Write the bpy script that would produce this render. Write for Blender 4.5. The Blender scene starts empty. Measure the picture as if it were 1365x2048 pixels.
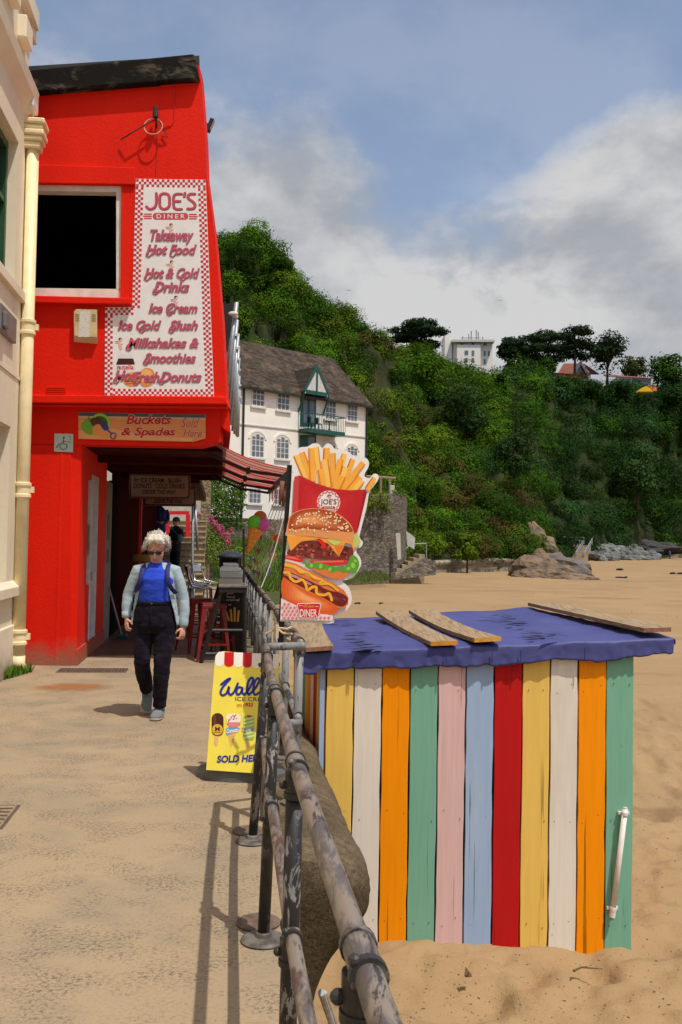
import bpy, bmesh, math, random
import numpy as np
from mathutils import Vector, Matrix, Euler

scene = bpy.context.scene
rad = math.radians
# ------------------------------------------------------------------ camera
EYE = 1.57                       # eye height above the promenade
FPX = 1900.0                     # focal length in photo pixels (photo 1365 x 2048)
cam_d = bpy.data.cameras.new("camera")
cam = bpy.data.objects.new("camera", cam_d)
scene.collection.objects.link(cam)
scene.camera = cam
cam_d.sensor_fit = 'VERTICAL'
cam_d.sensor_height = 36.0
cam_d.lens = FPX / 2048 * 36.0
cam_d.clip_start = 0.05
cam_d.clip_end = 9000
CR = Matrix.Rotation(rad(91.84), 3, 'X') @ Matrix.Rotation(rad(1.0), 3, 'Z')
cam.rotation_euler = CR.to_euler()
cam.location = (0, 0, EYE)
cam_d.dof.use_dof = True
cam_d.dof.focus_distance = 8.0
cam_d.dof.aperture_fstop = 20.0
# ------------------------------------------------------------------ render look
scene.view_settings.view_transform = 'Standard'
scene.view_settings.look = 'None'
scene.view_settings.gamma = 1.0
scene.view_settings.exposure = 0.12
# ------------------------------------------------------------------ sun
sun_d = bpy.data.lights.new("sun", 'SUN')
sun = bpy.data.objects.new("sun", sun_d)
scene.collection.objects.link(sun)
sun_d.energy = 3.6
sun_d.angle = rad(0.55)
sun_d.color = (1.0, 0.93, 0.82)
SUN_TRAVEL = Vector((-0.278, 0.307, -0.910)).normalized()
sun.rotation_euler = SUN_TRAVEL.to_track_quat('-Z', 'Y').to_euler()
# ------------------------------------------------------------------ sky
world = bpy.data.worlds.new("World")
scene.world = world
world.use_nodes = True
def build_sky():
    nt = world.node_tree
    nt.nodes.clear()
    N, L = nt.nodes.new, nt.links.new
    out = N('ShaderNodeOutputWorld')
    bg = N('ShaderNodeBackground')
    bg.inputs['Strength'].default_value = 0.123
    L(bg.outputs[0], out.inputs[0])
    sky = N('ShaderNodeTexSky')
    sky.sky_type = 'NISHITA'
    sky.sun_disc = False
    sky.sun_elevation = rad(65.5)
    sky.sun_rotation = rad(137.8)
    sky.air_density = 1.0
    sky.dust_density = 2.2
    sky.ozone_density = 1.6
    tc = N('ShaderNodeTexCoord')
    sep = N('ShaderNodeSeparateXYZ'); L(tc.outputs['Generated'], sep.inputs[0])
    def math_(op, a, b=None, c=None, clamp=False):
        n = N('ShaderNodeMath'); n.operation = op; n.use_clamp = clamp
        for i, v in enumerate((a, b, c)):
            if v is None: continue
            if isinstance(v, (int, float)): n.inputs[i].default_value = v
            else: L(v, n.inputs[i])
        return n.outputs[0]
    def mapped(loc, scl):
        m = N('ShaderNodeMapping'); L(tc.outputs['Generated'], m.inputs[0])
        m.inputs['Location'].default_value = loc; m.inputs['Scale'].default_value = scl
        return m.outputs[0]
    def noise(vec, scale, detail, rough=0.55, dist=0.0):
        n = N('ShaderNodeTexNoise'); L(vec, n.inputs['Vector'])
        n.inputs['Scale'].default_value = scale; n.inputs['Detail'].default_value = detail
        n.inputs['Roughness'].default_value = rough; n.inputs['Distortion'].default_value = dist
        return n.outputs['Fac']
    def ramp(v, lo, hi):
        m = N('ShaderNodeMapRange'); m.interpolation_type = 'SMOOTHSTEP'
        L(v, m.inputs[0]); m.inputs[1].default_value = lo; m.inputs[2].default_value = hi
        return m.outputs[0]
    z = sep.outputs['Z']
    S = (1, 1, 1.5)
    n1 = noise(mapped((0.35, 0.1, 0.0), S), 3.4, 8, 0.56, 0.15)
    # same field sampled a little towards the sun: gives lit tops and grey bases
    n1b = noise(mapped((0.35 + 0.030, 0.1, 0.075), S), 3.4, 6, 0.56, 0.15)
    n2 = noise(mapped((3.1, 1.7, 0.4), S), 8.0, 7, 0.6, 0.3)
    # cover: thick bank low over the land, open blue higher up
    low = ramp(z, 0.50, 0.22)
    def lump(px, py, w):
        d = CR @ Vector(((px - 682.5) / FPX, -(py - 1024) / FPX, -1.0)); d.normalize()
        vm = N('ShaderNodeVectorMath'); vm.operation = 'DISTANCE'
        L(tc.outputs['Generated'], vm.inputs[0]); vm.inputs[1].default_value = d
        return ramp(vm.outputs['Value'], w, 0.0)
    bias = math_('MULTIPLY', low, 0.40)
    for px, py, w, k in ((1330, 330, 0.15, 0.30), (560, 340, 0.16, 0.22), (130, 60, 0.20, 0.20), (1330, 560, 0.2, 0.12), (880, 130, 0.17, -0.22), (960, 280, 0.10, -0.10), (1150, 80, 0.14, -0.12)):
        bias = math_('ADD', bias, math_('MULTIPLY', lump(px, py, w), k))
    dens = math_('ADD', math_('ADD', n1, math_('MULTIPLY', math_('SUBTRACT', n2, 0.5), 0.22)), bias)
    mask = ramp(dens, 0.56, 0.92)
    mask = math_('MAXIMUM', math_('MULTIPLY', mask, 0.95), math_('ADD', 0.15, math_('MULTIPLY', n2, 0.14)))
    rel = math_('SUBTRACT', n1, n1b)
    lit = ramp(math_('ADD', rel, math_('MULTIPLY', math_('SUBTRACT', n2, 0.5), 0.30)), -0.10, 0.16)
    lit = math_('MULTIPLY', lit, math_('ADD', 0.22, math_('MULTIPLY', ramp(z, 0.10, 0.27), 0.78)))
    for px, py, w, k in ((960, 560, 0.16, 0.8), (1330, 330, 0.15, 0.35), (1100, 640, 0.16, 0.25)):
        lit = math_('ADD', lit, math_('MULTIPLY', math_('MULTIPLY', lump(px, py, w), k), ramp(n2, 0.35, 0.7)), clamp=True)
    cc = N('ShaderNodeMix'); cc.data_type = 'RGBA'
    L(lit, cc.inputs[0])
    cc.inputs[6].default_value = (2.8, 2.93, 3.15, 1)
    cc.inputs[7].default_value = (4.9, 4.85, 4.8, 1)
    mx = N('ShaderNodeMix'); mx.data_type = 'RGBA'
    L(mask, mx.inputs[0])
    gain = N('ShaderNodeVectorMath'); gain.operation = 'SCALE'; gain.inputs['Scale'].default_value = 1.18
    L(sky.outputs[0], gain.inputs[0]); L(gain.outputs[0], mx.inputs[6]); L(cc.outputs[2], mx.inputs[7])
    L(mx.outputs[2], bg.inputs[0])
build_sky()

# ================================================================== helpers
PA = rad(7.26)                                     # the promenade runs a little left of the view
PROM = Matrix.Rotation(PA, 4, 'Z')                 # (across, along, up) -> world
def Q(l, a, z=0.0):
    c, s = math.cos(PA), math.sin(PA)
    return Vector((l * c - a * s, l * s + a * c, z))
def toQ(p):
    c, s = math.cos(PA), math.sin(PA)
    return (p[0] * c + p[1] * s, -p[0] * s + p[1] * c, p[2])
def sight(px, py):
    return CR @ Vector(((px - 682.5) / FPX, -(py - 1024) / FPX, -1.0))
def P(px, py, Y):                                  # point at distance Y seen at a photo pixel
    d = sight(px, py)
    return Vector((0, 0, EYE)) + d * (Y / d.y)
def G(px, py, z=0.0):                              # point at height z
    d = sight(px, py)
    return Vector((0, 0, EYE)) + d * ((z - EYE) / d.z)
class Plane:
    """a flat board; at(px,py,k) is the point of its face, k thin layers proud of it"""
    def __init__(s, p, n, layer=0.0016):
        s.p = Vector(p); s.n = Vector(n).normalized(); s.layer = layer
    def at(s, px, py, k=0):
        d = sight(px, py); o = Vector((0, 0, EYE))
        t = (s.p - o).dot(s.n) / d.dot(s.n)
        return o + d * t + s.n * (k * s.layer)

rng = random.Random(7)
npr = np.random.default_rng(5)
BASE = {}
class MB:
    def __init__(s, T=None):
        s.v = []; s.f = []; s.m = []; s.T = T; s.cur = 0
    def add(s, vs, fs, m=None):
        o = len(s.v)
        for p in vs:
            p = Vector(p)
            s.v.append(s.T @ p if s.T is not None else p)
        for q in fs:
            s.f.append([i + o for i in q]); s.m.append(s.cur if m is None else m)
        return s
    def box(s, c, size, rot=None, m=None):
        x, y, z = size[0] / 2, size[1] / 2, size[2] / 2
        vs = [Vector((a, b, d)) for d in (-z, z) for a, b in ((-x, -y), (x, -y), (x, y), (-x, y))]
        if rot is not None:
            R_ = rot if isinstance(rot, Matrix) else Euler(rot).to_matrix()
            vs = [R_ @ p for p in vs]
        vs = [p + Vector(c) for p in vs]
        return s.add(vs, [(3, 2, 1, 0), (4, 5, 6, 7), (0, 1, 5, 4), (1, 2, 6, 5), (2, 3, 7, 6), (3, 0, 4, 7)], m)
    def span(s, a, b, m=None):
        return s.box([(a[i] + b[i]) / 2 for i in range(3)], [abs(b[i] - a[i]) for i in range(3)], None, m)
    def tube(s, pts, r, n=10, caps=True, m=None, flat=1.0, ref=None):
        pts = [Vector(p) for p in pts]
        if not isinstance(r, (list, tuple)): r = [r] * len(pts)
        vs = []; fs = []
        up = None
        for i, p in enumerate(pts):
            t = (pts[min(i + 1, len(pts) - 1)] - pts[max(i - 1, 0)])
            if t.length < 1e-9: t = Vector((0, 0, 1))
            t.normalize()
            if up is None:
                up = Vector(ref) if ref is not None else (Vector((0, 0, 1)) if abs(t.z) < 0.9 else Vector((1, 0, 0)))
            u = (up - t * up.dot(t)); u.normalize(); w = t.cross(u); up = u
            ri = r[i]
            ru, rw = (ri if isinstance(ri, (list, tuple)) else (ri, ri * flat))
            for k in range(n):
                a = 2 * math.pi * k / n
                vs.append(p + u * (ru * math.cos(a)) + w * (rw * math.sin(a)))
        for i in range(len(pts) - 1):
            for k in range(n):
                a = i * n + k; b = i * n + (k + 1) % n
                fs.append((a, b, b + n, a + n))
        if caps:
            fs.append(tuple(reversed(range(n)))); fs.append(tuple(range((len(pts) - 1) * n, len(pts) * n)))
        return s.add(vs, fs, m)
    def lathe(s, c, prof, n=20, m=None, sx=1.0, sy=1.0, rot=None):
        vs = []; fs = []
        for r, z in prof:
            for k in range(n):
                a = 2 * math.pi * k / n
                p = Vector((r * sx * math.cos(a), r * sy * math.sin(a), z))
                if rot is not None: p = rot @ p
                vs.append(p + Vector(c))
        for i in range(len(prof) - 1):
            for k in range(n):
                a = i * n + k; b = i * n + (k + 1) % n
                fs.append((a, b, b + n, a + n))
        fs.append(tuple(reversed(range(n)))); fs.append(tuple(range((len(prof) - 1) * n, len(prof) * n)))
        return s.add(vs, fs, m)
    def ball(s, c, r, n=12, k=8, m=None, rot=None, jit=0.0, rnd=None):
        r = r if isinstance(r, (list, tuple)) else (r, r, r)
        vs = []; fs = []
        for i in range(k + 1):
            th = math.pi * i / k
            for j in range(n):
                a = 2 * math.pi * j / n
                q = 1 + (rnd.uniform(-jit, jit) if jit and 0 < i < k else 0)
                p = Vector((r[0] * math.sin(th) * math.cos(a) * q, r[1] * math.sin(th) * math.sin(a) * q, r[2] * math.cos(th) * q))
                if rot is not None: p = rot @ p
                vs.append(p + Vector(c))
        for i in range(k):
            for j in range(n):
                a = i * n + j; b = i * n + (j + 1) % n
                fs.append((a, a + n, b + n, b))
        return s.add(vs, fs, m)
    def prism(s, pts, off, m=None):
        n = len(pts); off = Vector(off)
        vs = [Vector(p) for p in pts] + [Vector(p) + off for p in pts]
        fs = [tuple(range(n)), tuple(reversed(range(n, 2 * n)))]
        for i in range(n):
            j = (i + 1) % n
            fs.append((j, i, i + n, j + n))
        return s.add(vs, fs, m)
    def poly(s, pts, m=None):
        return s.add(pts, [tuple(range(len(pts)))], m)
    def build(s, name, mats, parent=None, local=False, smooth=False, origin=None, bevel=0.0):
        me = bpy.data.meshes.new(name)
        vs = s.v
        if parent is not None:
            b = Vector((0, 0, 0)) if local else BASE.get(parent.name, Vector((0, 0, 0)))
        else:
            if origin is not None: b = Vector(origin)
            elif local: b = Vector((0, 0, 0))
            else:
                A_ = np.array([tuple(p) for p in vs]); b = Vector(((A_[:, 0].min() + A_[:, 0].max()) / 2, (A_[:, 1].min() + A_[:, 1].max()) / 2, A_[:, 2].min()))
        me.from_pydata([tuple(p - b) for p in vs], [], s.f)
        if not isinstance(mats, (list, tuple)): mats = [mats]
        for q in mats: me.materials.append(q)
        me.polygons.foreach_set('material_index', s.m)
        if smooth: me.polygons.foreach_set('use_smooth', [True] * len(me.polygons))
        me.update(); me.validate()
        o = link(name, me, parent, b)
        if smooth == 'auto' :
            pass
        if bevel:
            md = o.modifiers.new('bevel', 'BEVEL'); md.width = bevel; md.segments = 2; md.limit_method = 'ANGLE'
        return o
def link(name, me, parent=None, b=(0, 0, 0)):
    o = bpy.data.objects.new(name, me)
    scene.collection.objects.link(o)
    if parent is not None:
        o.parent = parent
        BASE[o.name] = BASE.get(parent.name, Vector((0, 0, 0)))
    else:
        o.location = b
        BASE[o.name] = Vector(b)
    return o
def tag(o, label=None, cat=None, group=None, kind=None):
    if label: o['label'] = label
    if cat: o['category'] = cat
    if group: o['group'] = group
    if kind: o['kind'] = kind
    return o
def thing(name, label, cat, loc=(0, 0, 0), rz=0.0, group=None):
    o = bpy.data.objects.new(name, None)
    o.empty_display_size = 0.2
    scene.collection.objects.link(o)
    o.location = loc; o.rotation_euler = (0, 0, rz)
    BASE[o.name] = Vector(loc)
    return tag(o, label, cat, group)
def dup(root, loc, rz=None, label=None, scale=None):
    def cp(o, par):
        c = o.copy(); scene.collection.objects.link(c)
        if par is not None: c.parent = par
        for ch in KIDS.get(o.name, []): cp(ch, c)
        return c
    KIDS = {}
    for o in scene.objects:
        if o.parent: KIDS.setdefault(o.parent.name, []).append(o)
    r = cp(root, None)
    r.location = loc; BASE[r.name] = Vector(loc)
    if rz is not None: r.rotation_euler = (0, 0, rz)
    if scale is not None: r.scale = scale if isinstance(scale, (tuple, list)) else (scale,) * 3
    if label: r['label'] = label
    return r

# ------------------------------------------------------------------ noise for shapes
def vnoise(x, y, seed=0):
    x = np.asarray(x, float); y = np.asarray(y, float)
    xi = np.floor(x).astype(np.int64); yi = np.floor(y).astype(np.int64)
    fx = x - xi; fy = y - yi
    fx = fx * fx * (3 - 2 * fx); fy = fy * fy * (3 - 2 * fy)
    def h(a, b):
        n = (a * 374761393 + b * 668265263 + seed * 1442695041) & 0x7fffffff
        n = ((n ^ (n >> 13)) * 1274126177) & 0x7fffffff
        n = n ^ (n >> 16)
        return (n & 0xffff) / 65535.0
    return (h(xi, yi) * (1 - fx) + h(xi + 1, yi) * fx) * (1 - fy) + (h(xi, yi + 1) * (1 - fx) + h(xi + 1, yi + 1) * fx) * fy
def fbm(x, y, seed=0, o=4):
    t = 0; a = 0.5
    for i in range(o):
        t = t + a * vnoise(np.asarray(x) * 2 ** i, np.asarray(y) * 2 ** i, seed + i * 17); a *= 0.5
    return t
def curve_pts(pts, n=6, closed=True):             # Catmull-Rom through the points
    out = []; m = len(pts)
    for i in range(m if closed else m - 1):
        p0, p1, p2, p3 = (pts[(i + k) % m] if closed else pts[min(max(i + k, 0), m - 1)] for k in (-1, 0, 1, 2))
        for j in range(n):
            t = j / n
            out.append(tuple(0.5 * (2 * p1[d] + (p2[d] - p0[d]) * t + (2 * p0[d] - 5 * p1[d] + 4 * p2[d] - p3[d]) * t * t + (3 * p1[d] - p0[d] - 3 * p2[d] + p3[d]) * t ** 3) for d in range(len(p1))))
    if not closed: out.append(tuple(pts[-1]))
    return out

# ------------------------------------------------------------------ materials
def lin(r, g, b):
    f = lambda c: (c / 255 / 12.92) if c / 255 <= 0.04045 else ((c / 255 + 0.055) / 1.055) ** 2.4
    return (f(r), f(g), f(b), 1)
MATS = {}
class NT:
    def __init__(s, name):
        s.mat = bpy.data.materials.new(name); s.mat.use_nodes = True
        s.t = s.mat.node_tree; s.t.nodes.clear()
        s.out = s.t.nodes.new('ShaderNodeOutputMaterial')
        s.b = s.t.nodes.new('ShaderNodeBsdfPrincipled')
        s.t.links.new(s.b.outputs[0], s.out.inputs[0])
        s.tc = s.t.nodes.new('ShaderNodeTexCoord')
    def L(s, a, b): s.t.links.new(a, b)
    def coords(s, scale=(1, 1, 1), rand=False, rot=(0, 0, 0)):
        m = s.t.nodes.new('ShaderNodeMapping'); s.L(s.tc.outputs['Object'], m.inputs[0])
        m.inputs['Scale'].default_value = scale
        m.inputs['Rotation'].default_value = rot
        if rand:
            oi = s.t.nodes.new('ShaderNodeObjectInfo')
            k = s.t.nodes.new('ShaderNodeMath'); k.operation = 'MULTIPLY'; k.inputs[1].default_value = 37.0
            s.L(oi.outputs['Random'], k.inputs[0])
            cmb = s.t.nodes.new('ShaderNodeCombineXYZ')
            for i in range(3): s.L(k.outputs[0], cmb.inputs[i])
            s.L(cmb.outputs[0], m.inputs['Location'])
        return m.outputs[0]
    def noise(s, vec, scale, detail=5, rough=0.55, dist=0.0):
        n = s.t.nodes.new('ShaderNodeTexNoise'); s.L(vec, n.inputs['Vector'])
        n.inputs['Scale'].default_value = scale; n.inputs['Detail'].default_value = detail
        n.inputs['Roughness'].default_value = rough; n.inputs['Distortion'].default_value = dist
        return n.outputs['Fac']
    def voro(s, vec, scale, feature='F1', out='Distance'):
        n = s.t.nodes.new('ShaderNodeTexVoronoi'); s.L(vec, n.inputs['Vector'])
        n.feature = feature; n.inputs['Scale'].default_value = scale
        return n.outputs[out]
    def ramp(s, v, lo, hi, a=0.0, b=1.0):
        m = s.t.nodes.new('ShaderNodeMapRange'); m.interpolation_type = 'SMOOTHSTEP'
        s.L(v, m.inputs[0])
        for i, q in ((1, lo), (2, hi), (3, a), (4, b)): m.inputs[i].default_value = q
        return m.outputs[0]
    def math(s, op, a, b=0.0):
        n = s.t.nodes.new('ShaderNodeMath'); n.operation = op
        for i, v in enumerate((a, b)):
            if isinstance(v, (int, float)): n.inputs[i].default_value = v
            else: s.L(v, n.inputs[i])
        return n.outputs[0]
    def mix(s, fac, a, b, mode='MIX'):
        n = s.t.nodes.new('ShaderNodeMix'); n.data_type = 'RGBA'; n.blend_type = mode
        for i, v in ((0, fac), (6, a), (7, b)):
            if isinstance(v, (int, float)): n.inputs[i].default_value = v
            elif isinstance(v, tuple): n.inputs[i].default_value = v if len(v) == 4 else (*v, 1)
            else: s.L(v, n.inputs[i])
        return n.outputs[2]
    def color(s, c):
        if isinstance(c, tuple): s.b.inputs['Base Color'].default_value = c if len(c) == 4 else (*c, 1)
        else: s.L(c, s.b.inputs['Base Color'])
    def set(s, **k):
        for a, v in k.items():
            a = {'rough': 'Roughness', 'metal': 'Metallic', 'spec': 'Specular IOR Level', 'alpha': 'Alpha', 'sheen': 'Sheen Weight', 'coat': 'Coat Weight', 'trans': 'Transmission Weight', 'sss': 'Subsurface Weight'}[a]
            if isinstance(v, (int, float)): s.b.inputs[a].default_value = v
            else: s.L(v, s.b.inputs[a])
    def bump(s, h, strength=0.5, dist=0.01):
        n = s.t.nodes.new('ShaderNodeBump'); n.inputs['Strength'].default_value = strength
        n.inputs['Distance'].default_value = dist
        s.L(h, n.inputs['Height']); s.L(n.outputs[0], s.b.inputs['Normal'])
def M(name, c, rough=0.6, c2=None, scale=6.0, stretch=(1, 1, 1), bump=0.0, bscale=60.0, bdist=0.004, metal=0.0, spec=0.4, lo=0.35, hi=0.7, rand=False, detail=5):
    if name in MATS: return MATS[name]
    t = NT(name)
    c = c if len(c) == 4 else (*c, 1)
    if c2 is None: c2 = tuple(q * 0.8 for q in c[:3]) + (1,)
    vec = t.coords(stretch, rand)
    n = t.noise(vec, scale, detail)
    t.color(t.mix(t.ramp(n, lo, hi), c, c2))
    t.set(rough=rough, metal=metal, spec=spec)
    if bump: t.bump(t.noise(vec, bscale, 4), bump, bdist)
    MATS[name] = t.mat
    return t.mat
def ink(r, g, b, rough=0.45):                     # a flat printed or painted colour
    k = 'print_%d_%d_%d' % (r, g, b)
    if k in MATS: return MATS[k]
    t = NT(k)
    c = lin(r, g, b)
    n = t.noise(t.coords(), 9, 4)
    t.color(t.mix(t.ramp(n, 0.3, 0.75), c, tuple(q * 0.93 for q in c[:3]) + (1,)))
    t.set(rough=rough, spec=0.35)
    MATS[k] = t.mat
    return t.mat

# ------------------------------------------------------------------ lettering
def glyphs(txt, shear=0.0, bold=0.0, space=1.0):
    cu = bpy.data.curves.new('lettering', 'FONT')
    cu.body = txt; cu.size = 1.0; cu.shear = shear; cu.offset = bold; cu.space_character = space
    cu.resolution_u = 3; cu.fill_mode = 'FRONT'
    o = bpy.data.objects.new('lettering', cu)
    me = o.to_mesh()
    vs = [tuple(v.co) for v in me.vertices]; fs = [tuple(p.vertices) for p in me.polygons]
    o.to_mesh_clear()
    bpy.data.objects.remove(o); bpy.data.curves.remove(cu)
    return vs, fs
def write(mb, txt, box, pl, k=3, m=0, shear=0.0, bold=0.0, space=1.0, tilt=0.0, dx=0, dy=0):
    """fit the text into a photo-pixel rectangle of a board"""
    vs, fs = glyphs(txt, shear, bold, space)
    x0 = min(v[0] for v in vs); x1 = max(v[0] for v in vs); y0 = min(v[1] for v in vs); y1 = max(v[1] for v in vs)
    X0, Y0, X1, Y1 = box
    out = []
    for v in vs:
        u = (v[0] - x0) / (x1 - x0); w = (v[1] - y0) / (y1 - y0)
        px = X0 + u * (X1 - X0) + dx; py = Y1 + w * (Y0 - Y1) + tilt * (u - 0.5) + dy
        out.append(pl.at(px, py, k))
    mb.add(out, fs, m)
def stroke(mb, pts, w, pl, k=3, m=0, closed=False, n=6, smooth=True):
    """a brush stroke of width w pixels along photo pixels, with round ends"""
    q = curve_pts(pts, n, closed) if smooth and len(pts) > 2 else list(pts)
    N_ = len(q)
    Lf = []; Rt = []
    for i, p in enumerate(q):
        a = q[(i - 1) % N_] if closed else q[max(i - 1, 0)]; b = q[(i + 1) % N_] if closed else q[min(i + 1, N_ - 1)]
        dx, dy = b[0] - a[0], b[1] - a[1]; d = math.hypot(dx, dy) or 1
        Lf.append((p[0] - dy / d * w / 2, p[1] + dx / d * w / 2)); Rt.append((p[0] + dy / d * w / 2, p[1] - dx / d * w / 2))
    V = [pl.at(x, y, k) for x, y in Lf] + [pl.at(x, y, k) for x, y in Rt]
    F = [(i, (i + 1) % N_, N_ + (i + 1) % N_, N_ + i) for i in range(N_ if closed else N_ - 1)]
    mb.add(V, F, m)
    if not closed:
        for e, dd in ((q[0], 0), (q[-1], 1)):
            mb.poly([pl.at(e[0] + w / 2 * math.cos(t), e[1] + w / 2 * math.sin(t), k + 0.1 + 0.1 * dd) for t in (2 * math.pi * i / 10 for i in range(10))], m)
def blob(mb, pts, pl, k=1, m=0, n=5, smooth=True):
    q = curve_pts(pts, n) if smooth else pts
    mb.poly([pl.at(x, y, k) for x, y in q], m)
def oval(mb, c, rx, ry, pl, k=1, m=0, n=20, rot=0.0):
    cs, sn = math.cos(rot), math.sin(rot)
    mb.poly([pl.at(c[0] + rx * math.cos(t) * cs - ry * math.sin(t) * sn, c[1] + rx * math.cos(t) * sn + ry * math.sin(t) * cs, k) for t in (2 * math.pi * i / n for i in range(n))], m)

# ------------------------------------------------------------------ leaves
def leaf_mat(name, translucent=0.18, rough=0.55):
    if name in MATS: return MATS[name]
    t = NT(name)
    at = t.t.nodes.new('ShaderNodeAttribute'); at.attribute_name = 'tint'
    t.color(at.outputs['Color']); t.set(rough=0.75, spec=0.06)
    tr = t.t.nodes.new('ShaderNodeBsdfTranslucent'); t.L(at.outputs['Color'], tr.inputs[0])
    mx = t.t.nodes.new('ShaderNodeMixShader'); mx.inputs[0].default_value = translucent
    t.L(t.b.outputs[0], mx.inputs[1]); t.L(tr.outputs[0], mx.inputs[2]); t.L(mx.outputs[0], t.out.inputs[0])
    MATS[name] = t.mat
    return t.mat
def leaves(name, C, Nn, S, tint, parent=None, aspect=0.55, mat=None, origin=None):
    C = np.asarray(C, float); n = len(C)
    Nn = Nn / np.maximum(np.linalg.norm(Nn, axis=1, keepdims=True), 1e-6)
    r = npr.normal(size=(n, 3)); T = r - Nn * np.sum(r * Nn, axis=1, keepdims=True)
    T /= np.maximum(np.linalg.norm(T, axis=1, keepdims=True), 1e-6)
    B = np.cross(Nn, T)
    S = np.broadcast_to(np.asarray(S, float), (n,))[:, None]
    if parent is not None: b = np.array(BASE[parent.name])
    elif origin is not None: b = np.array(origin)
    else: b = np.array((C[:, 0].mean(), C[:, 1].mean(), C[:, 2].min()))
    V = np.stack([C + T * S, C + B * S * aspect, C - T * S, C - B * S * aspect], axis=1).reshape(-1, 3) - b
    me = bpy.data.meshes.new(name)
    me.vertices.add(4 * n); me.loops.add(4 * n); me.polygons.add(n)
    me.vertices.foreach_set('co', V.ravel())
    me.loops.foreach_set('vertex_index', np.arange(4 * n))
    me.polygons.foreach_set('loop_start', np.arange(0, 4 * n, 4))
    me.polygons.foreach_set('loop_total', np.full(n, 4))
    at = me.color_attributes.new('tint', 'FLOAT_COLOR', 'POINT')
    col = np.ones((n, 4)); col[:, :3] = np.clip(tint, 0.001, 1)
    at.data.foreach_set('color', np.repeat(col, 4, axis=0).ravel())
    me.materials.append(mat or leaf_mat('leaf'))
    me.update()
    return link(name, me, parent, Vector(b))
def clump(c, r, n, up=0.35, shell=0.55):
    """n points in the outer part of an ellipsoid, with outward-ish normals"""
    d = npr.normal(size=(n, 3)); d /= np.linalg.norm(d, axis=1, keepdims=True)
    r = np.broadcast_to(np.asarray(r, float), (3,))
    rr = (shell + (1 - shell) * npr.random(n)) ** 0.7
    lump = 1 + 0.22 * np.sin(d[:, 0] * 5 + c[0]) * np.sin(d[:, 1] * 5 + c[1]) + 0.12 * np.sin(d[:, 2] * 9 + c[2])
    p = np.asarray(c) + d * r * (rr * lump)[:, None]
    nn = d * 1.0 + npr.normal(size=(n, 3)) * 0.36; nn[:, 2] += up
    return p, nn
def tints(n, base, var=0.13, hue=0.08):
    b = np.array(base)[None, :] * (1 + var * npr.normal(size=(n, 1)))
    b[:, 0:1] *= 1 + hue * npr.normal(size=(n, 1))
    return np.clip(b, 0.002, 0.9)

# ================================================================== materials of the place
def mat_sand():
    t = NT('sand'); v = t.coords()
    big = t.noise(v, 0.35, 5); mid = t.noise(v, 3.0, 6, 0.6); fine = t.noise(v, 38, 7, 0.85)
    c = t.mix(t.ramp(big, 0.3, 0.7), (0.335, 0.224, 0.116, 1), (0.29, 0.19, 0.096, 1))
    c = t.mix(t.ramp(mid, 0.45, 0.75, 0, 0.55), c, (0.30, 0.20, 0.10, 1))
    c = t.mix(t.ramp(fine, 0.56, 0.70, 0, 0.6), c, (0.22, 0.145, 0.08, 1))
    streak = t.noise(t.coords((0.10, 0.55, 1)), 1.0, 6, 0.7)
    c = t.mix(t.ramp(streak, 0.56, 0.68, 0, 0.6), c, (0.17, 0.11, 0.055, 1))
    t.color(c); t.set(rough=0.95, spec=0.15)
    h = t.math('ADD', t.math('MULTIPLY', t.noise(v, 6, 5, 0.6), 0.03), t.math('MULTIPLY', t.noise(v, 60, 3), 0.004))
    t.bump(h, 0.85, 1.0)
    return t.mat
def mat_prom():
    t = NT('sandy_concrete'); v = t.coords(); w = t.coords((0.9, 1.1, 1.0), rot=(0, 0, -PA))
    big = t.noise(v, 0.5, 4); dust = t.noise(w, 1.5, 7, 0.65, 0.4)
    grit = t.noise(t.coords((0.9, 1.0, 1), rot=(0, 0, -0.12)), 62, 7, 0.86)
    patch = t.noise(w, 3.2, 6, 0.68)
    c = t.mix(t.ramp(big, 0.3, 0.7), (0.345, 0.258, 0.160, 1), (0.315, 0.236, 0.148, 1))
    c = t.mix(t.ramp(dust, 0.44, 0.64, 0, 0.5), c, (0.225, 0.188, 0.138, 1))
    wear = t.math('MULTIPLY', t.ramp(grit, 0.49, 0.57), t.ramp(patch, 0.42, 0.62, 0.16, 0.9))
    c = t.mix(wear, c, (0.075, 0.068, 0.060, 1))
    c = t.mix(t.ramp(t.noise(v, 240, 2), 0.70, 0.78, 0, 0.35), c, (0.55, 0.47, 0.36, 1))
    t.color(c); t.set(rough=0.9, spec=0.2)
    t.bump(t.math('ADD', t.math('MULTIPLY', grit, 0.004), t.math('MULTIPLY', dust, 0.006)), 0.5, 1.0)
    return t.mat
SAND = mat_sand(); CONC = mat_prom()
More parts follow.
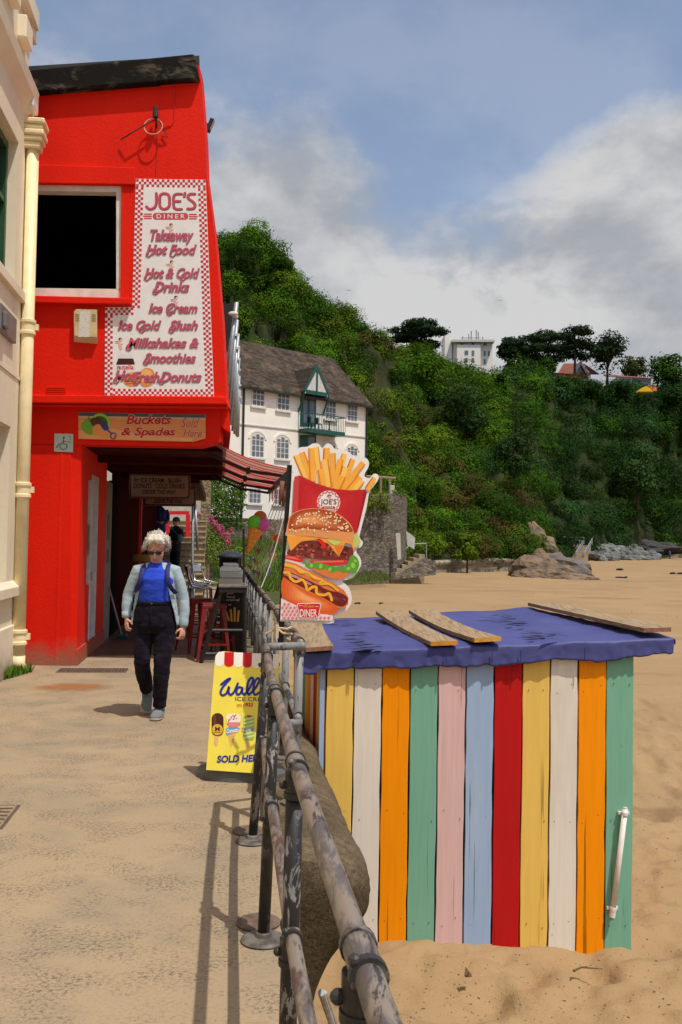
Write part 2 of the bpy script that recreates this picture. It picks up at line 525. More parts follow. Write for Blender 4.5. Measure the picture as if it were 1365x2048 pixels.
def mat_render(name, c, c2, bumps=0.4):           # roughcast painted wall
    t = NT(name); v = t.coords()
    t.color(t.mix(t.ramp(t.noise(t.coords((1, 1, 0.45)), 2.2, 6, 0.65), 0.35, 0.75), c, c2))
    geo = t.t.nodes.new('ShaderNodeNewGeometry'); sp = t.t.nodes.new('ShaderNodeSeparateXYZ'); t.L(geo.outputs['Position'], sp.inputs[0])
    dirt = t.ramp(t.math('ADD', sp.outputs['Z'], t.math('MULTIPLY', t.noise(v, 5, 6, 0.7), -0.5)), 0.10, -0.22, 0, 0.75)
    col = t.mix(dirt, t.mix(t.ramp(t.noise(t.coords((1, 1, 0.45)), 2.2, 6, 0.65), 0.35, 0.75), c, c2), (0.20, 0.14, 0.09, 1))
    strk = t.math('MULTIPLY', t.ramp(t.noise(t.coords((1, 1, 0.05)), 9, 6, 0.7), 0.58, 0.75), 0.22)
    t.color(t.mix(strk, col, tuple(q * 0.55 for q in c[:3]) + (1,)))
    t.set(rough=0.62, spec=0.14)
    h = t.math('ADD', t.math('MULTIPLY', t.noise(v, 26, 4, 0.6), 0.014), t.math('MULTIPLY', t.noise(v, 95, 2), 0.002))
    t.bump(h, bumps, 0.8)
    return t.mat
RED = mat_render('red_paint', (0.74, 0.014, 0.002, 1), (0.66, 0.011, 0.002, 1))
REDTRIM = M('red_gloss', (0.62, 0.016, 0.008), 0.4)
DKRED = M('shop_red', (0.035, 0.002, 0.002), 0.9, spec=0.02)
CREAM = mat_render('cream_paint', (0.76, 0.67, 0.50, 1), (0.68, 0.60, 0.45, 1), 0.25)
CREAMP = M('cream_pipe', (0.80, 0.67, 0.40), 0.45, (0.72, 0.60, 0.35), 8, bump=0.2)
STUCCO = M('pale_stucco', (0.56, 0.53, 0.46), 0.7, (0.50, 0.47, 0.40), 3, bump=0.2)
def mat_roofblack():
    t = NT('weathered_black'); v = t.coords((0.7, 1, 1.4))
    n = t.noise(v, 3.5, 8, 0.7, 0.6)
    c = t.mix(t.ramp(n, 0.50, 0.68, 0, 0.9), (0.010, 0.009, 0.008, 1), (0.12, 0.10, 0.075, 1))
    t.color(c); t.set(rough=0.85, spec=0.1); t.bump(n, 0.4, 0.02); return t.mat
BLACKROOF = mat_roofblack()
WHITEP = M('white_frame', (0.72, 0.68, 0.62), 0.45)
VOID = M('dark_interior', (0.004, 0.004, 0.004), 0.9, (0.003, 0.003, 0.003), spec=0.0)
BLACK = M('black_metal', (0.012, 0.012, 0.013), 0.45, (0.02, 0.02, 0.02))
GALV = M('galvanised_steel', (0.36, 0.38, 0.40), 0.45, (0.28, 0.30, 0.32), 12, metal=0.5)
GREENP = M('green_paint', (0.012, 0.085, 0.07), 0.45)
def mat_stone(name, c, c2, c3, sc=3.0, wet=None):
    t = NT(name); v = t.coords((1, 1, 2.1))
    w = t.mix(0.06, v, t.t.nodes.new('ShaderNodeTexNoise').outputs['Color'])
    cell = t.voro(w, sc, 'F1', 'Color'); edge = t.voro(w, sc, 'DISTANCE_TO_EDGE')
    sep = t.t.nodes.new('ShaderNodeSeparateColor'); t.L(cell, sep.inputs[0])
    col = t.mix(sep.outputs[0], c, c2)
    col = t.mix(t.ramp(t.noise(t.coords(), 1.2, 6, 0.65), 0.5, 0.75, 0, 0.7), col, c3)
    col = t.mix(t.ramp(edge, 0.0, 0.09, 0.85, 0), col, tuple(q * 0.35 for q in c[:3]) + (1,))
    t.color(col); t.set(rough=0.9, spec=0.2)
    t.bump(t.math('ADD', t.ramp(edge, 0, 0.12), t.noise(t.coords(), 14, 4)), 0.7, 0.05)
    return t.mat
STONE = mat_stone('rubble_stone', (0.23, 0.20, 0.16, 1), (0.085, 0.075, 0.065, 1), (0.27, 0.21, 0.13, 1), 3.4)
STEPM = M('step_stone', (0.36, 0.28, 0.17), 0.9, (0.25, 0.19, 0.115), 4, bump=0.4, bscale=20, bdist=0.02)
OLDCONC = M('old_concrete', (0.30, 0.265, 0.20), 0.9, (0.17, 0.145, 0.10), 1.6, stretch=(1, 1, 2.2), bump=0.4, bscale=18, bdist=0.02)
def mat_seawall():
    t = NT('mossy_sea_wall'); v = t.coords()
    n = t.noise(v, 4, 8, 0.75); g = t.noise(v, 60, 8, 0.9)
    c = t.mix(t.ramp(n, 0.42, 0.58), (0.27, 0.205, 0.13, 1), (0.16, 0.118, 0.07, 1))
    c = t.mix(t.ramp(g, 0.47, 0.54, 0, 0.6), c, (0.075, 0.056, 0.032, 1))
    geo = t.t.nodes.new('ShaderNodeNewGeometry'); sp = t.t.nodes.new('ShaderNodeSeparateXYZ'); t.L(geo.outputs['Position'], sp.inputs[0])
    k = t.noise(v, 13, 6, 0.75)
    c = t.mix(t.ramp(k, 0.52, 0.64, 0, 0.55), c, (0.085, 0.062, 0.034, 1)); c = t.mix(t.ramp(k, 0.44, 0.36, 0, 0.35), c, (0.34, 0.28, 0.20, 1))
    low = t.ramp(t.math('ADD', sp.outputs['Z'], t.math('MULTIPLY', n, 0.25)), 0.10, -0.14)
    c = t.mix(t.math('MULTIPLY', low, 0.8), c, t.mix(t.ramp(g, 0.42, 0.6), (0.115, 0.08, 0.034, 1), (0.03, 0.025, 0.013, 1)))
    t.color(c); t.set(rough=0.95, spec=0.15)
    t.bump(t.math('ADD', t.math('MULTIPLY', g, 0.016), t.math('MULTIPLY', k, 0.03)), 1.0, 1.0)
    return t.mat
SEAWALL = mat_seawall()

# ================================================================== ground
def beach_z(X, Y):
    X = np.asarray(X, float); Y = np.asarray(Y, float)
    t = np.clip((Y - 12) / 140, 0, 1) ** 0.8
    return -1.63 + 0.9 * t
def hut_dune(X, Y):                                # sand drifted against the kiosk's foot
    return 0.0
def make_beach():
    def axis(segs):
        out = []
        for a, b, st in segs: out += list(np.arange(a, b, st))
        return np.array(out + [segs[-1][1]])
    xs = axis([(-3000, -300, 300), (-300, -40, 20), (-40, -3, 1.5), (-3, 6.5, 0.045), (6.5, 40, 1.2), (40, 300, 12), (300, 3000, 300)])
    ys = axis([(-60, 2.0, 3), (2.0, 11.5, 0.055), (11.5, 30, 0.22), (30, 90, 1.0), (90, 300, 8), (300, 6000, 300)])
    X, Y = np.meshgrid(xs, ys)
    Z = beach_z(X, Y)
    near = np.clip((34 - Y) / 20, 0, 1) * np.clip((14 - np.abs(X - 2)) / 6, 0, 1)
    dim = np.maximum(fbm(X * 2.1, Y * 2.1, 3, 3) - 0.5, -0.3)
    foot = vnoise(X * 3.4 + 7, Y * 2.6, 9); foot = -np.clip(foot - 0.5, 0, 1) ** 1.1 * 0.30
    rip = fbm(X * 6, Y * 9, 21, 3) - 0.45
    lump = fbm(X * 4.6, Y * 4.2, 33, 3) - 0.46
    Z = Z + near * (dim * 0.10 + lump * 0.17 + foot * 0.8 + rip * 0.06)
    Z = Z + (1 - near) * 0.10 * (fbm(X * 0.2, Y * 0.12, 5, 3) - 0.45) * (Y < 140)
    # drift along the kiosk's front
    Z = Z + 0.05 * np.exp(-((Y - 7.68) / 0.10) ** 2) * np.clip(fbm(X * 2.3, Y * 0 + 3, 4, 3) * 2.2 - 0.6, -0.5, 1.2) * ((X > 0.1) & (X < 2.6))
    ny, nx = X.shape
    me = bpy.data.meshes.new('sand')
    V = np.stack([X, Y, Z], -1).reshape(-1, 3)
    i = np.arange(ny - 1)[:, None] * nx + np.arange(nx - 1)[None, :]
    F = np.stack([i, i + 1, i + 1 + nx, i + nx], -1).reshape(-1, 4)
    n = len(F)
    me.vertices.add(len(V)); me.loops.add(4 * n); me.polygons.add(n)
    me.vertices.foreach_set('co', V.ravel()); me.loops.foreach_set('vertex_index', F.ravel())
    me.polygons.foreach_set('loop_start', np.arange(0, 4 * n, 4)); me.polygons.foreach_set('loop_total', np.full(n, 4))
    me.polygons.foreach_set('use_smooth', np.ones(n, bool))
    me.materials.append(SAND); me.update()
    tag(link('sand', me), kind='structure')
make_beach()

b = MB(PROM)
b.poly([(-9, -6, 0), (0.335, -6, 0), (0.335, 13.0, 0), (0.335, 33, 0), (-9, 33, 0)])
tag(b.build('promenade', CONC, origin=(0, 0, 0)), kind='structure')
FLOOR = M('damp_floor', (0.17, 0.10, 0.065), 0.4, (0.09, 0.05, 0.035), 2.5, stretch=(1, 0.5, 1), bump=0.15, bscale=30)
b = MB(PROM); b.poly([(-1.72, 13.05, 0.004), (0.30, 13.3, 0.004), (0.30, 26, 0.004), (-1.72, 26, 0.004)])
tag(b.build('passage_floor', FLOOR, origin=(0, 0, 0.004)), kind='structure')

def make_sea_wall():
    prof = [(0.325, 0.0), (0.335, 0.006), (0.46, 0.010), (0.58, 0.004), (0.68, -0.022), (0.76, -0.075), (0.81, -0.14), (0.828, -0.22), (0.812, -0.30), (0.76, -0.385), (0.68, -0.46), (0.60, -0.57), (0.53, -0.75), (0.475, -1.0), (0.44, -1.35), (0.42, -1.95), (0.325, -1.95)]
    aa = [4.72, 4.74, 4.80, 4.90, 5.05, 5.25] + list(np.arange(5.4, 10, 0.1)) + list(np.arange(10, 12, 0.25)) + list(np.arange(12, 36, 1.0))
    prof = [p for p in prof[:2]] + curve_pts(prof[2:16], 3, False) + prof[16:]
    V = []; F = []; n = len(prof)
    for i, a in enumerate(aa):
        k = {0: 0.62, 1: 0.80, 2: 0.91, 3: 0.965, 4: 0.99}.get(i, 1.0)
        for j, (l, z) in enumerate(prof):
            w = 0.012 * ((float(fbm(a * 2.2, j * 0.3, 8, 4)) - 0.45) * 3 + (float(fbm(a * 7, j * 0.9, 18, 3)) - 0.45) * 1.6) * (1 if 6 < j < 40 else 0.1)
            V.append((0.325 + (l - 0.325) * k + w, a, z * (1.0 if z < -1 else (0.75 + 0.25 * k) if z < -0.05 else 1) + w * 0.5 - (0.02 * (1 - k) if 2 < j < 9 else 0)))
    for i in range(len(aa) - 1):
        for j in range(n):
            q = (j + 1) % n
            F.append((i * n + j, (i + 1) * n + j, (i + 1) * n + q, i * n + q))
    F.append(tuple(range(n)))
    b = MB(PROM); b.add(V, F)
    b.add([(0.2, -6, -1.95), (0.345, -6, -1.95), (0.345, -6, -0.004), (0.2, -6, -0.004), (0.2, 4.74, -1.95), (0.345, 4.74, -1.95), (0.345, 4.74, -0.004), (0.2, 4.74, -0.004)], [(3, 2, 6, 7), (1, 5, 6, 2), (4, 7, 6, 5)])
    o = b.build('sea_wall', SEAWALL, smooth=True)
    tag(o, 'weathered concrete sea wall with rounded mossy lip under the railing', 'wall')
    md = o.modifiers.new('edges', 'EDGE_SPLIT'); md.split_angle = rad(60)
make_sea_wall()

# ---- marks and fittings in the promenade floor
b = MB()
g0 = G(120, 1337); 
drain = thing('drain_grate', 'long narrow rusty slotted drain grate across the promenade by the red pillar', 'drain', G(185, 1342))
RUST = M('rusty_iron', (0.15, 0.10, 0.07), 0.8, (0.08, 0.055, 0.04), 25)
c0 = G(112, 1345); c1 = G(252, 1345); u = (c1 - c0); u.z = 0; Ld = u.length; u.normalize(); w = Vector((-u.y, u.x, 0))
b = MB(); fr = MB(); 
for k in range(20):
    p = c0 + u * (Ld * (k + 0.5) / 20)
    b.box(p + w * 0.14 + Vector((0, 0, 0.004)), (Ld / 20 * 0.45, 0.26, 0.010), Matrix.Rotation(math.atan2(u.y, u.x), 3, 'Z'))
for o_ in (0.0, 0.14, 0.28):
    fr.box(c0 + u * Ld / 2 + w * o_ + Vector((0, 0, 0.006)), (Ld, 0.02, 0.014), Matrix.Rotation(math.atan2(u.y, u.x), 3, 'Z'))
pit = MB(); pit.poly([c0 + Vector((0, 0, 0.003)), c1 + Vector((0, 0, 0.003)), c1 + w * 0.28 + Vector((0, 0, 0.003)), c0 + w * 0.28 + Vector((0, 0, 0.003))])
pit.build('pit', M('dark_pit', (0.03, 0.022, 0.015), 0.95), drain); b.build('bars', RUST, drain); fr.build('frame', RUST, drain)
mc = thing('manhole_cover', 'sandy square manhole cover set in the promenade at the left edge', 'manhole cover', G(5, 1634))
q = [G(-60, 1611), G(42, 1611), G(5, 1659), G(-110, 1659)]
b = MB(); b.prism([p + Vector((0, 0, 0.003)) for p in q], (0, 0, -0.02)); b.build('frame', M('iron_frame', (0.10, 0.075, 0.05), 0.8), mc)
ctr = sum(q, Vector()) / 4
b = MB(); b.prism([ctr + (p - ctr) * 0.88 + Vector((0, 0, 0.007)) for p in q], (0, 0, -0.01)); cov = b.build('cover', M('sandy_iron', (0.33, 0.25, 0.15), 0.9, (0.16, 0.12, 0.08), 30), mc)
b = MB()
for i in range(5):
    for j in range(5):
        p = q[0].lerp(q[1], 0.18 + 0.16 * i).lerp(q[3].lerp(q[2], 0.18 + 0.16 * i), 0.2 + 0.15 * j)
        b.box(p + Vector((0, 0, 0.009)), (0.055, 0.018, 0.006))
b.build('tread', RUST, cov)
# rust stain
t = NT('rust_stain'); v = t.coords()
n = t.noise(v, 3.0, 5); t.color((0.36, 0.12, 0.025, 1)); t.set(rough=0.8)
gr = t.t.nodes.new('ShaderNodeVectorMath'); gr.operation = 'LENGTH'; t.L(t.coords((2.0, 2.6, 1)), gr.inputs[0])
al = t.ramp(t.math('ADD', gr.outputs['Value'], t.math('MULTIPLY', t.math('SUBTRACT', n, 0.5), 0.9)), 1.0, 0.25, 0, 0.6)
t.set(alpha=al)
b = MB(); c = G(142, 1374, 0.004); b.poly([c + Vector(p) for p in ((-0.75, -0.6, 0), (0.6, -0.6, 0), (0.6, 0.6, 0), (-0.75, 0.6, 0))])
o = b.build('rust_stain', t.mat, origin=c); tag(o, kind='structure')

# ================================================================== cream building on the left
cb = thing('cream_building', 'cream painted building with green framed window and stepped ledges at left', 'building', Q(-2.3, 9, 0))
LW = -2.345
def CB(name, spans, mat, parent=cb, bevel=0.0):
    b = MB(PROM)
    for s_ in spans: b.span(s_[0:3], s_[3:6])
    return b.build(name, mat, parent, bevel=bevel)
AE = 11.40
CB('wall', [(-3.0, -5, 0, LW, 8.5, 9.5), (-3.0, 8.5, 0, LW, 10.98, 0.95), (-3.0, 8.5, 2.80, LW, 10.98, 4.42), (-3.0, 8.5, 6.02, LW, 10.98, 9.5), (-3.0, 10.98, 0, LW, AE, 7.55)], CREAM)
b = MB(PROM)
b.add([(LW, 2, 0.90), (LW + 0.075, 2, 0.90), (LW + 0.075, 2, 1.0), (LW, 2, 1.07), (LW, AE, 0.90), (LW + 0.075, AE, 0.90), (LW + 0.075, AE, 1.0), (LW, AE, 1.07)], [(0, 1, 2, 3), (7, 6, 5, 4), (1, 5, 6, 2), (3, 2, 6, 7), (0, 4, 5, 1)])
b.build('sill_course', CREAM, cb)
CB('plinth', [(LW - 0.01, -5, 0, LW + 0.03, AE + 0.005, 0.56)], CREAM, bevel=0.008)
CB('string_course', [(LW - 0.01, -5, 4.28, LW + 0.055, AE + 0.006, 4.40)], CREAM, bevel=0.01)
CB('string_course', [(LW - 0.01, -5, 3.38, LW + 0.012, AE + 0.004, 3.42)], CREAM)
b = MB(PROM)
b.add([(LW, -5, 6.50), (LW + 0.11, -5, 6.66), (LW + 0.13, -5, 6.78), (LW, -5, 6.82), (LW, AE, 6.50), (LW + 0.11, AE, 6.66), (LW + 0.13, AE, 6.78), (LW, AE, 6.82)], [(0, 1, 2, 3), (7, 6, 5, 4), (0, 4, 5, 1), (1, 5, 6, 2), (2, 6, 7, 3)])
b.build('cornice', CREAM, cb)
CB('parapet_block', [(LW - 0.01, 9.9, 7.25, LW + 0.10, 10.45, 7.52)], CREAM, bevel=0.015)
CB('parapet_block', [(LW - 0.01, 10.75, 7.12, LW + 0.10, 11.1, 7.38)], CREAM, bevel=0.015)
CB('parapet_block', [(LW - 0.01, 10.72, 7.55, LW + 0.10, 11.44, 7.78)], CREAM, bevel=0.015)
CB('parapet_block', [(LW + 0.01, 11.30, 7.42, LW + 0.06, 11.52, 7.70)], CREAM, bevel=0.015)
CB('window_reveal', [(-2.7, 8.5, 4.42, LW - 0.16, 8.6, 6.02)], CREAM)
wn = CB('window', [(-2.54, 10.90, 4.46, -2.455, 10.976, 6.0), (-2.54, 8.6, 4.46, -2.455, 10.90, 4.54), (-2.54, 8.6, 5.92, -2.455, 10.90, 6.0), (-2.54, 8.6, 5.30, -2.465, 10.90, 5.36), (-2.535, 9.9, 4.54, -2.475, 9.95, 5.92)], M('dark_green_frame', (0.02, 0.075, 0.03), 0.4))
CB('pane', [(-2.52, 8.6, 4.5, -2.51, 10.92, 5.96)], M('window_glass', (0.02, 0.025, 0.03), 0.08, spec=0.6), wn)
wn = CB('window', [(-2.66, 8.5, 0.97, -2.56, 10.95, 1.05), (-2.66, 8.5, 2.7, -2.56, 10.95, 2.78), (-2.66, 10.88, 1.05, -2.56, 10.97, 2.7)], CREAM)
CB('pane', [(-2.63, 8.5, 1.0, -2.62, 10.92, 2.74)], MATS['window_glass'], wn)
# lamp and white alarm box on the cream wall
lt = MB(PROM); lt.span((LW - 0.01, 10.15, 3.72), (LW + 0.05, 10.92, 4.0)); lt.span((LW + 0.05, 10.2, 3.76), (LW + 0.09, 10.38, 3.92))
tag(lt.build('wall_lamp', M('lamp_grey', (0.16, 0.16, 0.16), 0.4), bevel=0.012), 'small grey wall lamp on the cream building beside the downpipe', 'lamp')
al = thing('alarm_box', 'small white box with dangling cable high on the cream parapet', 'alarm box', Q(LW + 0.08, 11.3, 6.6))
b = MB(PROM); b.span((LW + 0.0, 11.2, 6.55), (LW + 0.11, 11.48, 6.85)); b.build('case', M('white_plastic', (0.75, 0.73, 0.70), 0.35), al, bevel=0.02)
b = MB(PROM); b.tube([(LW + 0.06, 11.4, 6.56), (LW + 0.07, 11.4, 6.5), (LW + 0.05, 11.46, 6.4), (LW + 0.03, 11.38, 6.33), (LW + 0.01, 11.38, 6.3)], 0.008, 6); b.build('cable', MATS['white_plastic'], al)
# downpipe with hopper, standing against the end of the cream wall
dp = thing('downpipe', 'cream cast iron downpipe with moulded hopper head between cream and red walls', 'drainpipe', Q(LW + 0.06, AE + 0.05, 0.2))
b = MB(PROM); pc = (LW + 0.075, AE - 0.02)
b.tube([(pc[0], pc[1], 0.16), (pc[0], pc[1], 6.12)], 0.073, 18); b.build('pipe', CREAMP, dp, smooth=True)
for z in (0.42, 2.12, 4.02):
    b = MB(PROM); b.lathe((pc[0], pc[1], z), [(0.075, -0.10), (0.092, -0.09), (0.092, -0.06), (0.08, -0.05), (0.08, 0.03), (0.094, 0.045), (0.094, 0.075), (0.075, 0.085)], 18)
    b.box((pc[0], pc[1] + 0.02, z), (0.24, 0.05, 0.07)); b.build('collar', CREAMP, dp, smooth=False)
b = MB(PROM); b.tube([(pc[0], pc[1], 0.20), (pc[0] + 0.0, pc[1] + 0.0, 0.10), (pc[0] + 0.03, pc[1] + 0.03, 0.03)], 0.078, 16); b.build('shoe', CREAMP, dp, smooth=True)
b = MB(PROM)
for z0, z1, e in ((6.10, 6.18, 0.10), (6.18, 6.24, 0.125), (6.24, 6.31, 0.145), (6.31, 6.37, 0.135), (6.37, 6.44, 0.155)):
    b.span((pc[0] - e, pc[1] - e, z0), (pc[0] + e, pc[1] + e, z1))
b.build('hopper', CREAMP, dp, bevel=0.02)

# ================================================================== the red diner
YF = 11.54                                          # face of the upper storey
YL = 11.70                                          # face of the ground floor
rb = thing('red_diner_building', 'red painted diner with overhanging upper storey and open passage below', 'building', (-2.2, 11.7, 0))
XR = [(120, 398), (150, 400), (165, 403), (270, 411), (346, 413.5), (478, 431), (640, 445), (795, 453), (812, 456)]
def xr(y):
    for (a, p), (c, q) in zip(XR, XR[1:]):
        if a <= y <= c: return p + (q - p) * (y - a) / (c - a)
    return 456
f_ = lambda x, y, Y=YF: P(x, y, Y)
DPT = Vector((0, 0.28, 0))
b = MB()
right = lambda y0, y1: [(xr(y), y) for y in [y0] + [q for q, _ in XR if y0 < q < y1] + [y1]]
b.prism([f_(-80, 160)] + [f_(*p) for p in right(130, 371)] + [f_(243, 371), f_(-80, 366)], DPT)
b.prism([f_(243, 371)] + [f_(*p) for p in right(371, 597)] + [f_(241, 597)], DPT)
b.prism([f_(-80, 590), f_(241, 597)] + [f_(*p) for p in right(597, 812)] + [f_(-80, 806)], DPT)
b.build('front_wall', RED, rb)
DD = Vector((-math.sin(PA), math.cos(PA), 0))
b = MB(); ys_ = [130, 165, 270, 346, 478, 640, 795, 812]
for y0, y1 in zip(ys_, ys_[1:]):
    a, c = f_(xr(y0), y0) + DPT, f_(xr(y1), y1) + DPT
    b.poly([a, c, c + DD * 6.3, a + DD * 6.3])
b.build('side_wall', RED, rb)
b = MB(); a, c = f_(xr(130), 130), f_(-80, 160)
b.prism([a, c, c + DD * 6.4, a + DD * 6.4], (0, 0, 0.12)); 
e0, e1 = f_(456, 812) + DD * 6.3, f_(-80, 806) + DD * 6.3
b.prism([e0, e1, c + DD * 6.3, a + DD * 6.3], DD * 0.1)
b.build('roof', M('flat_roof', (0.05, 0.05, 0.05), 0.9), rb)
b = MB(); YB = YF - 0.112
b.prism([f_(-80, 153, YB), f_(381, 107.5, YB), f_(388, 107, YB), f_(391.5, 116, YB), f_(398.5, 157, YB), f_(-80, 196, YB)], (0, 0.16, 0))
q = f_(398.5, 157, YB); q2 = f_(391, 110, YB)
b.prism([q + Vector((0, 0.162, 0)), q2 + Vector((0, 0.162, 0)), q2 + DD * 6.4 + Vector((0.05, 0, 0)), q + DD * 6.4 + Vector((0.05, 0, 0))], (-0.12, 0, 0))
b.build('parapet', BLACKROOF, rb, bevel=0.02)
# flat bands above and below the window
b = MB(); b.prism([f_(-80, 326), f_(272, 337), f_(272, 371), f_(-80, 366)], (0, -0.035, 0)); b.build('lintel', RED, rb, bevel=0.008)
b = MB(); b.prism([f_(-80, 591), f_(266, 600), f_(265, 613), f_(-80, 606)], (0, -0.10, 0)); b.build('window_ledge', RED, rb, bevel=0.01)
wn = MB()
fr = [(-80, 367, 243, 384), (233, 384, 243, 580), (-80, 578, 241, 596)]
for x0, y0, x1, y1 in fr:
    wn.prism([f_(x0, y0 + (0 if x0 > 0 else -4), YF + 0.03), f_(x1, y0 + (4 if y0 < 400 and x0 < 0 else 0), YF + 0.03), f_(x1, y1, YF + 0.03), f_(x0, y1 - (0 if x0 > 0 else 5), YF + 0.03)], (0, 0.14, 0))
wno = wn.build('window', WHITEP, rb)
b = MB()                                            # room behind the open window, its darkness put into a near-black colour
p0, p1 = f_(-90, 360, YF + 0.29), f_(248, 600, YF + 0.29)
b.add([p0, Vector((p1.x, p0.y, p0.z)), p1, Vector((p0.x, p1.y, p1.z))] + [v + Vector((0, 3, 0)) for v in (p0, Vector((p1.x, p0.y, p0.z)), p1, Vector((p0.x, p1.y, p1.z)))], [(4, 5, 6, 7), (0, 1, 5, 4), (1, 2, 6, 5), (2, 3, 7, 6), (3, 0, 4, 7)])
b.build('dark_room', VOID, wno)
# projecting lip under the upper storey, and the ground-floor beam
b = MB(); b.prism([f_(-80, 789), f_(454, 794), f_(457, 810), f_(-80, 806)], (0, -0.05, 0)); b.build('ledge', RED, rb, bevel=0.012)
zc = P(300, 891, YL).z
b = MB()
b.prism([P(-80, 812, YF + 0.001), P(456, 818, YF + 0.001), P(456, 818, YF + 0.3), P(-80, 812, YF + 0.3)], (0, 0, 0.03))
b.prism([P(-80, 800, YL), P(441, 805, YL), P(441, 884, YL), P(398, 893, YL), P(147, 889, YL), P(-80, 885, YL)], (0, 0.30, 0)); 
b.build('beam', RED, rb)
b = MB(); b.prism([P(441, 812, YL + 0.02), P(458, 812, YL + 0.02), P(462, 866, YL + 0.02), P(441, 852, YL + 0.02)], DD * 5.8); b.build('side_beam', RED, rb)
b = MB(); lc = [P(143, 890, YL), P(-80, 886, YL), P(-80, 1330, YL), P(143, 1332, YL)]
pq = toQ(G(142, 1332)); l_in = -1.715
b.prism(lc, (0, 0.4, 0))
b.build('lower_wall', RED, rb)
def passage(a0, a1, z0=0, z1=None, th=0.25, l=l_in, mat=RED, name='passage_wall', parent=rb):
    b = MB(PROM); b.span((l - th, a0, z0), (l, a1, z1 or zc)); return b.build(name, mat, parent)
a0 = toQ(G(143, 1332))[1] + 0.02
passage(a0, 12.75); passage(13.72, 14.75); passage(12.75, 13.72, 2.42, zc)
passage(12.75, 13.05, 0, 0.95); passage(12.75, 13.05, 2.35, 2.42)
b = MB(PROM); b.span((l_in, a0 - 0.005, 0), (l_in + 0.02, 14.75, 0.20)); b.build('skirting', RED, rb)
# glass-brick slot window and the white-framed door in the passage wall
b = MB(PROM); b.span((l_in - 0.14, 12.75, 0.95), (l_in - 0.10, 13.05, 2.35)); sl = b.build('slot_window', M('glass_brick', (0.16, 0.12, 0.10), 0.15, (0.08, 0.06, 0.05), 8), rb)
b = MB(PROM)
for k in range(7): b.span((l_in - 0.10, 12.75, 0.95 + 0.2 * k + 0.18), (l_in - 0.085, 13.05, 0.95 + 0.2 * k + 0.2))
b.build('bars', DKRED, sl)
dr = MB(PROM)
dr.span((l_in - 0.16, 13.05, 0.08), (l_in + 0.01, 13.12, 2.42)); dr.span((l_in - 0.16, 13.64, 0.08), (l_in + 0.01, 13.72, 2.42)); dr.span((l_in - 0.16, 13.12, 2.34), (l_in + 0.01, 13.64, 2.42)); dr.span((l_in - 0.16, 13.12, 0.08), (l_in + 0.01, 13.64, 0.2))
dro = dr.build('door', M('upvc_white', (0.70, 0.68, 0.66), 0.3), rb)
b = MB(PROM); b.span((l_in - 0.10, 13.12, 0.2), (l_in - 0.06, 13.64, 2.34)); b.build('pane', M('door_glass', (0.30, 0.30, 0.33), 0.1, spec=0.6), dro)
b = MB(PROM); b.span((l_in - 0.02, 13.08, 1.0), (l_in + 0.035, 13.11, 1.12)); b.build('handle', GALV, dro)
b = MB(PROM); b.span((l_in - 0.005, 12.95, 1.35), (l_in + 0.006, 13.04, 1.75)); b.build('notice', M('paper_notice', (0.5, 0.42, 0.28), 0.8), rb)
# shop recess beyond, and the dark red shop front
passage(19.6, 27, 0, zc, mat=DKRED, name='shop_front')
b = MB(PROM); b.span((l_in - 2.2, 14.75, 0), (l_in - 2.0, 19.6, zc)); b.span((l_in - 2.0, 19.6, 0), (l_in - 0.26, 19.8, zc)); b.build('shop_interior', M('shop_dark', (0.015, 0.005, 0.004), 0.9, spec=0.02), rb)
b = MB(PROM); b.span((l_in - 0.05, 14.76, 0), (l_in + 0.0, 15.55, 2.45)); b.build('white_panel', M('dull_white_panel', (0.26, 0.23, 0.21), 0.7, spec=0.1), rb)
b = MB(PROM); b.span((l_in - 0.03, 14.95, 1.55), (l_in + 0.006, 15.25, 1.95)); b.span((l_in - 0.03, 15.0, 1.2), (l_in + 0.006, 15.2, 1.4)); b.build('poster', M('dark_poster', (0.05, 0.04, 0.04), 0.5), rb)
b = MB(PROM); b.span((l_in - 0.06, 15.55, 0), (l_in + 0.012, 16.3, 2.5)); b.build('black_shutter', M('shutter_black', (0.006, 0.005, 0.005), 0.9, spec=0.02), rb)
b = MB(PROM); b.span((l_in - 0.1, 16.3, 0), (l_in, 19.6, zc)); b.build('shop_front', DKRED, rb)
for a in (20.6, 26.9):
    b = MB(PROM); b.span((l_in, a, 0), (l_in + 0.06, a + 0.12, zc)); b.build('door_post', REDTRIM, rb)
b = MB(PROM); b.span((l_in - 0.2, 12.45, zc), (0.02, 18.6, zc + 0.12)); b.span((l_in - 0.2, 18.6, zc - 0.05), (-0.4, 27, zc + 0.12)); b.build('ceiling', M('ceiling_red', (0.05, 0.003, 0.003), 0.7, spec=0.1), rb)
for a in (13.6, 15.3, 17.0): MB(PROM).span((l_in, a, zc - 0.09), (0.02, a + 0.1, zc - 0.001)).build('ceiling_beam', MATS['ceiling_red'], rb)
# vent
b = MB(); 
for k in range(4): b.prism([f_(95, 774 + k * 4), f_(132, 775 + k * 4), f_(132, 777.4 + k * 4), f_(95, 776.4 + k * 4)], (0, -0.02, 0))
b.build('air_vent', RED, rb)

